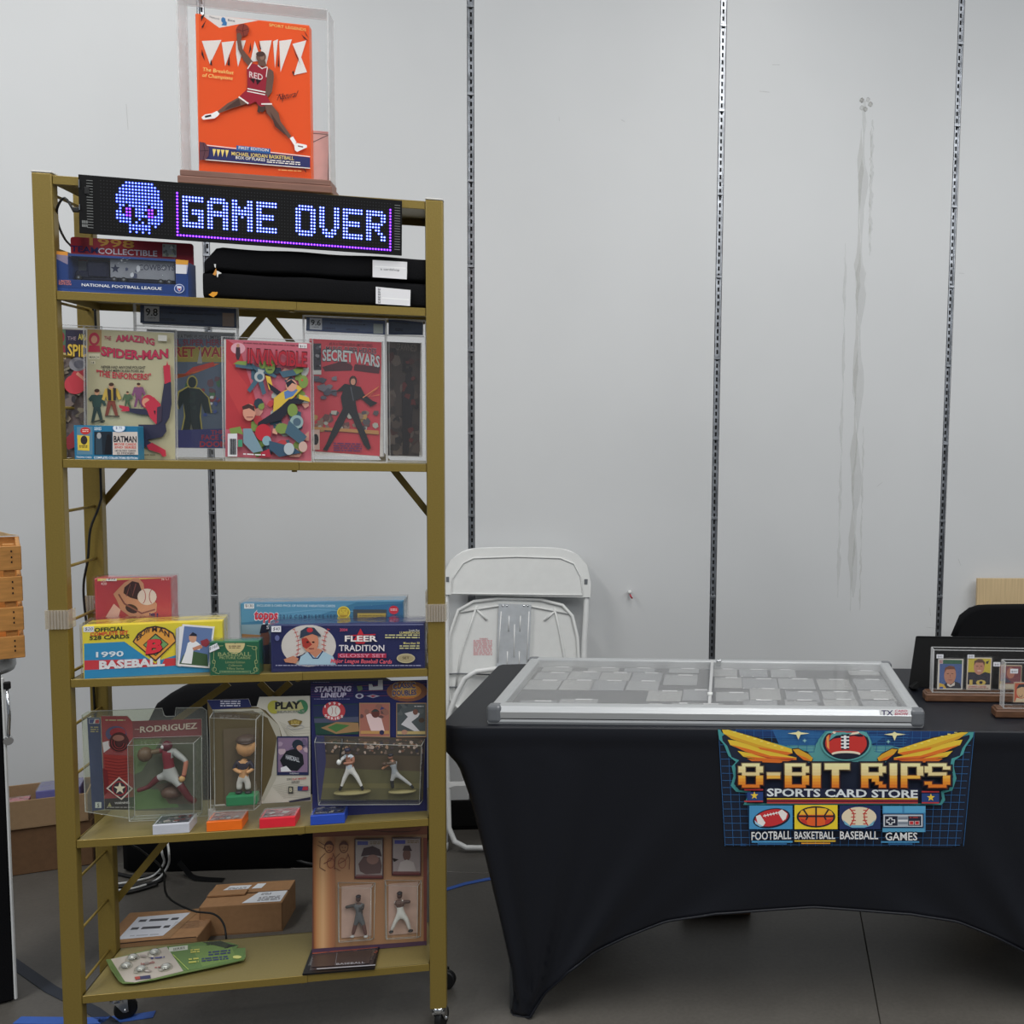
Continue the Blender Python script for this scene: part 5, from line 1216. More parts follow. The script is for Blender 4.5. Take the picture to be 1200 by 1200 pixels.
figure(it, 'catcher_figure', K8, -.024, {'hip': (652, 640, 30), 'wst': (640, 590, 34), 'chest': (632, 520, 40), 'neck': (640, 482, 22), 'lsh': (590, 500, 20), 'lel': (520, 510, 18, -6), 'mitt': (488, 530, 34, -8), 'rsh': (690, 520, 24), 'rel': (742, 560, 16, -6), 'rha': (728, 640, 15, -8), 'rgl': (716, 668, 20, -8),
        'lkn': (580, 655, 26), 'lan': (520, 712, 16), 'lft': (450, 735, 16), 'rkn': (705, 700, 26, -10), 'ran': (760, 780, 22, -6), 'rft': (800, 800, 18)},
       [('hip', 'wst', GY), ('wst', 'chest', RD2), ('chest', 'neck', RD2), ('neck', 'lsh', RD2), ('lsh', 'lel', (96, 80, 60)), ('lel', 'mitt', (84, 70, 54)), ('neck', 'rsh', GY), ('rsh', 'rel', GY), ('rel', 'rha', (170, 110, 90)), ('rha', 'rgl', (110, 40, 46)),
        ('hip', 'lkn', GY), ('lkn', 'lan', DR), ('lan', 'lft', DR), ('hip', 'rkn', GY), ('rkn', 'ran', DR), ('ran', 'rft', DR)],
       [(628, 470, 34, 36, -4, (84, 30, 44)), (500, 520, 46, 52, -6, (92, 74, 56)), (602, 478, 12, 14, -12, (190, 190, 190)), (716, 664, 20, 22, -12, (176, 140, 90)), (660, 740, 70, 46, 14, (80, 60, 50))])
# bobble head in a blister card
it = Item('figure_pack', 'white and navy blister card reading PLAY with a bobble head figure on green base', 'toy pack', SF, Z5, .050, 244, 363.5, 817, 940, ry=.02)
w, h = it.wd/2, it.h
cdp = it.uvs(K10, [(612, 95), (836, 88), (850, 130), (880, 130), (895, 78), (1168, 72), (1172, 640), (650, 668)])
cdp = [(x, max(0, z)) for x, z in cdp]
MB().prism(cdp, .001, .0024, whitecard).build('printed_card', it.root)
A = it.art(K10, y=.0008, clamp=False, base=.0002, eps=.00006)
A.poly([(612, 95), (836, 88), (850, 130), (880, 130), (895, 78), (1168, 72), (1172, 640), (650, 660)], (176, 172, 160)).poly([(612, 95), (836, 88), (850, 130), (884, 132), (930, 150), (1000, 230), (1020, 300), (960, 560), (900, 640), (650, 660)], (88, 76, 50))
A.poly([(612, 95), (836, 88), (852, 132), (640, 146)], (30, 36, 78)).fine(684, 98, 792, 134, 3, (190, 190, 200), 0, .45).poly([(640, 146), (900, 140), (1000, 230), (1020, 330), (985, 520), (920, 640), (900, 640), (960, 500), (990, 300), (940, 190), (860, 150), (650, 162)], (160, 156, 142))
for k in range(9): A.line([(1000+k*6, 210+k*10), (1080, 250+k*14), (1168, 240+k*16)], 2, (150, 146, 132)).line([(960+k*8, 560+k*8), (1060, 540+k*10), (1168, 560+k*8)], 2, (150, 146, 132))
A.ell(975, 132, 36, 36, (150, 146, 60)).ell(1122, 130, 36, 38, (56, 110, 76)).poly([(975, 108), (1120, 104), (1135, 140), (1100, 152), (980, 150)], (160, 156, 110)).text('PLAY', 980, 142, 1118, 138, 36, (28, 30, 34), .1).text('MAKERS', 990, 164, 1140, 160, 12, (130, 130, 120), .04).poly([(1048, 208), (1088, 196), (1128, 208), (1114, 232), (1088, 240), (1062, 232)], (110, 92, 44)).fine(1066, 206, 1112, 230, 3, (180, 160, 90)).ring(1090, 240, 48, 14, 3, (150, 150, 150))
A.rect(990, 290, 1162, 500, (30, 36, 70)).rect(996, 298, 1156, 484, (120, 100, 124)).blobs(998, 300, 1156, 400, 10, [(150, 130, 150), (96, 84, 110), (170, 150, 160)], 22, 5).poly([(1006, 420), (1040, 370), (1090, 356), (1130, 390), (1136, 440), (1100, 478), (1030, 470)], (22, 26, 32)).ell(1102, 336, 30, 28, (34, 44, 56)).poly([(1118, 336), (1144, 340), (1120, 348)], (30, 38, 50)).ell(1112, 352, 16, 14, (180, 130, 110)).text('HARDBALL', 1038, 412, 1112, 430, 24, (180, 184, 190), .03).poly([(1010, 460), (1040, 450), (1070, 480), (1012, 482)], (200, 200, 204)).text('ballplayer', 1060, 494, 1110, 494, 9, (190, 190, 196), .0)
A.text('2001', 1042, 528, 1070, 526, 11, (60, 60, 60), .02).text('PLAY MAKERS', 1074, 528, 1150, 522, 11, (160, 60, 60), .03).text('SERIES', 1068, 544, 1112, 542, 11, (60, 60, 60), .03).rect(1052, 562, 1078, 600, (60, 60, 56)).text('B', 1058, 590, 1072, 590, 22, (180, 176, 150), .04).rect(1102, 560, 1160, 584, (40, 56, 100)).poly([(1132, 562), (1158, 562), (1158, 582), (1126, 582)], (150, 50, 60)).poly([(1052, 640), (1172, 618), (1172, 634), (1060, 648)], (40, 40, 56))
A.build('printed_front', it.root)
blister(it, K10, [(650, 150), (915, 158), (905, 655), (655, 664)], -.001, .05)
b2 = it.uvs(K10, [(700, 250), (892, 250), (888, 650), (704, 655)], -.006)
MB().box(b2[0][0], b2[1][0], -.0062, -.0058, b2[2][1], b2[0][1], mat('brown_insert', (100, 86, 66), .6)).build('insert_card', it.root)
HF = (186, 140, 96); NJ = (40, 36, 50)
figure(it, 'bobble_head', K10, -.022, {'hip': (808, 505, 26), 'chest': (810, 450, 32), 'neck': (812, 408, 12), 'ls': (776, 428, 15), 'le': (756, 466, 14, -2), 'lh': (800, 490, 12, -10), 'rs': (845, 428, 15), 're': (864, 466, 14, -2), 'rh': (822, 490, 12, -10), 'lk': (788, 540, 20), 'lf': (786, 580, 18), 'rk': (832, 540, 20), 'rf': (834, 580, 18)},
       [('hip', 'chest', NJ), ('chest', 'neck', HF), ('chest', 'ls', NJ), ('ls', 'le', NJ), ('le', 'lh', HF), ('chest', 'rs', NJ), ('rs', 're', NJ), ('re', 'rh', HF), ('hip', 'lk', (190, 186, 180)), ('lk', 'lf', (190, 186, 180)), ('hip', 'rk', (190, 186, 180)), ('rk', 'rf', (190, 186, 180))],
       [(824, 346, 58, 64, -4, HF), (824, 308, 60, 32, -4, (70, 56, 50)), (826, 322, 40, 9, -16, (60, 48, 44)), (806, 350, 5, 4, -15, (40, 30, 30)), (842, 350, 5, 4, -15, (40, 30, 30)), (824, 362, 6, 8, -16, (190, 136, 92)), (824, 382, 14, 5, -14, (200, 196, 190)), (784, 592, 22, 10, -4, (34, 30, 34)), (836, 592, 22, 10, -4, (34, 30, 34))])
g = it.uvs(K10, [(718, 608), (885, 604), (885, 655), (712, 655)], -.03)
MB().box(g[0][0], g[1][0], -.040, -.008, max(.002, g[2][1]), g[0][1], mat('green_base', (34, 110, 70), .35, lum=1.5), .004, 2).build('figure_base', it.root)
# two figures on a navy card
it = Item('figure_pack', 'navy card reading STARTING LINEUP with two small baseball figures in a clear tray', 'toy pack', SF, Z5, .055, 366, 500.5, 799, 938)
w, h = it.wd/2, it.h
MB().box(-w, w, .001, .0026, 0, h, mat('navy_card', (32, 36, 82), .45, lum=1.4)).build('printed_card', it.root)
A = it.art(K9, y=.0008, clamp=False, base=.0002, eps=.00006)
A.poly([(370, 96), (1054, 84), (1050, 785), (380, 790)], (32, 36, 82))
for k in range(6): A.line([(372, 112+k*14), (620, 108+k*14)], 2.5, (96, 50, 96)).line([(640, 104+k*15), (1054, 92+k*16)], 3, (110, 56, 84) if k % 2 else (60, 50, 110))
A.ell(935, 150, 120, 62, (120, 80, 60)).ell(935, 150, 84, 44, (176, 120, 60)).ell(925, 146, 50, 26, (196, 150, 80))
A.text('STARTING', 392, 154, 606, 150, 30, (186, 180, 200), .08, .12, 0, out=(60, 40, 90), ow=.08).text('LINEUP', 430, 186, 578, 184, 26, (186, 180, 200), .08, .12, 0, out=(60, 40, 90), ow=.08).fine(390, 194, 600, 202, 1, (120, 120, 160))
A.text('CLASSIC', 852, 140, 984, 132, 32, (56, 62, 110), .06, .0, 5, out=(190, 170, 120), ow=.06).text('DOUBLES', 850, 176, 990, 170, 30, (56, 62, 110), .06, .0, -2, out=(190, 170, 120), ow=.06).fine(866, 188, 976, 196, 1, (190, 100, 60)).fine(384, 96, 480, 102, 1, (130, 130, 160)).poly([(640, 120), (670, 118), (676, 140), (650, 152)], (90, 110, 80))
A.poly([(766, 84), (792, 84), (794, 142), (712, 144), (710, 108), (730, 108), (736, 124), (764, 120)], (176, 176, 178))
A.ell(656, 178, 24, 15, (170, 170, 186)).ell(656, 178, 13, 10, (60, 50, 90)).poly([(696, 178), (735, 168), (776, 178), (735, 190)], (150, 150, 170)).poly([(716, 178), (735, 172), (756, 178), (735, 186)], (150, 60, 70))
A.poly([(385, 230), (650, 222), (650, 402), (400, 405)], (34, 62, 54)).poly([(385, 235), (650, 226), (650, 300), (385, 300)], (36, 44, 76)).poly([(390, 310), (650, 300), (652, 330), (392, 336)], (70, 74, 96)).poly([(520, 330), (650, 335), (655, 385), (520, 400), (430, 365)], (140, 110, 76)).poly([(520, 340), (600, 350), (520, 390), (470, 362)], (66, 106, 60))
A.ell(506, 266, 67, 56, (170, 60, 66)).ell(506, 266, 38, 33, (200, 196, 190)).ring(488, 264, 12, 26, 3, (160, 70, 70), a0=-70, a1=70).ring(526, 264, 12, 26, 3, (160, 70, 70), a0=110, a1=250)
for ch, x, y in (('1', 452, 246), ('9', 474, 230), ('9', 502, 228), ('9', 530, 234), ('S', 452, 300), ('E', 470, 310), ('R', 490, 316), ('I', 512, 317), ('E', 524, 313), ('S', 545, 304)): A.text(ch, x, y, x+(6 if ch in '1I' else 15), y, 14, (214, 204, 204), .06)
for (x0, x1, y0, y1, bg, who) in ((655, 835, 218, 420, (150, 96, 84), 0), (872, 1048, 218, 420, (72, 78, 80), 1)):
    A.rect(x0, y0, x1, y1, (150, 120, 90)); A.rect(x0+4, y0+5, x1-4, y1-6, bg); A.blobs(x0+6, y0+8, x1-6, y0+90, 8, [(110, 76, 70), (130, 90, 80), (90, 66, 66)] if who == 0 else [(60, 66, 70), (84, 88, 88)], 24, 3+who)
    cx_ = (x0+x1)/2
    if who == 0: A.poly([(cx_-50, 290), (cx_-30, 280), (cx_+40, 310), (cx_+60, 385), (cx_-20, 385), (cx_-40, 330)], (206, 180, 178)).ell(cx_+5, 280, 24, 26, (90, 50, 46)).poly([(cx_-24, 272), (cx_+5, 254), (cx_+30, 268)], (50, 60, 60)).poly([(x1-50, 240), (x1-30, 250), (x1-60, 262)], (60, 60, 100)).rect(x0+8, 382, x1-4, 400, (170, 130, 80)).ell(x1-48, 392, 14, 14, (40, 40, 70))
    else: A.poly([(cx_-40, 280), (cx_+10, 266), (cx_+50, 280), (cx_+40, 300), (cx_, 330), (cx_+50, 385), (cx_+20, 385), (cx_-60, 345), (cx_-20, 300)], (186, 184, 186)).ell(cx_+24, 272, 15, 17, (110, 76, 66)).ell(cx_+60, 320, 17, 14, (70, 56, 46)).fine(x1-70, 236, x1-16, 246, 1, (180, 180, 180)).rect(x0+6, 384, x1-6, 402, (170, 150, 100)).ell(x0+48, 390, 18, 14, (160, 120, 100))
A.poly([(400, 410), (1040, 425), (1030, 785), (420, 785)], (66, 58, 50)).blobs(440, 430, 1030, 520, 90, [(120, 100, 90), (150, 120, 100), (70, 60, 64), (50, 46, 60), (170, 150, 140), (110, 76, 60)], 12, 11).poly([(440, 520), (1030, 530), (1030, 620), (440, 600)], (74, 62, 48)).poly([(440, 600), (1030, 620), (1025, 785), (430, 785)], (86, 82, 56)).poly([(440, 690), (1026, 690), (1026, 720), (440, 716)], (100, 94, 62)).poly([(400, 410), (450, 412), (460, 560), (430, 785), (414, 785)], (44, 44, 84))
A.build('printed_front', it.root)
blister(it, K9, [(405, 410), (1040, 430), (1028, 786), (428, 790)], -.001, .042)
WU = (200, 198, 196)
mb = MB()
for (x0, x1, z) in ((505, 722, 752), (825, 988, 746)):
    p = it.uvs(K9, [(x0, z), (x1, z)], -.024); mb.lathe([(0, 0), ((p[1][0]-p[0][0])/2, 0), ((p[1][0]-p[0][0])/2, .003), (0, .003)], mat('sand_base', (150, 140, 96), .6), ((p[0][0]+p[1][0])/2, -.022, p[0][1]), 20)
    for v in mb.bm.verts:
        pass
o = mb.build('figure_base', it.root)
for v in o.data.vertices: v.co.y = -.022+(v.co.y+.022)*.45
figure(it, 'batter_figure', K9, -.022, {'hip': (602, 600, 19), 'chest': (592, 545, 24), 'neck': (588, 520, 9), 'rs': (618, 535, 13), 're': (622, 568, 11, -4), 'h': (560, 575, 9, -8), 'ls': (568, 535, 12), 'h2': (536, 566, 10, -6), 'lk': (572, 650, 15), 'la': (552, 705, 9), 'lf': (538, 735, 11), 'rk': (640, 650, 15), 'ra': (668, 705, 9), 'rf': (676, 732, 11)},
       [('hip', 'chest', (176, 184, 196)), ('chest', 'neck', (110, 70, 56)), ('neck', 'rs', (176, 184, 196)), ('rs', 're', (150, 100, 80)), ('re', 'h', (150, 100, 80)), ('neck', 'ls', (176, 184, 196)), ('ls', 'h2', (200, 200, 204)), ('hip', 'lk', WU), ('lk', 'la', WU), ('la', 'lf', (24, 24, 28)), ('hip', 'rk', WU), ('rk', 'ra', WU), ('ra', 'rf', (24, 24, 28))],
       [(588, 504, 17, 20, -2, (90, 60, 52)), (586, 494, 20, 14, -3, (34, 34, 60)), (536, 566, 15, 19, -8, (225, 225, 225))])
p, q = it.uvs(K9, [(540, 562), (556, 425)], -.03)
MB().tube([(p[0], -.030, p[1]), (p[0]*.7+q[0]*.3, -.030, p[1]*.7+q[1]*.3), (q[0], -.030, q[1])], [.0016, .0020, .0034], blk_pl, 8).build('bat', it.root)
figure(it, 'pitcher_figure', K9, -.022, {'hip': (862, 628, 17), 'chest': (855, 575, 20), 'neck': (842, 548, 9), 'ls': (830, 575, 11), 'lh': (785, 608, 8, -6), 'rs': (868, 568, 11), 'rh': (806, 575, 9, -6), 'lk': (846, 672, 13), 'lf': (852, 722, 10), 'rk': (912, 664, 13), 'ra': (958, 700, 9), 'rf': (972, 722, 10)},
       [('hip', 'chest', (140, 144, 150)), ('chest', 'neck', (150, 104, 84)), ('chest', 'ls', (140, 144, 150)), ('ls', 'lh', (160, 110, 80)), ('chest', 'rs', (140, 144, 150)), ('rs', 'rh', (80, 66, 56)), ('hip', 'lk', (160, 160, 162)), ('lk', 'lf', (30, 30, 34)), ('hip', 'rk', (160, 160, 162)), ('rk', 'ra', (160, 160, 162)), ('ra', 'rf', (24, 24, 28))],
       [(838, 534, 16, 18, -2, (140, 96, 78)), (838, 524, 18, 11, -3, (30, 30, 40)), (802, 576, 16, 14, -8, (70, 52, 42))])
# four small deck boxes
for (L_, R_, T_, B_, col, cn, top) in ((178.8, 222, 965, 976.5, (170, 172, 180), 'white', (70, 72, 82)), (242, 283.6, 961, 973.5, (226, 98, 22), 'orange', (150, 90, 60)), (304, 346, 957, 968.5, (196, 34, 48), 'red', (130, 40, 46)), (363.8, 404, 955, 966, (36, 66, 156), 'blue', (60, 66, 90))):
    it = Item('deck_box', 'small %s trading card deck box lying flat at the front edge of the board' % cn, 'box', SF, Z5, .004, L_, R_, T_, B_, group=None, ry=.03)
    h = .0235; w = it.wd/2; D = .062
    cm = mat(cn+'_carton', col, .4, lum=1.45)
    MB().box(-w, w, 0, D, 0, h, cm, .0008).build('carton', it.root)
    A = Art((0, 0, 1), lambda x, y, d, h=h: (x, y, h-d), printg, 1.3)
    A.rect(-w+.004, .008, w-.004, D-.006, top); R_ = random.Random(L_)
    A.blobs(-w+.006, .012, w-.006, D-.01, 16, [(40, 34, 38), (150, 146, 140), (110, 50, 50) if cn != 'blue' else (130, 130, 140), tuple(int(c*.6) for c in col)], .009, int(L_)); A.fine(-w+.01, .010, w*.3, .016, 1, (200, 200, 200))
    A.build('printed_top', it.root)
    MB().box(-w-.001, w+.001, -.001, D+.001, h+.0030, h+.0036, wrap).build('clear_lid', it.root)
for (x, y, lab) in ((369, 938, 'small clear acrylic stand tab beside the blue deck box'), (247.5, 938, 'small clear acrylic stand tab behind the orange deck box')):
    it = Item('card_stand', lab, 'stand', SF, Z5, .075, x-4, x+5, y-12, y+2); w = it.wd/2
    MB().box(-w, w, 0, .002, 0, .03, slab_e, .0005).box(-w, w, .002, .03, 0, .002, slab_e, .0005).build('clear_tab', it.root)

# ================================================================== BOTTOM BOARD
K11 = (320, 950, 4.8); K12 = (60, 960, 4.286)
it = Item('figure_pack', 'brown card with two framed portraits and two small figures, leaning on the bottom board', 'toy pack', SF, Z6, .100, 365.5, 500, 972, 1106, tilt=.10)
w, h = it.wd/2, it.h
MB().box(-w, w, .001, .003, 0, h, mat('brown_card', (120, 84, 62), .6, lum=1.3), .0005).build('backing_card', it.root)
A = it.art(K11, y=.001)
A.poly([(210, 110), (866, 90), (866, 725), (216, 770)], (150, 112, 82))
for k in range(14): A.poly([(222+k*9, 118), (232+k*9, 118), (234+k*9, 760-k*2), (224+k*9, 761-k*2)], [(140, 88, 56), (160, 104, 66), (172, 122, 80), (180, 134, 90), (186, 142, 98), (190, 148, 106), (194, 152, 110), (188, 144, 102), (180, 134, 94), (172, 124, 86), (164, 114, 78), (156, 106, 74), (150, 102, 72), (146, 100, 72)][k])
A.poly([(210, 108), (866, 88), (866, 130), (212, 148)], (120, 74, 56)).line([(270, 145), (540, 128)], 4, (110, 60, 50)).ring(690, 104, 138, 16, 3, (40, 30, 40), 30, 0, 180).poly([(212, 130), (222, 130), (228, 768), (216, 770)], (96, 60, 52)).poly([(846, 150), (866, 150), (866, 725), (848, 728)], (110, 60, 52)).poly([(216, 745), (866, 700), (866, 726), (216, 772)], (70, 50, 70))
# two sketched players
for sx, x in ((1, 315), (-1, 398)):
    A.ring(x, 200, 26, 32, 4, (90, 56, 46)).poly([(x-28, 192), (x-14, 172), (x+14, 172), (x+28, 192), (x, 186)], (80, 48, 42)).line([(x-12, 202), (x-4, 202)], 3, (80, 50, 44)).line([(x+4, 202), (x+12, 202)], 3, (80, 50, 44)).line([(x-8, 218), (x+8, 218)], 3, (100, 56, 50))
    A.line([(x-22, 234), (x-50, 262), (x-52, 310), (x-20, 328)], 3.5, (96, 60, 50)).line([(x+22, 234), (x+34, 262), (x+30, 320)], 3.5, (96, 60, 50)).line([(x-30, 290), (x+10, 270), (x+26, 240)], 4, (110, 70, 56)).ring(x+10*sx, 286, 22, 28, 3, (120, 60, 50))
A.line([(250, 190), (290, 210)], 3, (96, 60, 50)).line([(256, 172), (300, 196)], 3, (96, 60, 50))
for (x0, y0, x1, y1) in ((458, 155, 622, 370), (668, 148, 834, 352)):
    A.rect(x0, y0, x1, y1, (70, 40, 40)); A.rect(x0+8, y0+8, x1-8, y1-22, (140, 128, 126)); A.rect(x0+16, y0+14, x0+76, y0+34, (70, 70, 130)); A.fine(x0+88, y0+16, x1-14, y0+34, 2, (110, 90, 60)); A.rect(x0+8, y1-22, x1-8, y1-6, (96, 50, 48))
A.poly([(480, 290), (510, 250), (600, 255), (612, 300), (604, 340), (520, 345), (490, 330)], (86, 68, 66)).poly([(494, 250), (510, 206), (560, 194), (600, 212), (612, 250), (560, 240)], (60, 48, 50)).ell(560, 266, 34, 26, (120, 92, 84))
A.ell(752, 240, 22, 34, (96, 70, 64)).poly([(728, 218), (738, 192), (768, 190), (782, 220)], (60, 46, 48)).poly([(716, 280), (752, 266), (790, 280), (806, 330), (700, 330)], (160, 150, 146)).poly([(672, 258), (706, 266), (680, 280)], (40, 30, 30))
A.build('printed_front', it.root)
for (pts, kk) in (([(386, 425), (556, 420), (552, 700), (386, 716)], 0), ([(650, 412), (816, 408), (814, 688), (652, 700)], 1)):
    p = it.uvs(K11, pts, -.001)
    MB().box(p[0][0], p[1][0], -.0018, -.0006, p[3][1], p[0][1], mat('pink_tray%d' % kk, (176, 146, 134), .5, lum=1.3)).build('figure_tray', it.root)
    blister(it, K11, [(pts[0][0]-20, pts[0][1]-22), (pts[1][0]+18, pts[1][1]-16), (pts[2][0]+16, pts[2][1]+18), (pts[3][0]-18, pts[3][1]+18)], -.0005, .024, taper=.006)
blister(it, K11, [(462, 158), (620, 154), (620, 366), (462, 368)], -.0008, .004, taper=.002); blister(it, K11, [(672, 150), (832, 148), (832, 350), (672, 352)], -.0008, .004, taper=.002)
G3 = (84, 86, 90)
figure(it, 'player_figure', K11, -.013, {'hip': (484, 590, 20), 'chest': (484, 540, 22), 'neck': (482, 516, 9), 'ls': (460, 532, 12), 'lh': (404, 545, 10), 'rs': (506, 532, 12), 'rh': (500, 560, 10, -5), 'lk': (464, 640, 14), 'lf': (448, 700, 10), 'rk': (508, 640, 14), 'rf': (522, 702, 10)},
       [('hip', 'chest', G3), ('chest', 'neck', (70, 50, 46)), ('chest', 'ls', G3), ('ls', 'lh', (60, 56, 56)), ('chest', 'rs', G3), ('rs', 'rh', (60, 56, 56)), ('hip', 'lk', G3), ('lk', 'lf', (90, 60, 56)), ('hip', 'rk', G3), ('rk', 'rf', (90, 60, 56))],
       [(480, 496, 15, 19, -1, (70, 48, 44)), (480, 482, 16, 10, -2, (40, 36, 44)), (446, 708, 14, 8, -2, (160, 160, 160)), (522, 708, 14, 8, -2, (160, 160, 160))])
figure(it, 'player_figure', K11, -.013, {'hip': (718, 572, 20), 'chest': (712, 528, 22), 'neck': (712, 500, 9), 'ls': (690, 516, 12), 'lh': (722, 528, 10, -6), 'rs': (734, 512, 12), 'rh': (775, 512, 11, -2), 'lk': (690, 620, 14), 'lf': (665, 676, 10), 'rk': (752, 612, 14), 'rf': (770, 670, 10)},
       [('hip', 'chest', (196, 194, 190)), ('chest', 'neck', (80, 56, 48)), ('chest', 'ls', (196, 194, 190)), ('ls', 'lh', (80, 56, 48)), ('chest', 'rs', (196, 194, 190)), ('rs', 'rh', (70, 50, 46)), ('hip', 'lk', (196, 194, 190)), ('lk', 'lf', (190, 186, 182)), ('hip', 'rk', (196, 194, 190)), ('rk', 'rf', (190, 186, 182))],
       [(712, 478, 16, 20, -1, (70, 46, 40)), (712, 464, 17, 11, -2, (40, 34, 40)), (664, 682, 14, 8, -2, (30, 30, 34)), (774, 676, 16, 8, -2, (24, 24, 28))])

def flat_thing(name, label, cat, K, outline, z0, th, m, zf=None):
    P = [SF.at_z(K[0]+x/K[2], K[1]+y/K[2], z0) for x, y in outline]
    c = Vector((sum(p.x for p in P)/len(P), sum(p.y for p in P)/len(P), 0))
    t = thing(name, label, cat, SF.w(c.x, c.y, z0), SF.yaw)
    return t, c
# black folder with a printed insert
ol = [(215, 782), (605, 745), (572, 885), (165, 918)]
z0 = Z6+.0015
t, c = flat_thing('printed_folder', 'flat black folded card packaging lying on the front of the bottom board', 'packaging', K11, ol, z0, .004, blk_pl)
P = [SF.at_z(K11[0]+x/K11[2], K11[1]+y/K11[2], z0+.004)-c for x, y in ol]
mb = MB(); T_ = [mb.bm.verts.new((p.x, p.y, .004)) for p in P]; B_ = [mb.bm.verts.new((p.x, p.y, 0)) for p in P]
mb._set([mb.bm.faces.new(T_), mb.bm.faces.new(B_[::-1])]+[mb.bm.faces.new((T_[i], T_[(i+1) % 4], B_[(i+1) % 4], B_[i])) for i in range(4)], blk_pl); mb.build('folder', t)
def topart(K, z, c, m=None, gain=1.3, eps=.00012, base=.0003, zf=None):
    def cv(px, py, d):
        p = SF.at_z(px, py, z-d); return (p.x-c.x, p.y-c.y, (z-z0_)-d+(zf(p.x-c.x, p.y-c.y) if zf else 0))
    return Art(K, cv, m or printg, gain, eps, base)
z0_ = z0
A = topart(K11, z0+.004, c)
A.poly([(222, 790), (596, 755), (560, 870), (205, 900)], (44, 38, 40)).poly([(222, 790), (590, 757), (588, 770), (222, 806)], (150, 70, 40)).blobs(225, 785, 590, 800, 8, [(190, 90, 50), (110, 60, 50)], 14, 3, .4).poly([(226, 810), (560, 780), (540, 858), (214, 880)], (58, 48, 46)).text('BASEBALL', 356, 868, 516, 858, 10, (140, 140, 146), .02).line([(245, 890), (575, 868)], 5, (150, 150, 156)).line([(360, 800), (350, 870)], 2, (110, 110, 116))
A.build('printed_insert', t)
MB().box(-.075, .075, -.03, .03, .0050, .0056, wrap).build('clear_sleeve', t)
# green blister card lying on the board, curling up at the right
ol = [(275, 705), (300, 702), (420, 672), (560, 640), (690, 628), (740, 618), (830, 612), (900, 620), (940, 632), (930, 648), (975, 645), (978, 690), (968, 706), (820, 740), (700, 765), (520, 805), (420, 822), (360, 824), (340, 812), (300, 755)]
z0 = Z6+.010; z0_ = z0
t, c = flat_thing('baseball_blister_card', 'green and white card with small clear domes lying on the bottom board', 'packaging', K12, ol, z0, .002, whitecard)
gm = mat('green_card', (88, 108, 60), .5, lum=1.4)
P = [SF.at_z(K12[0]+x/K12[2], K12[1]+y/K12[2], z0)-c for x, y in ol]
mb = MB(); T_ = [mb.bm.verts.new((p.x, p.y, 0)) for p in P]; B_ = [mb.bm.verts.new((p.x, p.y, -.0016)) for p in P]
mb._set([mb.bm.faces.new(T_), mb.bm.faces.new(B_[::-1])]+[mb.bm.faces.new((T_[i], T_[(i+1) % len(P)], B_[(i+1) % len(P)], B_[i])) for i in range(len(P))], gm)
mb.build('backing_card', t)
MB().box(-.05, .05, -.02, .02, -.0095, -.0020, gm, .002).build('folded_flap', t)
A = topart(K12, z0, c)
A.poly([(300, 703), (580, 640), (664, 762), (520, 798), (420, 820), (372, 816), (330, 758)], (166, 158, 148)).poly([(275, 706), (300, 703), (372, 818), (345, 812)], (84, 104, 62)).poly([(580, 640), (690, 626), (740, 618), (900, 620), (940, 636), (930, 648), (975, 645), (968, 704), (820, 738), (664, 762)], (84, 112, 58)).poly([(700, 640), (900, 625), (930, 700), (760, 740)], (98, 124, 64))
A.rect(592, 644, 686, 666, (180, 184, 170), -.12).text('SERIES', 612, 660, 672, 650, 11, (80, 80, 76), .04).poly([(760, 618), (850, 610), (925, 636), (880, 648)], (48, 58, 36)).fine(780, 618, 870, 636, 2, (30, 36, 26)).poly([(870, 650), (890, 630), (940, 632), (900, 640)], (20, 22, 22)).fine(790, 665, 900, 690, 2, (50, 60, 90), -.1, .6).fine(756, 698, 890, 720, 2, (46, 56, 90), -.1, .6).fine(700, 655, 745, 676, 2, (190, 180, 90), -.1).fine(690, 700, 740, 730, 2, (170, 170, 80), -.1).ell(934, 692, 22, 8, (190, 190, 110))
A.line([(612, 680), (690, 756)], 3, (160, 180, 90)).poly([(418, 792), (498, 782), (500, 798), (424, 806)], (44, 44, 80)).poly([(418, 792), (444, 788), (448, 802), (424, 806)], (150, 60, 50)).text('baseballs', 450, 732, 520, 722, 12, (130, 60, 56), .04).fine(500, 695, 570, 708, 1, (70, 70, 120), -.1).fine(520, 742, 580, 752, 1, (150, 80, 80), -.1).blobs(380, 680, 560, 770, 10, [(150, 144, 136), (178, 172, 164), (140, 130, 124)], 22, 4, .4)
A.build('printed_front', t)
for (x, y) in ((375, 745), (408, 704), (450, 762), (518, 678), (575, 752)):
    p = SF.at_z(K12[0]+x/K12[2], K12[1]+y/K12[2], z0)-c
    d = MB(); d.lathe([(.0155*math.cos(a_), .0125*math.sin(a_)) for a_ in [math.pi/2*k/6 for k in range(6)]]+[(.0012, .0125)], blis, (p.x, p.y, .0006), 18); o = d.build('clear_dome', t)
    MB().ell((p.x, p.y, .007), (.0105, .0105, .0065), mat('silver_ball', (200, 200, 196), .25, .35), 2).build('mini_ball', o)
# ================================================================== BEHIND THE SHELVING UNIT
K13 = (100, 1000, 4.615)
FL = Frame(0, 0, 0)
def floor_frame(p1, p2, z=0):
    a, b = FL.at_z(*p1, z), FL.at_z(*p2, z); d = b-a
    return Frame(a.x, a.y, math.atan2(d.y, d.x)), d.length
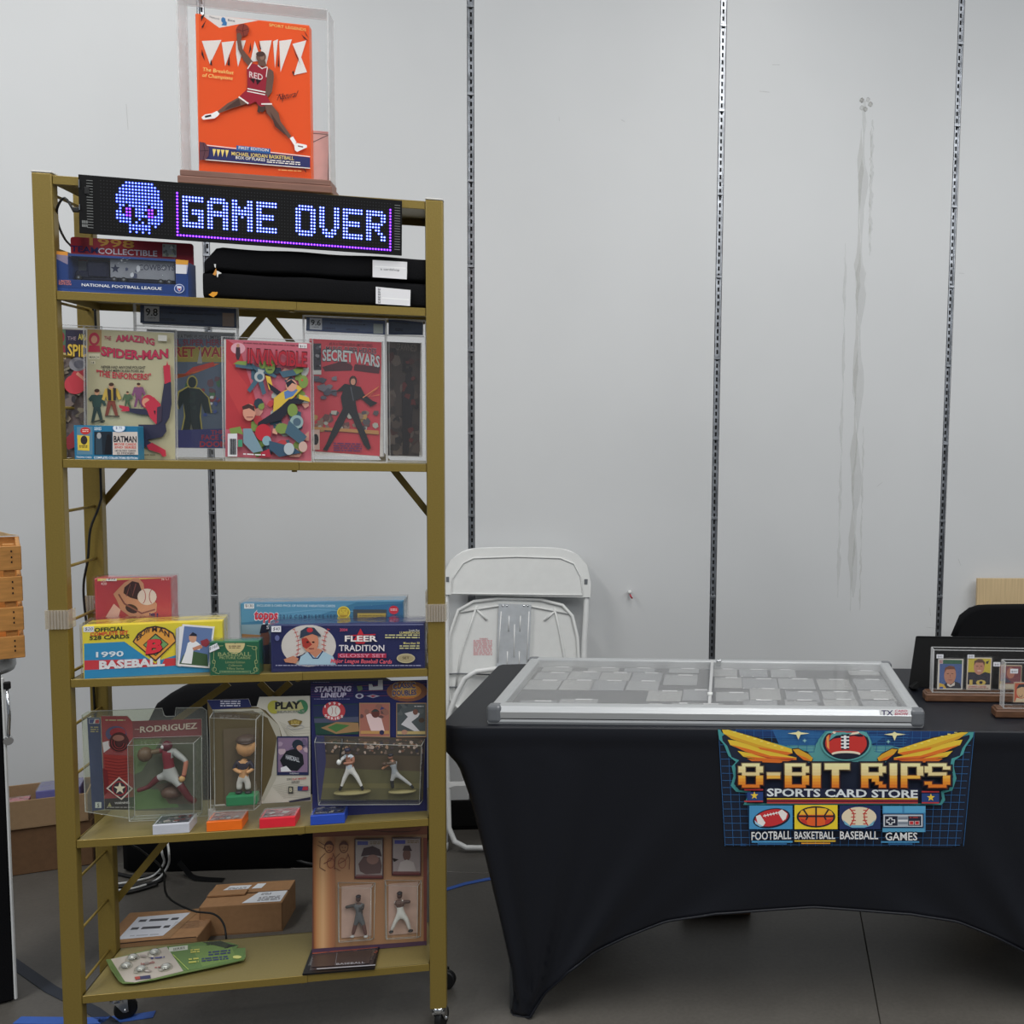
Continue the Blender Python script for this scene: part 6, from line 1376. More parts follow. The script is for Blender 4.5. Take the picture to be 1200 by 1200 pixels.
# tall-ish carton with torn label
a0 = SF
bx = Item('cardboard_box', 'brown cardboard shipping box with torn white labels behind the bottom board', 'box', FL, 0, 2.86, 235, 332, 1061, 1136, ry=.20)
w = bx.wd/2; h = bx.h; D = .15
mb = MB(); mb.box(-w, w, 0, .004, 0, h, card_b, .001); mb.box(-w, w, D-.004, D, 0, h, card_b, .001); mb.box(-w, -w+.004, 0, D, 0, h, card_b, .001); mb.box(w-.004, w, 0, D, 0, h, card_b, .001); mb.box(-w, w, 0, D, 0, .004, card_b)
mb.build('carton', bx.root)
MB().box(-w, w, D*.52, D, h, h+.003, card_b, .001).build('flap', bx.root)
o = MB().box(-w, w, 0, D*.50, h-.001, h+.002, card_b, .001).build('flap', bx.root)
MB().box(-w*.98, -w*.05, D*.40, D*.62, h+.0035, h+.009, card_b, .001).build('torn_flap', bx.root)
A = Art((0, 0, 1), lambda x, y, d, h=h: (x, y, h+.0031-d), printm, 1.3)
A.poly([(w*.0, D*.05), (w*.95, D*.02), (w*.97, D*.50), (w*.25, D*.50)], (196, 198, 202)); A.fine(w*.35, D*.1, w*.9, D*.3, 4, (60, 60, 66)); A.fine(w*.35, D*.36, w*.6, D*.46, 2, (60, 60, 66)); A.line([(-w, D*.51), (w, D*.51)], .003, (50, 34, 24))
A.poly([(-w*.75, D*.62), (-w*.1, D*.62), (-w*.05, D*.86), (-w*.6, D*.88)], (200, 202, 206)); A.fine(-w*.6, D*.66, -w*.15, D*.8, 3, (70, 70, 76)); A.poly([(0, D*.68), (w*.25, D*.68), (w*.3, D*.9), (w*.08, D*.9)], (206, 208, 210))
A.build('shipping_label', bx.root)
# flat carton
fb = Item('cardboard_box', 'low flat cardboard box with shipping label and clear tape, left of the taller box', 'box', FL, 0, 2.72, 120, 233, 1101, 1150, ry=.18)
w = fb.wd/2; h = fb.h; D = .18
MB().box(-w, w, 0, D, 0, h, card_b, .004, 2).build('carton', fb.root)
A = Art((0, 0, 1), lambda x, y, d, h=h: (x, y, h-d), printm, 1.3)
A.poly([(-w*.7, D*.06), (w*.22, D*.10), (w*.42, D*.86), (-w*.7, D*.80)], (186, 188, 194)); A.fine(-w*.6, D*.62, w*.25, D*.72, 1, (70, 70, 74), 0, .8); A.fine(-w*.62, D*.36, w*.2, D*.46, 1, (70, 70, 74), 0, .8); A.fine(-w*.5, D*.14, w*.1, D*.2, 1, (150, 150, 156))
A.poly([(w*.22, D*.02), (w*.40, D*.02), (w*.60, D*.98), (w*.44, D*.98)], (140, 108, 76)); A.build('shipping_label', fb.root)
MB().box(w*.25, w*.98, D*.3, D*.55, h+.0004, h+.001, wrap).build('clear_tape', fb.root)
A = fb.art((100, 1000, 4.615), clamp=False); A.line([(160, 492), (330, 474), (600, 452)], 5, (50, 34, 26)); A.build('dark_seam', fb.root)
# big black bag against the wall
ol_px = [(139, 1021), (137, 975), (150, 905), (166, 850), (176, 829), (192, 817), (210, 809), (236, 804), (300, 800), (420, 797), (466, 822), (486, 900), (494, 1000), (488, 1012), (420, 1015), (340, 1018), (220, 1022)]
base = WF.at_z(230, 1021, 0)
vb = base.y
P = []
for x, y in ol_px:
    q = WF.at_v(x, y, vb); P.append((q.x, max(.0, q.z)))
cx_ = sum(p[0] for p in P)/len(P)
t = thing('fabric_bag', 'big slumped black fabric bag on the floor behind the lower boards', 'bag', WF.w(cx_, vb, 0), WF.yaw)
mb = MB(); n = len(P)
rings = []
for k, (yy, sc_) in enumerate(((.0, .93), (.02, .985), (.05, 1.0), (.14, 1.0), (.20, .98), (-vb-.035, .93))):
    rings.append([mb.bm.verts.new((p[0]-cx_ if abs(sc_-1) < .001 else (p[0]-cx_)*sc_, yy, p[1]*(sc_ if p[1] > .02 else 1))) for p in P])
fs = [mb.bm.faces.new(rings[0]), mb.bm.faces.new(rings[-1][::-1])]
for A_, B_ in zip(rings, rings[1:]): fs += [mb.bm.faces.new((A_[i], A_[(i+1) % n], B_[(i+1) % n], B_[i])) for i in range(n)]
mb._set(fs, blk_fab, True); mb.build('bag_body', t)
def wz(px, py, z): q = WF.at_z(px, py, z); return Vector((q.x-cx_, q.y-vb, z))
def ribbon(mb, pts, wv, m, th=.002):
    n = len(pts)
    for i in range(n-1):
        a_, b_ = pts[i], pts[i+1]; u_ = Vector((0, 0, th)); mb.quad([a_+wv, b_+wv, b_-wv, a_-wv], m); mb.quad([a_-wv, b_-wv, b_-wv-u_, a_-wv-u_], m)
mb = MB(); ribbon(mb, smooth([wz(210, 1010, .05), wz(222, 1024, .012), wz(232, 1029, .006), wz(262, 1031, .004)], 4), Vector((0, .014, 0)), blk_rub); mb.build('strap', t)
mb = MB(); mb.tube([wz(325, 1008, .006), wz(333, 1012, .006), wz(341, 1013, .006)], .004, wht_pl, 6).tube([wz(331, 1003, .02), wz(343, 1011, .006)], .004, wht_pl, 6); mb.build('buckle', t)
mb = MB()
for k in range(4): a_ = wz(300+k*14, 997+k*3, .03); mb.tube([a_, a_+Vector((.05, -.012, -.012)), a_+Vector((.11, -.02, -.024))], .006, blk_rub, 6)
o = mb.build('webbing', t); tag(o, kind='stuff')
# loose loops of cable
def coil(name, label, pts, r, m):
    P = [FL.at_z(x, y, z) for x, y, z in pts]; c = P[0].copy(); c.z = 0
    o = MB().tube(smooth([p-c for p in P], 6), r, m, 6).build(name); o.location = c; tag(o, label, 'cable'); return o
coil('power_cable', 'white cable looping down the inner side of the left back post', [(188, 985, .15), (190, 1000, .12), (192, 1012, .06), (180, 1026, .008), (160, 1032, .008), (130, 1036, .008), (118, 1030, .008)], .0035, wht_pl)
coil('power_cable', 'second white cable, loop just right of the first behind the left post', [(196, 984, .15), (198, 1000, .12), (197, 1014, .06), (185, 1030, .01), (160, 1040, .008), (136, 1043, .008), (120, 1040, .008)], .0035, wht_pl)
coil('power_cable', 'black cable lying in flat loops on the floor behind the left post', [(130, 1022, .006), (160, 1028, .006), (190, 1024, .006), (188, 1032, .006), (160, 1038, .006), (130, 1040, .006), (118, 1046, .006), (150, 1046, .006), (185, 1036, .008)], .006, blk_rub)

# cartons beyond the left post
F1, Ln = floor_frame((22, 1026), (110, 1013))
zt1 = F1.at_v(60, 966, 0).z
t = thing('cardboard_box', 'dark brown cardboard box on the floor left of the shelving unit, below the tray', 'box', F1.w(Ln/2-.04, .09, 0), F1.yaw)
MB().box(-Ln/2-.04, Ln/2+.04, -.09, .08, 0, zt1-.002, card_d, .003).build('carton', t)
zt2 = F1.at_v(17, 941, -.02).z; zt3 = zt2
t = thing('cardboard_tray', 'open light cardboard tray of card packs on the dark box', 'box', F1.w(Ln/2-.04, .09, zt1), F1.yaw)
hh = zt2-zt1; tan_c = mat('light_cardboard', (150, 122, 90), .8, 0, .05, .2, 60)
for nm_, b_ in (('side', (-Ln/2-.05, Ln/2+.03, -.098, -.093)), ('side', (-Ln/2-.05, Ln/2+.03, .079, .084)), ('end', (-Ln/2-.05, -Ln/2-.045, -.093, .079)), ('end', (Ln/2+.025, Ln/2+.03, -.093, .079))):
    MB().box(*b_, .001, hh, tan_c, .001).build(nm_, t)
MB().box(-Ln/2-.05, Ln/2+.03, -.098, .084, 0, .004, tan_c).build('bottom', t)
lil = mat('lilac_pack', (92, 90, 140), .45, lum=1.2); pnk = mat('pink_pack', (180, 90, 96), .45, lum=1.2)
for i, (xa, xb, ya, yb, z_, m_, lb) in enumerate(((-Ln*.5, -Ln*.18, -.09, -.01, hh*.82, pnk, 'pink glossy card pack in the cardboard tray, left end'), (-Ln*.16, Ln*.5, -.09, -.04, hh*.72, lil, 'lilac card pack lying at the front of the cardboard tray'), (-Ln*.1, Ln*.5, -.03, .075, hh*1.0, lil, 'raised lilac card box at the back of the cardboard tray'))):
    o = thing('card_pack', lb, 'card pack', F1.w(Ln/2-.04+(xa+xb)/2, .09+(ya+yb)/2, zt1+.0045), F1.yaw)
    MB().box((xa-xb)/2, (xb-xa)/2, (ya-yb)/2, (yb-ya)/2, 0, z_, m_, .003, 2).build('pack', o)
    MB().box((xa-xb)/2-.001, (xb-xa)/2+.001, (ya-yb)/2-.001, (yb-ya)/2+.001, z_+.0008, z_+.0014, wrap).build('clear_wrap', o)

# ================================================================== LEFT EDGE: BLACK STAND WITH A PINE CRATE
LF = Frame(-1.95, 2.52, .66)
st = Item('display_stand', 'black sided stand with white corner trim and metal rim at the left edge', 'stand', LF, 0, 0, -90, 22.5, 798, 1202)
w, h = st.wd/2, st.h
MB().box(-w, w-.008, .0, .12, .004, h, blk_fab, .004).build('side_panel', st.root)
MB().box(w-.008, w-.001, -.002, .006, .004, h+.0, wht_mt, .003).build('corner_trim', st.root)
MB().lathe([(0, h), (w+.035, h), (w+.039, h+.012), (w+.035, h+.036), (w+.041, h+.042), (0, h+.042)], alu, (-.012, .12, 0), 48).build('metal_rim', st.root)
mb = MB(); mb.tube([(w+.004, .0, h-.02), (w+.006, -.004, h-.10), (w+.002, -.006, h-.16)], .004, chrome, 8); mb.cyl((w+.002, -.01, h-.165), (w+.002, .004, h-.165), .011, chrome, 14); mb.box(w-.004, w+.012, -.008, .006, h-.03, h-.012, blk_pl, .002); mb.build('latch', st.root)
cr = Item('wooden_crate', 'slatted pine crate standing on the metal rimmed stand at the left edge', 'crate', LF, h+.043, .02, -90, 30, 640, 775)
w2 = cr.wd/2; ch_ = cr.h; K14 = (0, 600, 6)
zs = []
for (ya, yb) in ((240, 410), (455, 630), (670, 835), (875, 1050)):
    z1 = cr.uv0(15, 600+ya/6)[1]; z0c = cr.uv0(15, 600+yb/6)[1]; zs.append((max(0, z0c), z1))
for (za, zb) in zs:
    MB().box(-w2, w2, 0, .009, za, zb, crate_w, .0015).build('slat', cr.root); MB().box(-w2, w2, .24, .249, za, zb, crate_w, .0015).build('slat', cr.root)
    o = MB().box(w2-.010, w2-.001, .009, .24, za, zb, crate_w, .0015).build('slat', cr.root)
    nm = MB()
    for dz in (.3, .5, .75): nm.box(w2-.022, w2-.019, -.0006, .001, lerp(za, zb, dz), lerp(za, zb, dz)+.005, dark)
    tag(nm.build('staple_mark', cr.root), kind='stuff')
for xx in (-w2+.02, w2-.038): MB().box(xx, xx+.024, .010, .03, 0, ch_, crate_w, .001).build('corner_batten', cr.root)
MB().box(-w2+.01, w2-.01, .01, .24, .0, .008, crate_w).build('crate_bottom', cr.root)
pts_ = [(-w2, ch_), (w2, ch_), (w2-.02, ch_+.004), (w2-.09, ch_+.03), (-w2, ch_+.075)]
MB().prism(pts_, .232, .240, tan_w).build('raised_end', cr.root)

# ================================================================== WHITE FOLDING CHAIR LEANING ON THE WALL
K15 = (500, 620, 3)
vb = WF.at_z(528, 997, 0).y
zt_c = WF.at_v(600, 645, -.05).z
tilt = math.atan2(-.05-vb, zt_c)
ch = Item('folding_chair', 'white plastic folding chair, folded and leaning on the wall behind the table', 'chair', WF, 0, vb, 521, 693, 645, 996, tilt=tilt)
def cp(pts, y=0): return [(p[0], y, p[1]) for p in ch.uvs(K15, pts, y)]
def co2(pts, y=0): return ch.uvs(K15, pts, y)
fr = [(63, 1128), (68, 900), (70, 600), (68, 300), (70, 190), (85, 130), (125, 90), (180, 76), (320, 73), (460, 76), (520, 95), (552, 135), (562, 190), (560, 300), (553, 450), (556, 700), (566, 1125)]
frp = cp(fr); frp[0] = (frp[0][0], 0, .012); frp[-1] = (frp[-1][0], 0, .012)
MB().tube(smooth([Vector(p) for p in frp], 4), .011, wht_mt, 10).build('back_frame', ch.root)
oc = [(62, 232), (64, 150), (85, 108), (125, 82), (170, 68), (320, 64), (470, 68), (530, 88), (564, 128), (578, 190), (576, 240), (550, 240), (320, 236), (86, 230)]
ic = [(88, 226), (90, 175), (128, 120), (165, 102), (320, 97), (470, 102), (518, 122), (542, 168), (548, 232), (320, 230)]
bm_ = MB(); bm_.prism(co2(oc, -.012), -.016, .008, wht_pl); p = bm_.build('backrest', ch.root)
MB().tube([Vector((q[0], -.018, q[1])) for q in co2(ic, -.018)], .003, wht_pl, 6, closed=True).build('backrest_rim', p)
MB().prism(co2([(68, 168), (78, 168), (78, 186), (68, 186)], -.02), -.018, -.016, grey_pl).build('rivet_plate', p); MB().prism(co2([(554, 176), (566, 176), (565, 194), (554, 194)], -.02), -.018, -.016, grey_pl).build('rivet_plate', p)
so = [(84, 600), (72, 560), (70, 480), (82, 370), (112, 285), (165, 255), (255, 244), (400, 248), (478, 268), (512, 305), (530, 380), (535, 470), (530, 600), (505, 640), (120, 640)]
s_ = MB(); s_.prism(co2(so, .02), .010, .016, wht_pl); seat = s_.build('seat', ch.root)
MB().tube([Vector((q[0], .006, q[1])) for q in co2(so, .006)], .0065, wht_pl, 8, closed=True).build('seat_rim', seat)
for rb in ([(175, 272), (150, 350), (120, 440), (102, 560)], [(450, 280), (465, 350), (480, 430), (490, 560)], [(178, 285), (212, 320)], [(450, 290), (414, 322)], [(120, 292), (250, 270), (368, 272), (505, 298)]):
    MB().tube([Vector((q[0], .007, q[1])) for q in co2(rb, .007)], .004, wht_pl, 6).build('seat_rib', seat)
br = MB(); br.prism(co2([(254, 262), (368, 266), (360, 480), (350, 640), (238, 640), (246, 480)], 0), -.004, .006, mat('zinc_plate', (206, 210, 214), .32, .35)); brk = br.build('metal_bracket', ch.root)
mb = MB()
for (a_, b_) in (((290, 305), (288, 360)), ((330, 305), (328, 360)), ((309, 335), (307, 450)), ((284, 430), (283, 478)), ((326, 430), (325, 478)), ((262, 290), (250, 470)), ((360, 290), (352, 470))):
    mb.tube([Vector((q[0], -.004, q[1])) for q in co2([a_, b_], -.004)], .0022, wht_mt, 6)
for x in (268, 282, 342, 356): q = co2([(x, 270)], -.005)[0]; mb.ell((q[0], -.005, q[1]), (.004, .003, .004), chrome, 1)
o = mb.build('pressed_rib', brk); tag(o, kind='stuff')
A = Art(K15, lambda px, py, d: (lambda q: (q[0], .0095+d, q[1]))(ch.uv0(px, py, .009+d)), printm, 1.3); A.fine(164, 390, 230, 445, 9, (190, 150, 152), 0, .75).text('WARNING', 185, 389, 215, 389, 6, (180, 110, 116), .02).build('warning_print', seat)
leg = [(70, 690), (82, 640), (105, 580), (135, 525), (175, 500), (240, 492), (400, 492), (470, 505), (510, 550), (548, 640), (560, 700), (560, 900), (556, 1040), (540, 1095), (500, 1118), (300, 1122), (140, 1120), (98, 1098), (78, 1050), (74, 900), (68, 760)]
MB().tube([Vector(p) for p in cp(leg, -.026)], .0095, wht_mt, 10, closed=True).build('leg_frame', ch.root)
MB().prism(co2([(56, 882), (70, 888), (300, 884), (560, 884), (560, 900), (300, 900), (100, 902), (56, 918)], -.03), -.034, -.03, wht_mt).build('cross_brace', ch.root)
mb = MB(); mb.tube([Vector((q[0], .0, q[1])) for q in co2([(68, 510), (110, 508), (240, 512)], 0)], .003, grey_pl, 6).tube([Vector((q[0], .0, q[1])) for q in co2([(70, 556), (110, 556)], 0)], .003, grey_pl, 6).tube([Vector((q[0], .0, q[1])) for q in co2([(72, 508), (70, 556)], 0)], .005, grey_pl, 6); mb.build('hinge_bracket', ch.root)
for x in (63, 566):
    q = co2([(x, 1120)])[0]; MB().tube([(q[0], 0, .0), (q[0], 0, .03)], .013, wht_pl, 10).build('foot_cap', ch.root)

# ================================================================== RIGHT OF THE CASE
K16 = (1040, 640, 5.456)
pb = CF.at_z(1065, 806, TT)
rs = Item('display_riser', 'black tilted display board rising from the table behind the acrylic card holders', 'display board', CF, TT+.001, pb.y, 1065, 1330, 747, 806, tilt=.18)
w = rs.wd/2
MB().prism([(-w, 0), (w, 0), (w, rs.h), (-w+.026, rs.h), (-w+.022, rs.h-.002)], 0, .006, blk_matte).build('panel', rs.root)
MB().box(-w+.024, w, -.002, .006, rs.h-.003, rs.h, blk_pl, .001).build('top_edge', rs.root)
MB().prism([(-w, 0), (-w+.02, 0), (-w+.02, .02), (-w, .004)], -.05, 0, blk_matte).build('side_wing', rs.root)
# black chair back behind the table
oc = [(1110, 760), (1114, 745), (1121, 730), (1133, 719), (1150, 715), (1250, 714), (1330, 716), (1345, 730), (1352, 760)]
vcz = WF.at_v(1130, 715, -.36)
cc = Item('office_chair', 'rounded black backrest of a chair standing behind the table, far right', 'chair', WF, 0, -.36, 1108, 1352, 714, 1000)
w = cc.wd/2; H2 = cc.h
def bk(u, v):
    r = .10; zlow = .42
    x = lerp(-w, w, u); 
    e = max(0, (abs(x)-(w-r))/r); zmax = H2-(1-math.sqrt(max(0, 1-e*e)))*r
    return x, lerp(zlow, zmax, v)
mb = MB(); mb.grid(lambda u, v: Vector((bk(u, v)[0], .05*(2*u-1)**2*-.6, bk(u, v)[1])), 28, 6, blk_fab); mb.grid(lambda u, v: Vector((bk(u, v)[0], .035+.05*(2*u-1)**2*-.6, bk(u, v)[1])), 28, 6, blk_fab)
mb.tube([Vector((bk(k/28, 1)[0], .0175+.05*(2*k/28-1)**2*-.6, bk(k/28, 1)[1])) for k in range(29)], .0178, blk_fab, 8); mb.build('backrest', cc.root)
MB().box(-.22, .22, -.38, .03, .40, .47, blk_fab, .03, 3).build('seat', cc.root)
for sx in (-1, 1):
    for yy in (-.34, .0): MB().tube([(sx*.2, yy, .0), (sx*.19, yy, .41)], .012, blk_pl, 8).build('leg', cc.root)
tp = Item('plywood_sheet', 'tan wood grain board standing against the wall behind the black chair', 'board', WF, .0, -.10, 1138.5, 1300, 678, 975, tilt=.05)
tp.box('panel', 0, .016, tan_w, bev=.001)
# two acrylic card holders
def holder(label, L, R, top, bot, yb, wl, wt, wb, dep):
    p = CF.at_z((L+R)/2, bot+12, TT)
    it = Item('card_holder', label, 'card holder', CF, TT+.001, p.y, wl, R, wt, wb)
    w = it.wd/2
    x0 = it.uv0(L, bot)[0]; zb = it.uv0(L, bot)[1]; zt = it.uv0(L, top)[1]
    mb = MB(); mb.box(-w, w, 0, dep, 0, zb-.004, walnut, .003); mb.box(-w+.004, w, .004, dep-.004, zb-.008, zb, walnut, .002); mb.build('wood_base', it.root)
    d1 = dep-.012
    MB().box(x0, w, .004, .0065, zb, zt, clear).build('clear_panel', it.root); MB().box(x0, w, d1, d1+.0025, zb, zt, clear).build('clear_panel', it.root); MB().box(x0, x0+.0025, .0065, d1, zb, zt, clear_e).build('clear_panel', it.root)
    mb = MB()
    for yy in (.004, d1+.001): mb.box(x0-.001, x0+.001, yy, yy+.003, zb, zt, clear_e); mb.box(x0, w, yy, yy+.003, zt-.001, zt+.001, clear_e); mb.box(x0, w, yy, yy+.003, zb, zb+.002, clear_e)
    mb.build('polished_edge', it.root); return it, x0, zb
def small_card(par, label, pts, tag_pts, draw, yoff=.012, frame=CF):
    q = [par.uv0(K16[0]+x/K16[2], K16[1]+y/K16[2], yoff) for x, y in pts]
    xc, zc = (q[0][0]+q[1][0])/2, q[2][1]; w_ = (q[1][0]-q[0][0])/2; h_ = q[0][1]-q[2][1]
    Pw = par.root.matrix_basis @ Vector((xc, yoff, max(zc, ZB+.003)))
    t = thing('trading_card', label, 'card', Pw, frame.yaw, 'cards in the acrylic holders')
    MB().box(-w_, w_, .0004, .0012, 0, h_, whitecard).build('card', t)
    MB().box(-w_*1.12, w_*1.12, -.0022, -.0014, -.002, h_*1.05, slab_p).build('toploader', t)
    sx = 2*w_/(pts[1][0]-pts[0][0]); sz = h_/(pts[2][1]-pts[0][1])
    A = Art((0, 0, 1), lambda x, y, d: (-w_+(x-pts[0][0])*sx, d+.0002, (pts[2][1]-y)*sz), printg, 1.3, .00006, .0002)
    draw(A); A.build('printed_front', t)
    if tag_pts: B = Art((0, 0, 1), lambda x, y, d: (-w_+(x-pts[0][0])*sx, d-.0024, (pts[2][1]-y)*sz), printm, 1.3, .00006, .0002); B.rect(*tag_pts, (206, 206, 210)); B.text('$40', tag_pts[0]+8, tag_pts[3]-7, tag_pts[2]-8, tag_pts[3]-7, 11, (70, 70, 80), .0); B.build('price_sticker', t)
ha, x0a, ZB = holder('clear card holder on a walnut base, farther of two right of the case', 1093, 1290, 762, 812, 0, 1084.5, 762, 825, .05)
def d1(A):
    A.rect(325, 720, 487, 918, (196, 190, 180)).rect(336, 728, 478, 910, (70, 92, 140)).rect(356, 726, 478, 752, (50, 92, 70)).rect(332, 726, 356, 752, (176, 160, 160)).fine(334, 732, 352, 748, 2, (160, 60, 70)).poly([(362, 890), (392, 868), (440, 866), (470, 876), (478, 910), (350, 910)], (40, 38, 48)).poly([(336, 876), (366, 884), (384, 910), (336, 910)], (196, 160, 60)).poly([(388, 872), (410, 890), (436, 868), (436, 890), (408, 902), (388, 890)], (200, 190, 180))
    A.ell(404, 824, 38, 60, (176, 124, 100), 24).poly([(366, 812), (370, 778), (396, 764), (428, 768), (442, 800), (430, 786), (380, 788)], (110, 66, 50)).line([(384, 816), (396, 814)], 4, (60, 40, 36)).line([(412, 814), (424, 816)], 4, (60, 40, 36)).line([(404, 820), (406, 840)], 4, (150, 96, 80)).line([(392, 856), (418, 856)], 4, (140, 70, 66)).rect(340, 900, 362, 912, (60, 80, 150))
def d2(A):
    A.rect(512, 712, 668, 920, (200, 186, 170)).rect(518, 718, 662, 886, (190, 172, 60)).poly([(518, 806), (560, 806), (590, 824), (626, 804), (662, 812), (662, 886), (518, 886)], (36, 38, 52)).text('10', 530, 888, 636, 888, 32, (196, 170, 90), .06)
    A.ell(588, 772, 34, 50, (180, 126, 104), 24).poly([(556, 764), (556, 734), (580, 720), (606, 722), (624, 740), (622, 766), (612, 744), (566, 744)], (90, 60, 48)).line([(570, 768), (582, 766)], 4, (60, 40, 36)).line([(596, 766), (608, 768)], 4, (60, 40, 36)).line([(578, 796), (602, 796)], 5, (210, 190, 180)).line([(590, 772), (592, 786)], 4, (150, 96, 80)).poly([(632, 736), (652, 730), (642, 752), (630, 748)], (40, 40, 46)).text('JOHNNY CARTER', 524, 904, 640, 904, 10, (170, 60, 60), .03).fine(524, 908, 654, 916, 1, (120, 80, 80))
def d3(A):
    A.rect(718, 760, 860, 916, (180, 160, 130)).rect(722, 766, 856, 880, (120, 60, 66)).poly([(722, 860), (760, 840), (800, 870), (722, 880)], (60, 60, 80)).rect(722, 884, 856, 912, (190, 180, 160)).ell(790, 810, 26, 36, (170, 110, 90)).text('80', 722, 880, 758, 880, 18, (190, 160, 70), .04)
small_card(ha, 'vintage football card of a man on blue and green, leftmost in the holder', [(325, 720), (487, 720), (487, 918), (325, 918)], (312, 690, 356, 716), d1)
small_card(ha, 'vintage football card of a man in dark jersey on yellow ground', [(512, 712), (668, 712), (668, 920), (512, 920)], (510, 692, 554, 716), d2)
small_card(ha, 'reddish vintage card seen through the front acrylic card holder', [(718, 760), (860, 760), (860, 918), (718, 918)], (675, 740, 720, 768), d3)
hb, x0b, ZB = holder('clear card holder on a walnut base, nearer one at the right edge', 1176.5, 1330, 777, 831, 0, 1166.5, 777, 845, .05)
def d4(A):
    A.rect(810, 870, 950, 1000, (180, 150, 120)).rect(816, 876, 944, 996, (180, 82, 56)).ell(862, 930, 34, 42, (196, 160, 120)).poly([(826, 912), (840, 884), (880, 880), (900, 906), (860, 900)], (40, 40, 46)).poly([(830, 970), (860, 976), (900, 966), (930, 996), (820, 996)], (196, 180, 150)).line([(846, 958), (860, 966), (866, 952)], 4, (40, 34, 34))
small_card(hb, 'orange vintage portrait card at the right edge of the photo', [(810, 870), (950, 870), (950, 1000), (810, 1000)], (780, 782, 830, 812), d4)
# a low brown board under the table
bb_ = FL.at_z(842, 1076, .0)
t = thing('wood_board', 'low brown board lying on the floor beneath the table, just above the hem', 'board', (bb_.x, bb_.y+.05, 0), .05)
MB().box(-.12, .10, -.03, .03, 0, .07, card_d, .003).build('board', t)

# ================================================================== THE STORE LOGO PRINTED ON THE COVER
KL = (820, 830, 3.5294)
nl = Vector((0, -TT, YS)).normalized()          # plane of the cover's front
def cvl(px, py, d):
    r = ray(px, py); o_ = CP-CF.O; ro = Vector((o_.dot(CF.X), o_.dot(CF.Y), o_.z)); rd = Vector((r.dot(CF.X), r.dot(CF.Y), r.z))
    n_ = Vector((0, -1, -YS/TT)).normalized()
    p0 = Vector((0, TY0, TT))+n_*(-d)
    t_ = (p0-ro).dot(n_)/rd.dot(n_); q = ro+rd*t_; q.z = min(q.z, TT-.0005); return tuple(q)
A = Art(KL, cvl, printc, 1.12, .00006, .0034)
DKN = (18, 34, 62); TE = (70, 150, 150); TD = (34, 84, 96)
# the backing fades out in a grid of squares
A.poly([(75, 78), (1135, 82), (1118, 300), (1085, 560), (1040, 575), (105, 568), (90, 300)], (14, 24, 44))
A.poly([(150, 80), (1060, 84), (1040, 200), (980, 400), (200, 400), (130, 160)], (22, 56, 108))
A.poly([(300, 84), (900, 88), (850, 220), (360, 220)], (40, 96, 150))
A.poly([(360, 150), (830, 152), (790, 222), (400, 222)], (84, 150, 160))
for k in range(12): A.line([(330+k*3, 96+k*11), (870-k*4, 98+k*11)], 1.5+k*.2, (50, 110, 160) if k < 6 else (110, 170, 170))
GB = (40, 92, 150)
for k in range(30):
    x = 78+k*36.5; xb = 105+k*34.0
    if x < 1138: A.line([(x, 80), (xb, 570)], 1.9, (44, 100, 156))
for k in range(17):
    y = 92+k*29.5; A.line([(82+k*1.6, y), (1128-k*3.2, y+2)], 1.9, (44, 100, 156))
for k in range(8): A.line([(170+k*3, 560), (170+k*3, 570)], 1, GB)
# teal outline plate
PL = [(75, 85), (100, 78), (380, 162), (440, 172), (470, 200), (480, 226), (545, 226), (500, 190), (490, 130), (520, 95), (560, 78), (640, 78), (690, 98), (712, 140), (700, 190), (660, 226), (735, 226), (745, 196), (820, 168), (1110, 84), (1134, 88), (1130, 118), (1100, 160), (1090, 190), (1055, 215), (1050, 240), (1062, 290), (1045, 340), (1010, 350), (1015, 380), (1000, 400), (180, 400), (190, 380), (205, 350), (150, 345), (128, 320), (140, 280), (132, 240), (150, 222), (118, 196), (100, 150), (80, 128)]
A.poly(PL, TE); cxl, cyl_ = 600, 240
A.poly([(x+(cxl-x)*.016+(6 if x < 200 else -6 if x > 1000 else 0), y+(6 if y < 200 else -7)) for x, y in PL], (20, 30, 52))
A.poly([(480, 150), (500, 120), (700, 122), (716, 160), (735, 222), (470, 222)], (84, 150, 150)).poly([(410, 190), (480, 180), (480, 224), (440, 224)], (84, 150, 150)).poly([(790, 190), (720, 180), (725, 224), (770, 224)], (84, 150, 150))
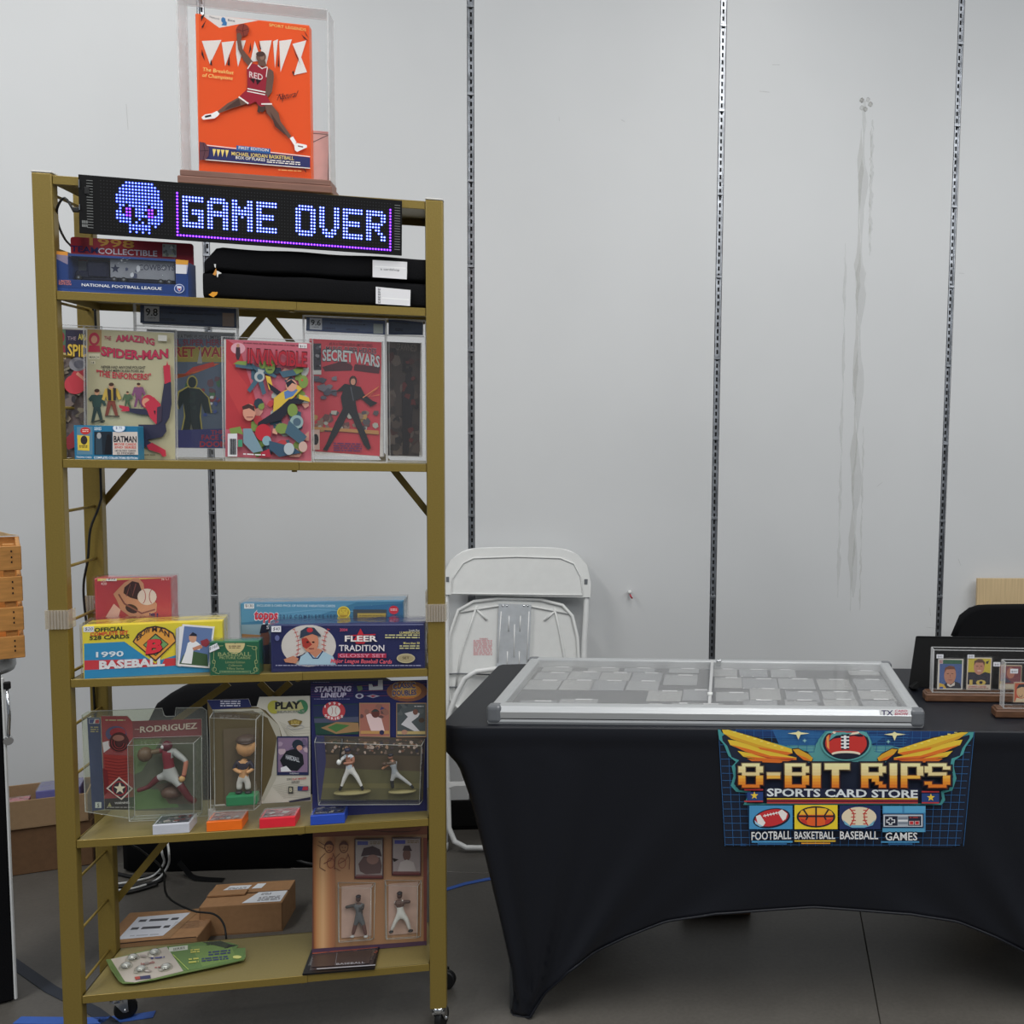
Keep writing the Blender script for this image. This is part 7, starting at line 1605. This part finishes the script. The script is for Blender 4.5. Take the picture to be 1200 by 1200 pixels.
# wings in stepped feathers
def wing(sx):
    X = lambda x: x if sx > 0 else 1203-x
    P = lambda pts: [(X(x), y) for x, y in pts]
    OUT, Y1, Y2, O1, R1 = (30, 26, 34), (226, 190, 56), (214, 160, 44), (220, 112, 36), (186, 66, 38)
    feathers = [[(92, 82), (120, 82), (240, 124), (380, 168), (384, 186), (360, 192), (240, 162), (130, 124), (98, 104)],
                [(116, 130), (150, 134), (280, 176), (400, 204), (400, 214), (300, 212), (190, 178), (126, 152)],
                [(156, 176), (200, 184), (300, 206), (380, 214), (250, 214), (180, 200)],
                [(196, 208), (260, 212), (380, 216), (330, 226), (220, 222)],
                [(384, 170), (408, 168), (450, 190), (468, 206), (462, 220), (430, 214), (400, 190)]]
    for f in feathers:
        c0 = sum(p[0] for p in f)/len(f); c1 = sum(p[1] for p in f)/len(f)
        A.poly(P([(x+(x-c0)*.05, y+(4 if y > c1 else -4)) for x, y in f]), OUT)
    for f, col in zip(feathers, (Y1, Y1, Y1, O1, Y2)): A.poly(P(f), col)
    A.poly(P([(100, 104), (240, 150), (360, 184), (362, 192), (240, 164), (130, 126)]), Y2).poly(P([(240, 160), (360, 180), (384, 186), (360, 194), (250, 170)]), O1)
    A.poly(P([(126, 150), (200, 168), (290, 196), (400, 206), (400, 214), (300, 213), (190, 180)]), O1).poly(P([(220, 190), (300, 206), (390, 208), (380, 215), (300, 213)]), R1)
    A.poly(P([(180, 196), (260, 206), (380, 213), (250, 215)]), O1).poly(P([(400, 190), (440, 204), (462, 218), (430, 214)]), O1)
    for k in range(9): A.rect(*( (X(110+k*28), 86+k*9.4, X(122+k*28), 92+k*9.4) if sx > 0 else (X(122+k*28), 86+k*9.4, X(110+k*28), 92+k*9.4)), (240, 214, 100))
wing(1); wing(-1)
for (sx_, sy_) in ((408, 104), (806, 108)): A.poly([(sx_-44, sy_), (sx_-9, sy_-5), (sx_, sy_-26), (sx_+9, sy_-5), (sx_+46, sy_), (sx_+9, sy_+5), (sx_, sy_+26), (sx_-9, sy_+5)], (236, 226, 170)); A.star(sx_+26*(1 if sx_ < 600 else -1), sy_+30, 10, (150, 200, 190), .3, 4)
# the ball in a dark ring
A.ell(605, 145, 104, 72, (90, 160, 160), 32).ell(605, 145, 96, 67, (24, 26, 44), 32).ell(605, 145, 86, 60, (196, 50, 44), 32).poly([(535, 112), (560, 92), (650, 92), (676, 112), (640, 100), (570, 100)], (150, 34, 40)).ell(605, 100, 56, 11, (230, 214, 190)).ell(605, 93, 54, 8, (190, 46, 44)).ell(605, 188, 60, 12, (230, 214, 190)).ell(605, 196, 58, 11, (24, 26, 44))
A.poly([(524, 120), (534, 108), (536, 170), (526, 160)], (236, 150, 80)).rect(586, 108, 618, 170, (24, 26, 44)).rect(596, 112, 606, 168, (236, 236, 232))
for k in range(4): A.rect(584, 116+k*14, 618, 122+k*14, (236, 236, 232))
BM = {'8': ['.#####.', '##...##', '##...##', '.#####.', '##...##', '##...##', '##...##', '.#####.'], '-': ['.......', '.......', '.......', '#######', '#######', '.......', '.......', '.......'],
      'B': ['######.', '##...##', '##...##', '######.', '##...##', '##...##', '##...##', '######.'], 'I': ['##', '##', '##', '##', '##', '##', '##', '##'], 'T': ['#######', '#######', '..##...', '..##...', '..##...', '..##...', '..##...', '..##...'],
      'R': ['######.', '##...##', '##...##', '######.', '#####..', '##.##..', '##..##.', '##...##'], 'P': ['######.', '##...##', '##...##', '##...##', '######.', '##.....', '##.....', '##.....'], 'S': ['.#####.', '##...##', '##.....', '.#####.', '.....##', '.....##', '##...##', '.#####.']}
lets = [('8', 160, 262), ('-', 278, 333), ('B', 352, 452), ('I', 466, 500), ('T', 517, 620), ('R', 668, 770), ('I', 786, 816), ('P', 832, 925), ('S', 930, 1036)]
yT, yB = 228, 328
for pas in (0, 1, 2):
    for ch_, xa, xb in lets:
        g_ = BM[ch_]; nc_ = len(g_[0]); cw_ = (xb-xa)/nc_; rh = (yB-yT)/8
        for r_ in range(8):
            row = g_[r_]; q = 0
            while q < nc_:
                if row[q] == '#':
                    e_ = q
                    while e_ < nc_ and row[e_] == '#': e_ += 1
                    X0, X1 = xa+q*cw_, xa+e_*cw_; Y0, Y1_ = yT+r_*rh, yT+(r_+1)*rh
                    if pas == 0: A.rect(X0-11, Y0-9, X1+11, Y1_+11, (22, 22, 40))
                    elif pas == 1: A.rect(X0-4, Y0-3, X1+4, Y1_+5, (110, 52, 34) if r_ > 3 else (130, 110, 80))
                    else: A.rect(X0, Y0, X1, Y1_+.5, [(240, 226, 168), (238, 220, 160), (232, 212, 150), (226, 204, 146), (236, 176, 70), (232, 156, 48), (226, 138, 40), (220, 118, 34)][r_])
                    q = e_
                else: q += 1
A.eps = .00004
A.rect(270, 332, 905, 368, (22, 28, 56)).text('SPORTS CARD STORE', 278, 363, 902, 370, 31, (222, 226, 226), .055)
A.rect(196, 346, 262, 382, (34, 62, 120)).rect(184, 334, 262, 340, (180, 50, 54)).rect(184, 382, 262, 388, (180, 50, 54)).star(226, 361, 17, (232, 196, 60)).rect(918, 352, 990, 388, (34, 62, 120)).rect(918, 342, 990, 348, (180, 50, 54)).rect(918, 388, 990, 394, (180, 50, 54)).star(956, 369, 17, (232, 196, 60))
A.rect(278, 372, 902, 377, (226, 190, 60)).rect(278, 380, 902, 385, (150, 40, 60)).rect(278, 388, 902, 394, (180, 60, 56))
# four icons
A.rect(205, 402, 384, 500, (70, 144, 190)).rect(392, 400, 570, 500, (232, 202, 44)).rect(578, 402, 748, 500, (26, 44, 92)).rect(756, 404, 934, 512, (62, 128, 176)).rect(760, 404, 838, 432, (84, 160, 200)).rect(846, 404, 934, 432, (84, 160, 200)).rect(756, 496, 930, 512, (80, 154, 190))
A.ell(297, 455, 78, 40, (26, 24, 44), 28, -.18).ell(297, 453, 70, 34, (196, 44, 48), 28, -.18).poly([(232, 446), (250, 440), (272, 474), (262, 488), (240, 478)], (232, 226, 222)).poly([(322, 430), (340, 418), (362, 436), (356, 458), (344, 466)], (232, 226, 222)).poly([(226, 462), (240, 476), (262, 488), (250, 490), (230, 478)], (150, 196, 220)).line([(262, 446), (322, 432)], 4, (236, 230, 226))
for k in range(5): A.line([(268+k*12, 438-k*2.6), (272+k*12, 450-k*2.6)], 3, (236, 230, 226))
A.ell(481, 449, 80, 44, (30, 24, 38), 28).ell(481, 449, 72, 38, (224, 92, 36), 28).poly([(412, 440), (420, 424), (450, 414), (481, 411), (520, 414), (545, 426), (553, 440)], (238, 180, 50)).line([(481, 410), (481, 488)], 7, (30, 24, 38)).line([(408, 447), (554, 447)], 7, (30, 24, 38)).line([(430, 420), (448, 447), (430, 478)], 7, (30, 24, 38)).line([(532, 420), (514, 447), (532, 478)], 7, (30, 24, 38)).poly([(414, 456), (440, 462), (446, 480), (428, 476)], (196, 50, 40)).poly([(520, 462), (550, 456), (536, 476), (518, 482)], (196, 50, 40))
A.ell(659, 450, 72, 42, (224, 208, 178), 28).poly([(592, 460), (620, 484), (700, 484), (726, 460), (716, 484), (680, 494), (630, 494), (600, 480)], (110, 170, 196)).line([(620, 414), (638, 436), (636, 462), (622, 486)], 5, (190, 60, 50)).line([(698, 414), (680, 436), (682, 462), (696, 486)], 5, (190, 60, 50))
for k in range(5): A.rect(626+(k % 2)*2, 420+k*14, 644+(k % 2)*2, 424+k*14, (190, 60, 50)); A.rect(676-(k % 2)*2, 420+k*14, 694-(k % 2)*2, 424+k*14, (190, 60, 50))
A.rect(756, 436, 926, 494, (24, 30, 56)).rect(760, 440, 922, 490, (190, 196, 204)).rect(766, 446, 916, 486, (26, 30, 50)).rect(818, 446, 862, 486, (160, 168, 178)).rect(820, 452, 860, 458, (110, 120, 132)).rect(820, 462, 860, 468, (226, 226, 226)).rect(820, 472, 860, 478, (110, 120, 132)).rect(782, 452, 796, 482, (226, 228, 230)).rect(772, 460, 808, 474, (226, 228, 230)).rect(785, 456, 793, 478, (30, 34, 54)).rect(776, 463, 804, 471, (30, 34, 54))
A.rect(866, 466, 886, 482, (200, 176, 176)).rect(889, 466, 909, 482, (200, 176, 176)).rect(869, 468, 883, 480, (190, 44, 52)).rect(892, 468, 906, 480, (190, 44, 52)).fine(868, 450, 908, 458, 1, (170, 60, 60))
for (t_, xa, ya, xb, yb_, hh_2) in (('FOOTBALL', 214, 545, 378, 540, 33), ('BASKETBALL', 392, 540, 560, 540, 30), ('BASEBALL', 580, 541, 738, 541, 32), ('GAMES', 768, 546, 900, 546, 32)): A.text(t_, xa, ya, xb, yb_, hh_2, (222, 222, 220), .03, 0, 0, out=(20, 24, 44), ow=.10)
A.rect(215, 548, 384, 556, (70, 144, 190)).rect(240, 558, 360, 564, (40, 100, 150)).rect(392, 546, 562, 552, (220, 180, 50)).rect(420, 556, 540, 561, (220, 150, 44)).rect(750, 550, 908, 556, (70, 144, 190)).rect(780, 559, 880, 564, (40, 100, 150))
lg = A.build('printed_logo', cover, 'colourful pixel art store logo with wings')
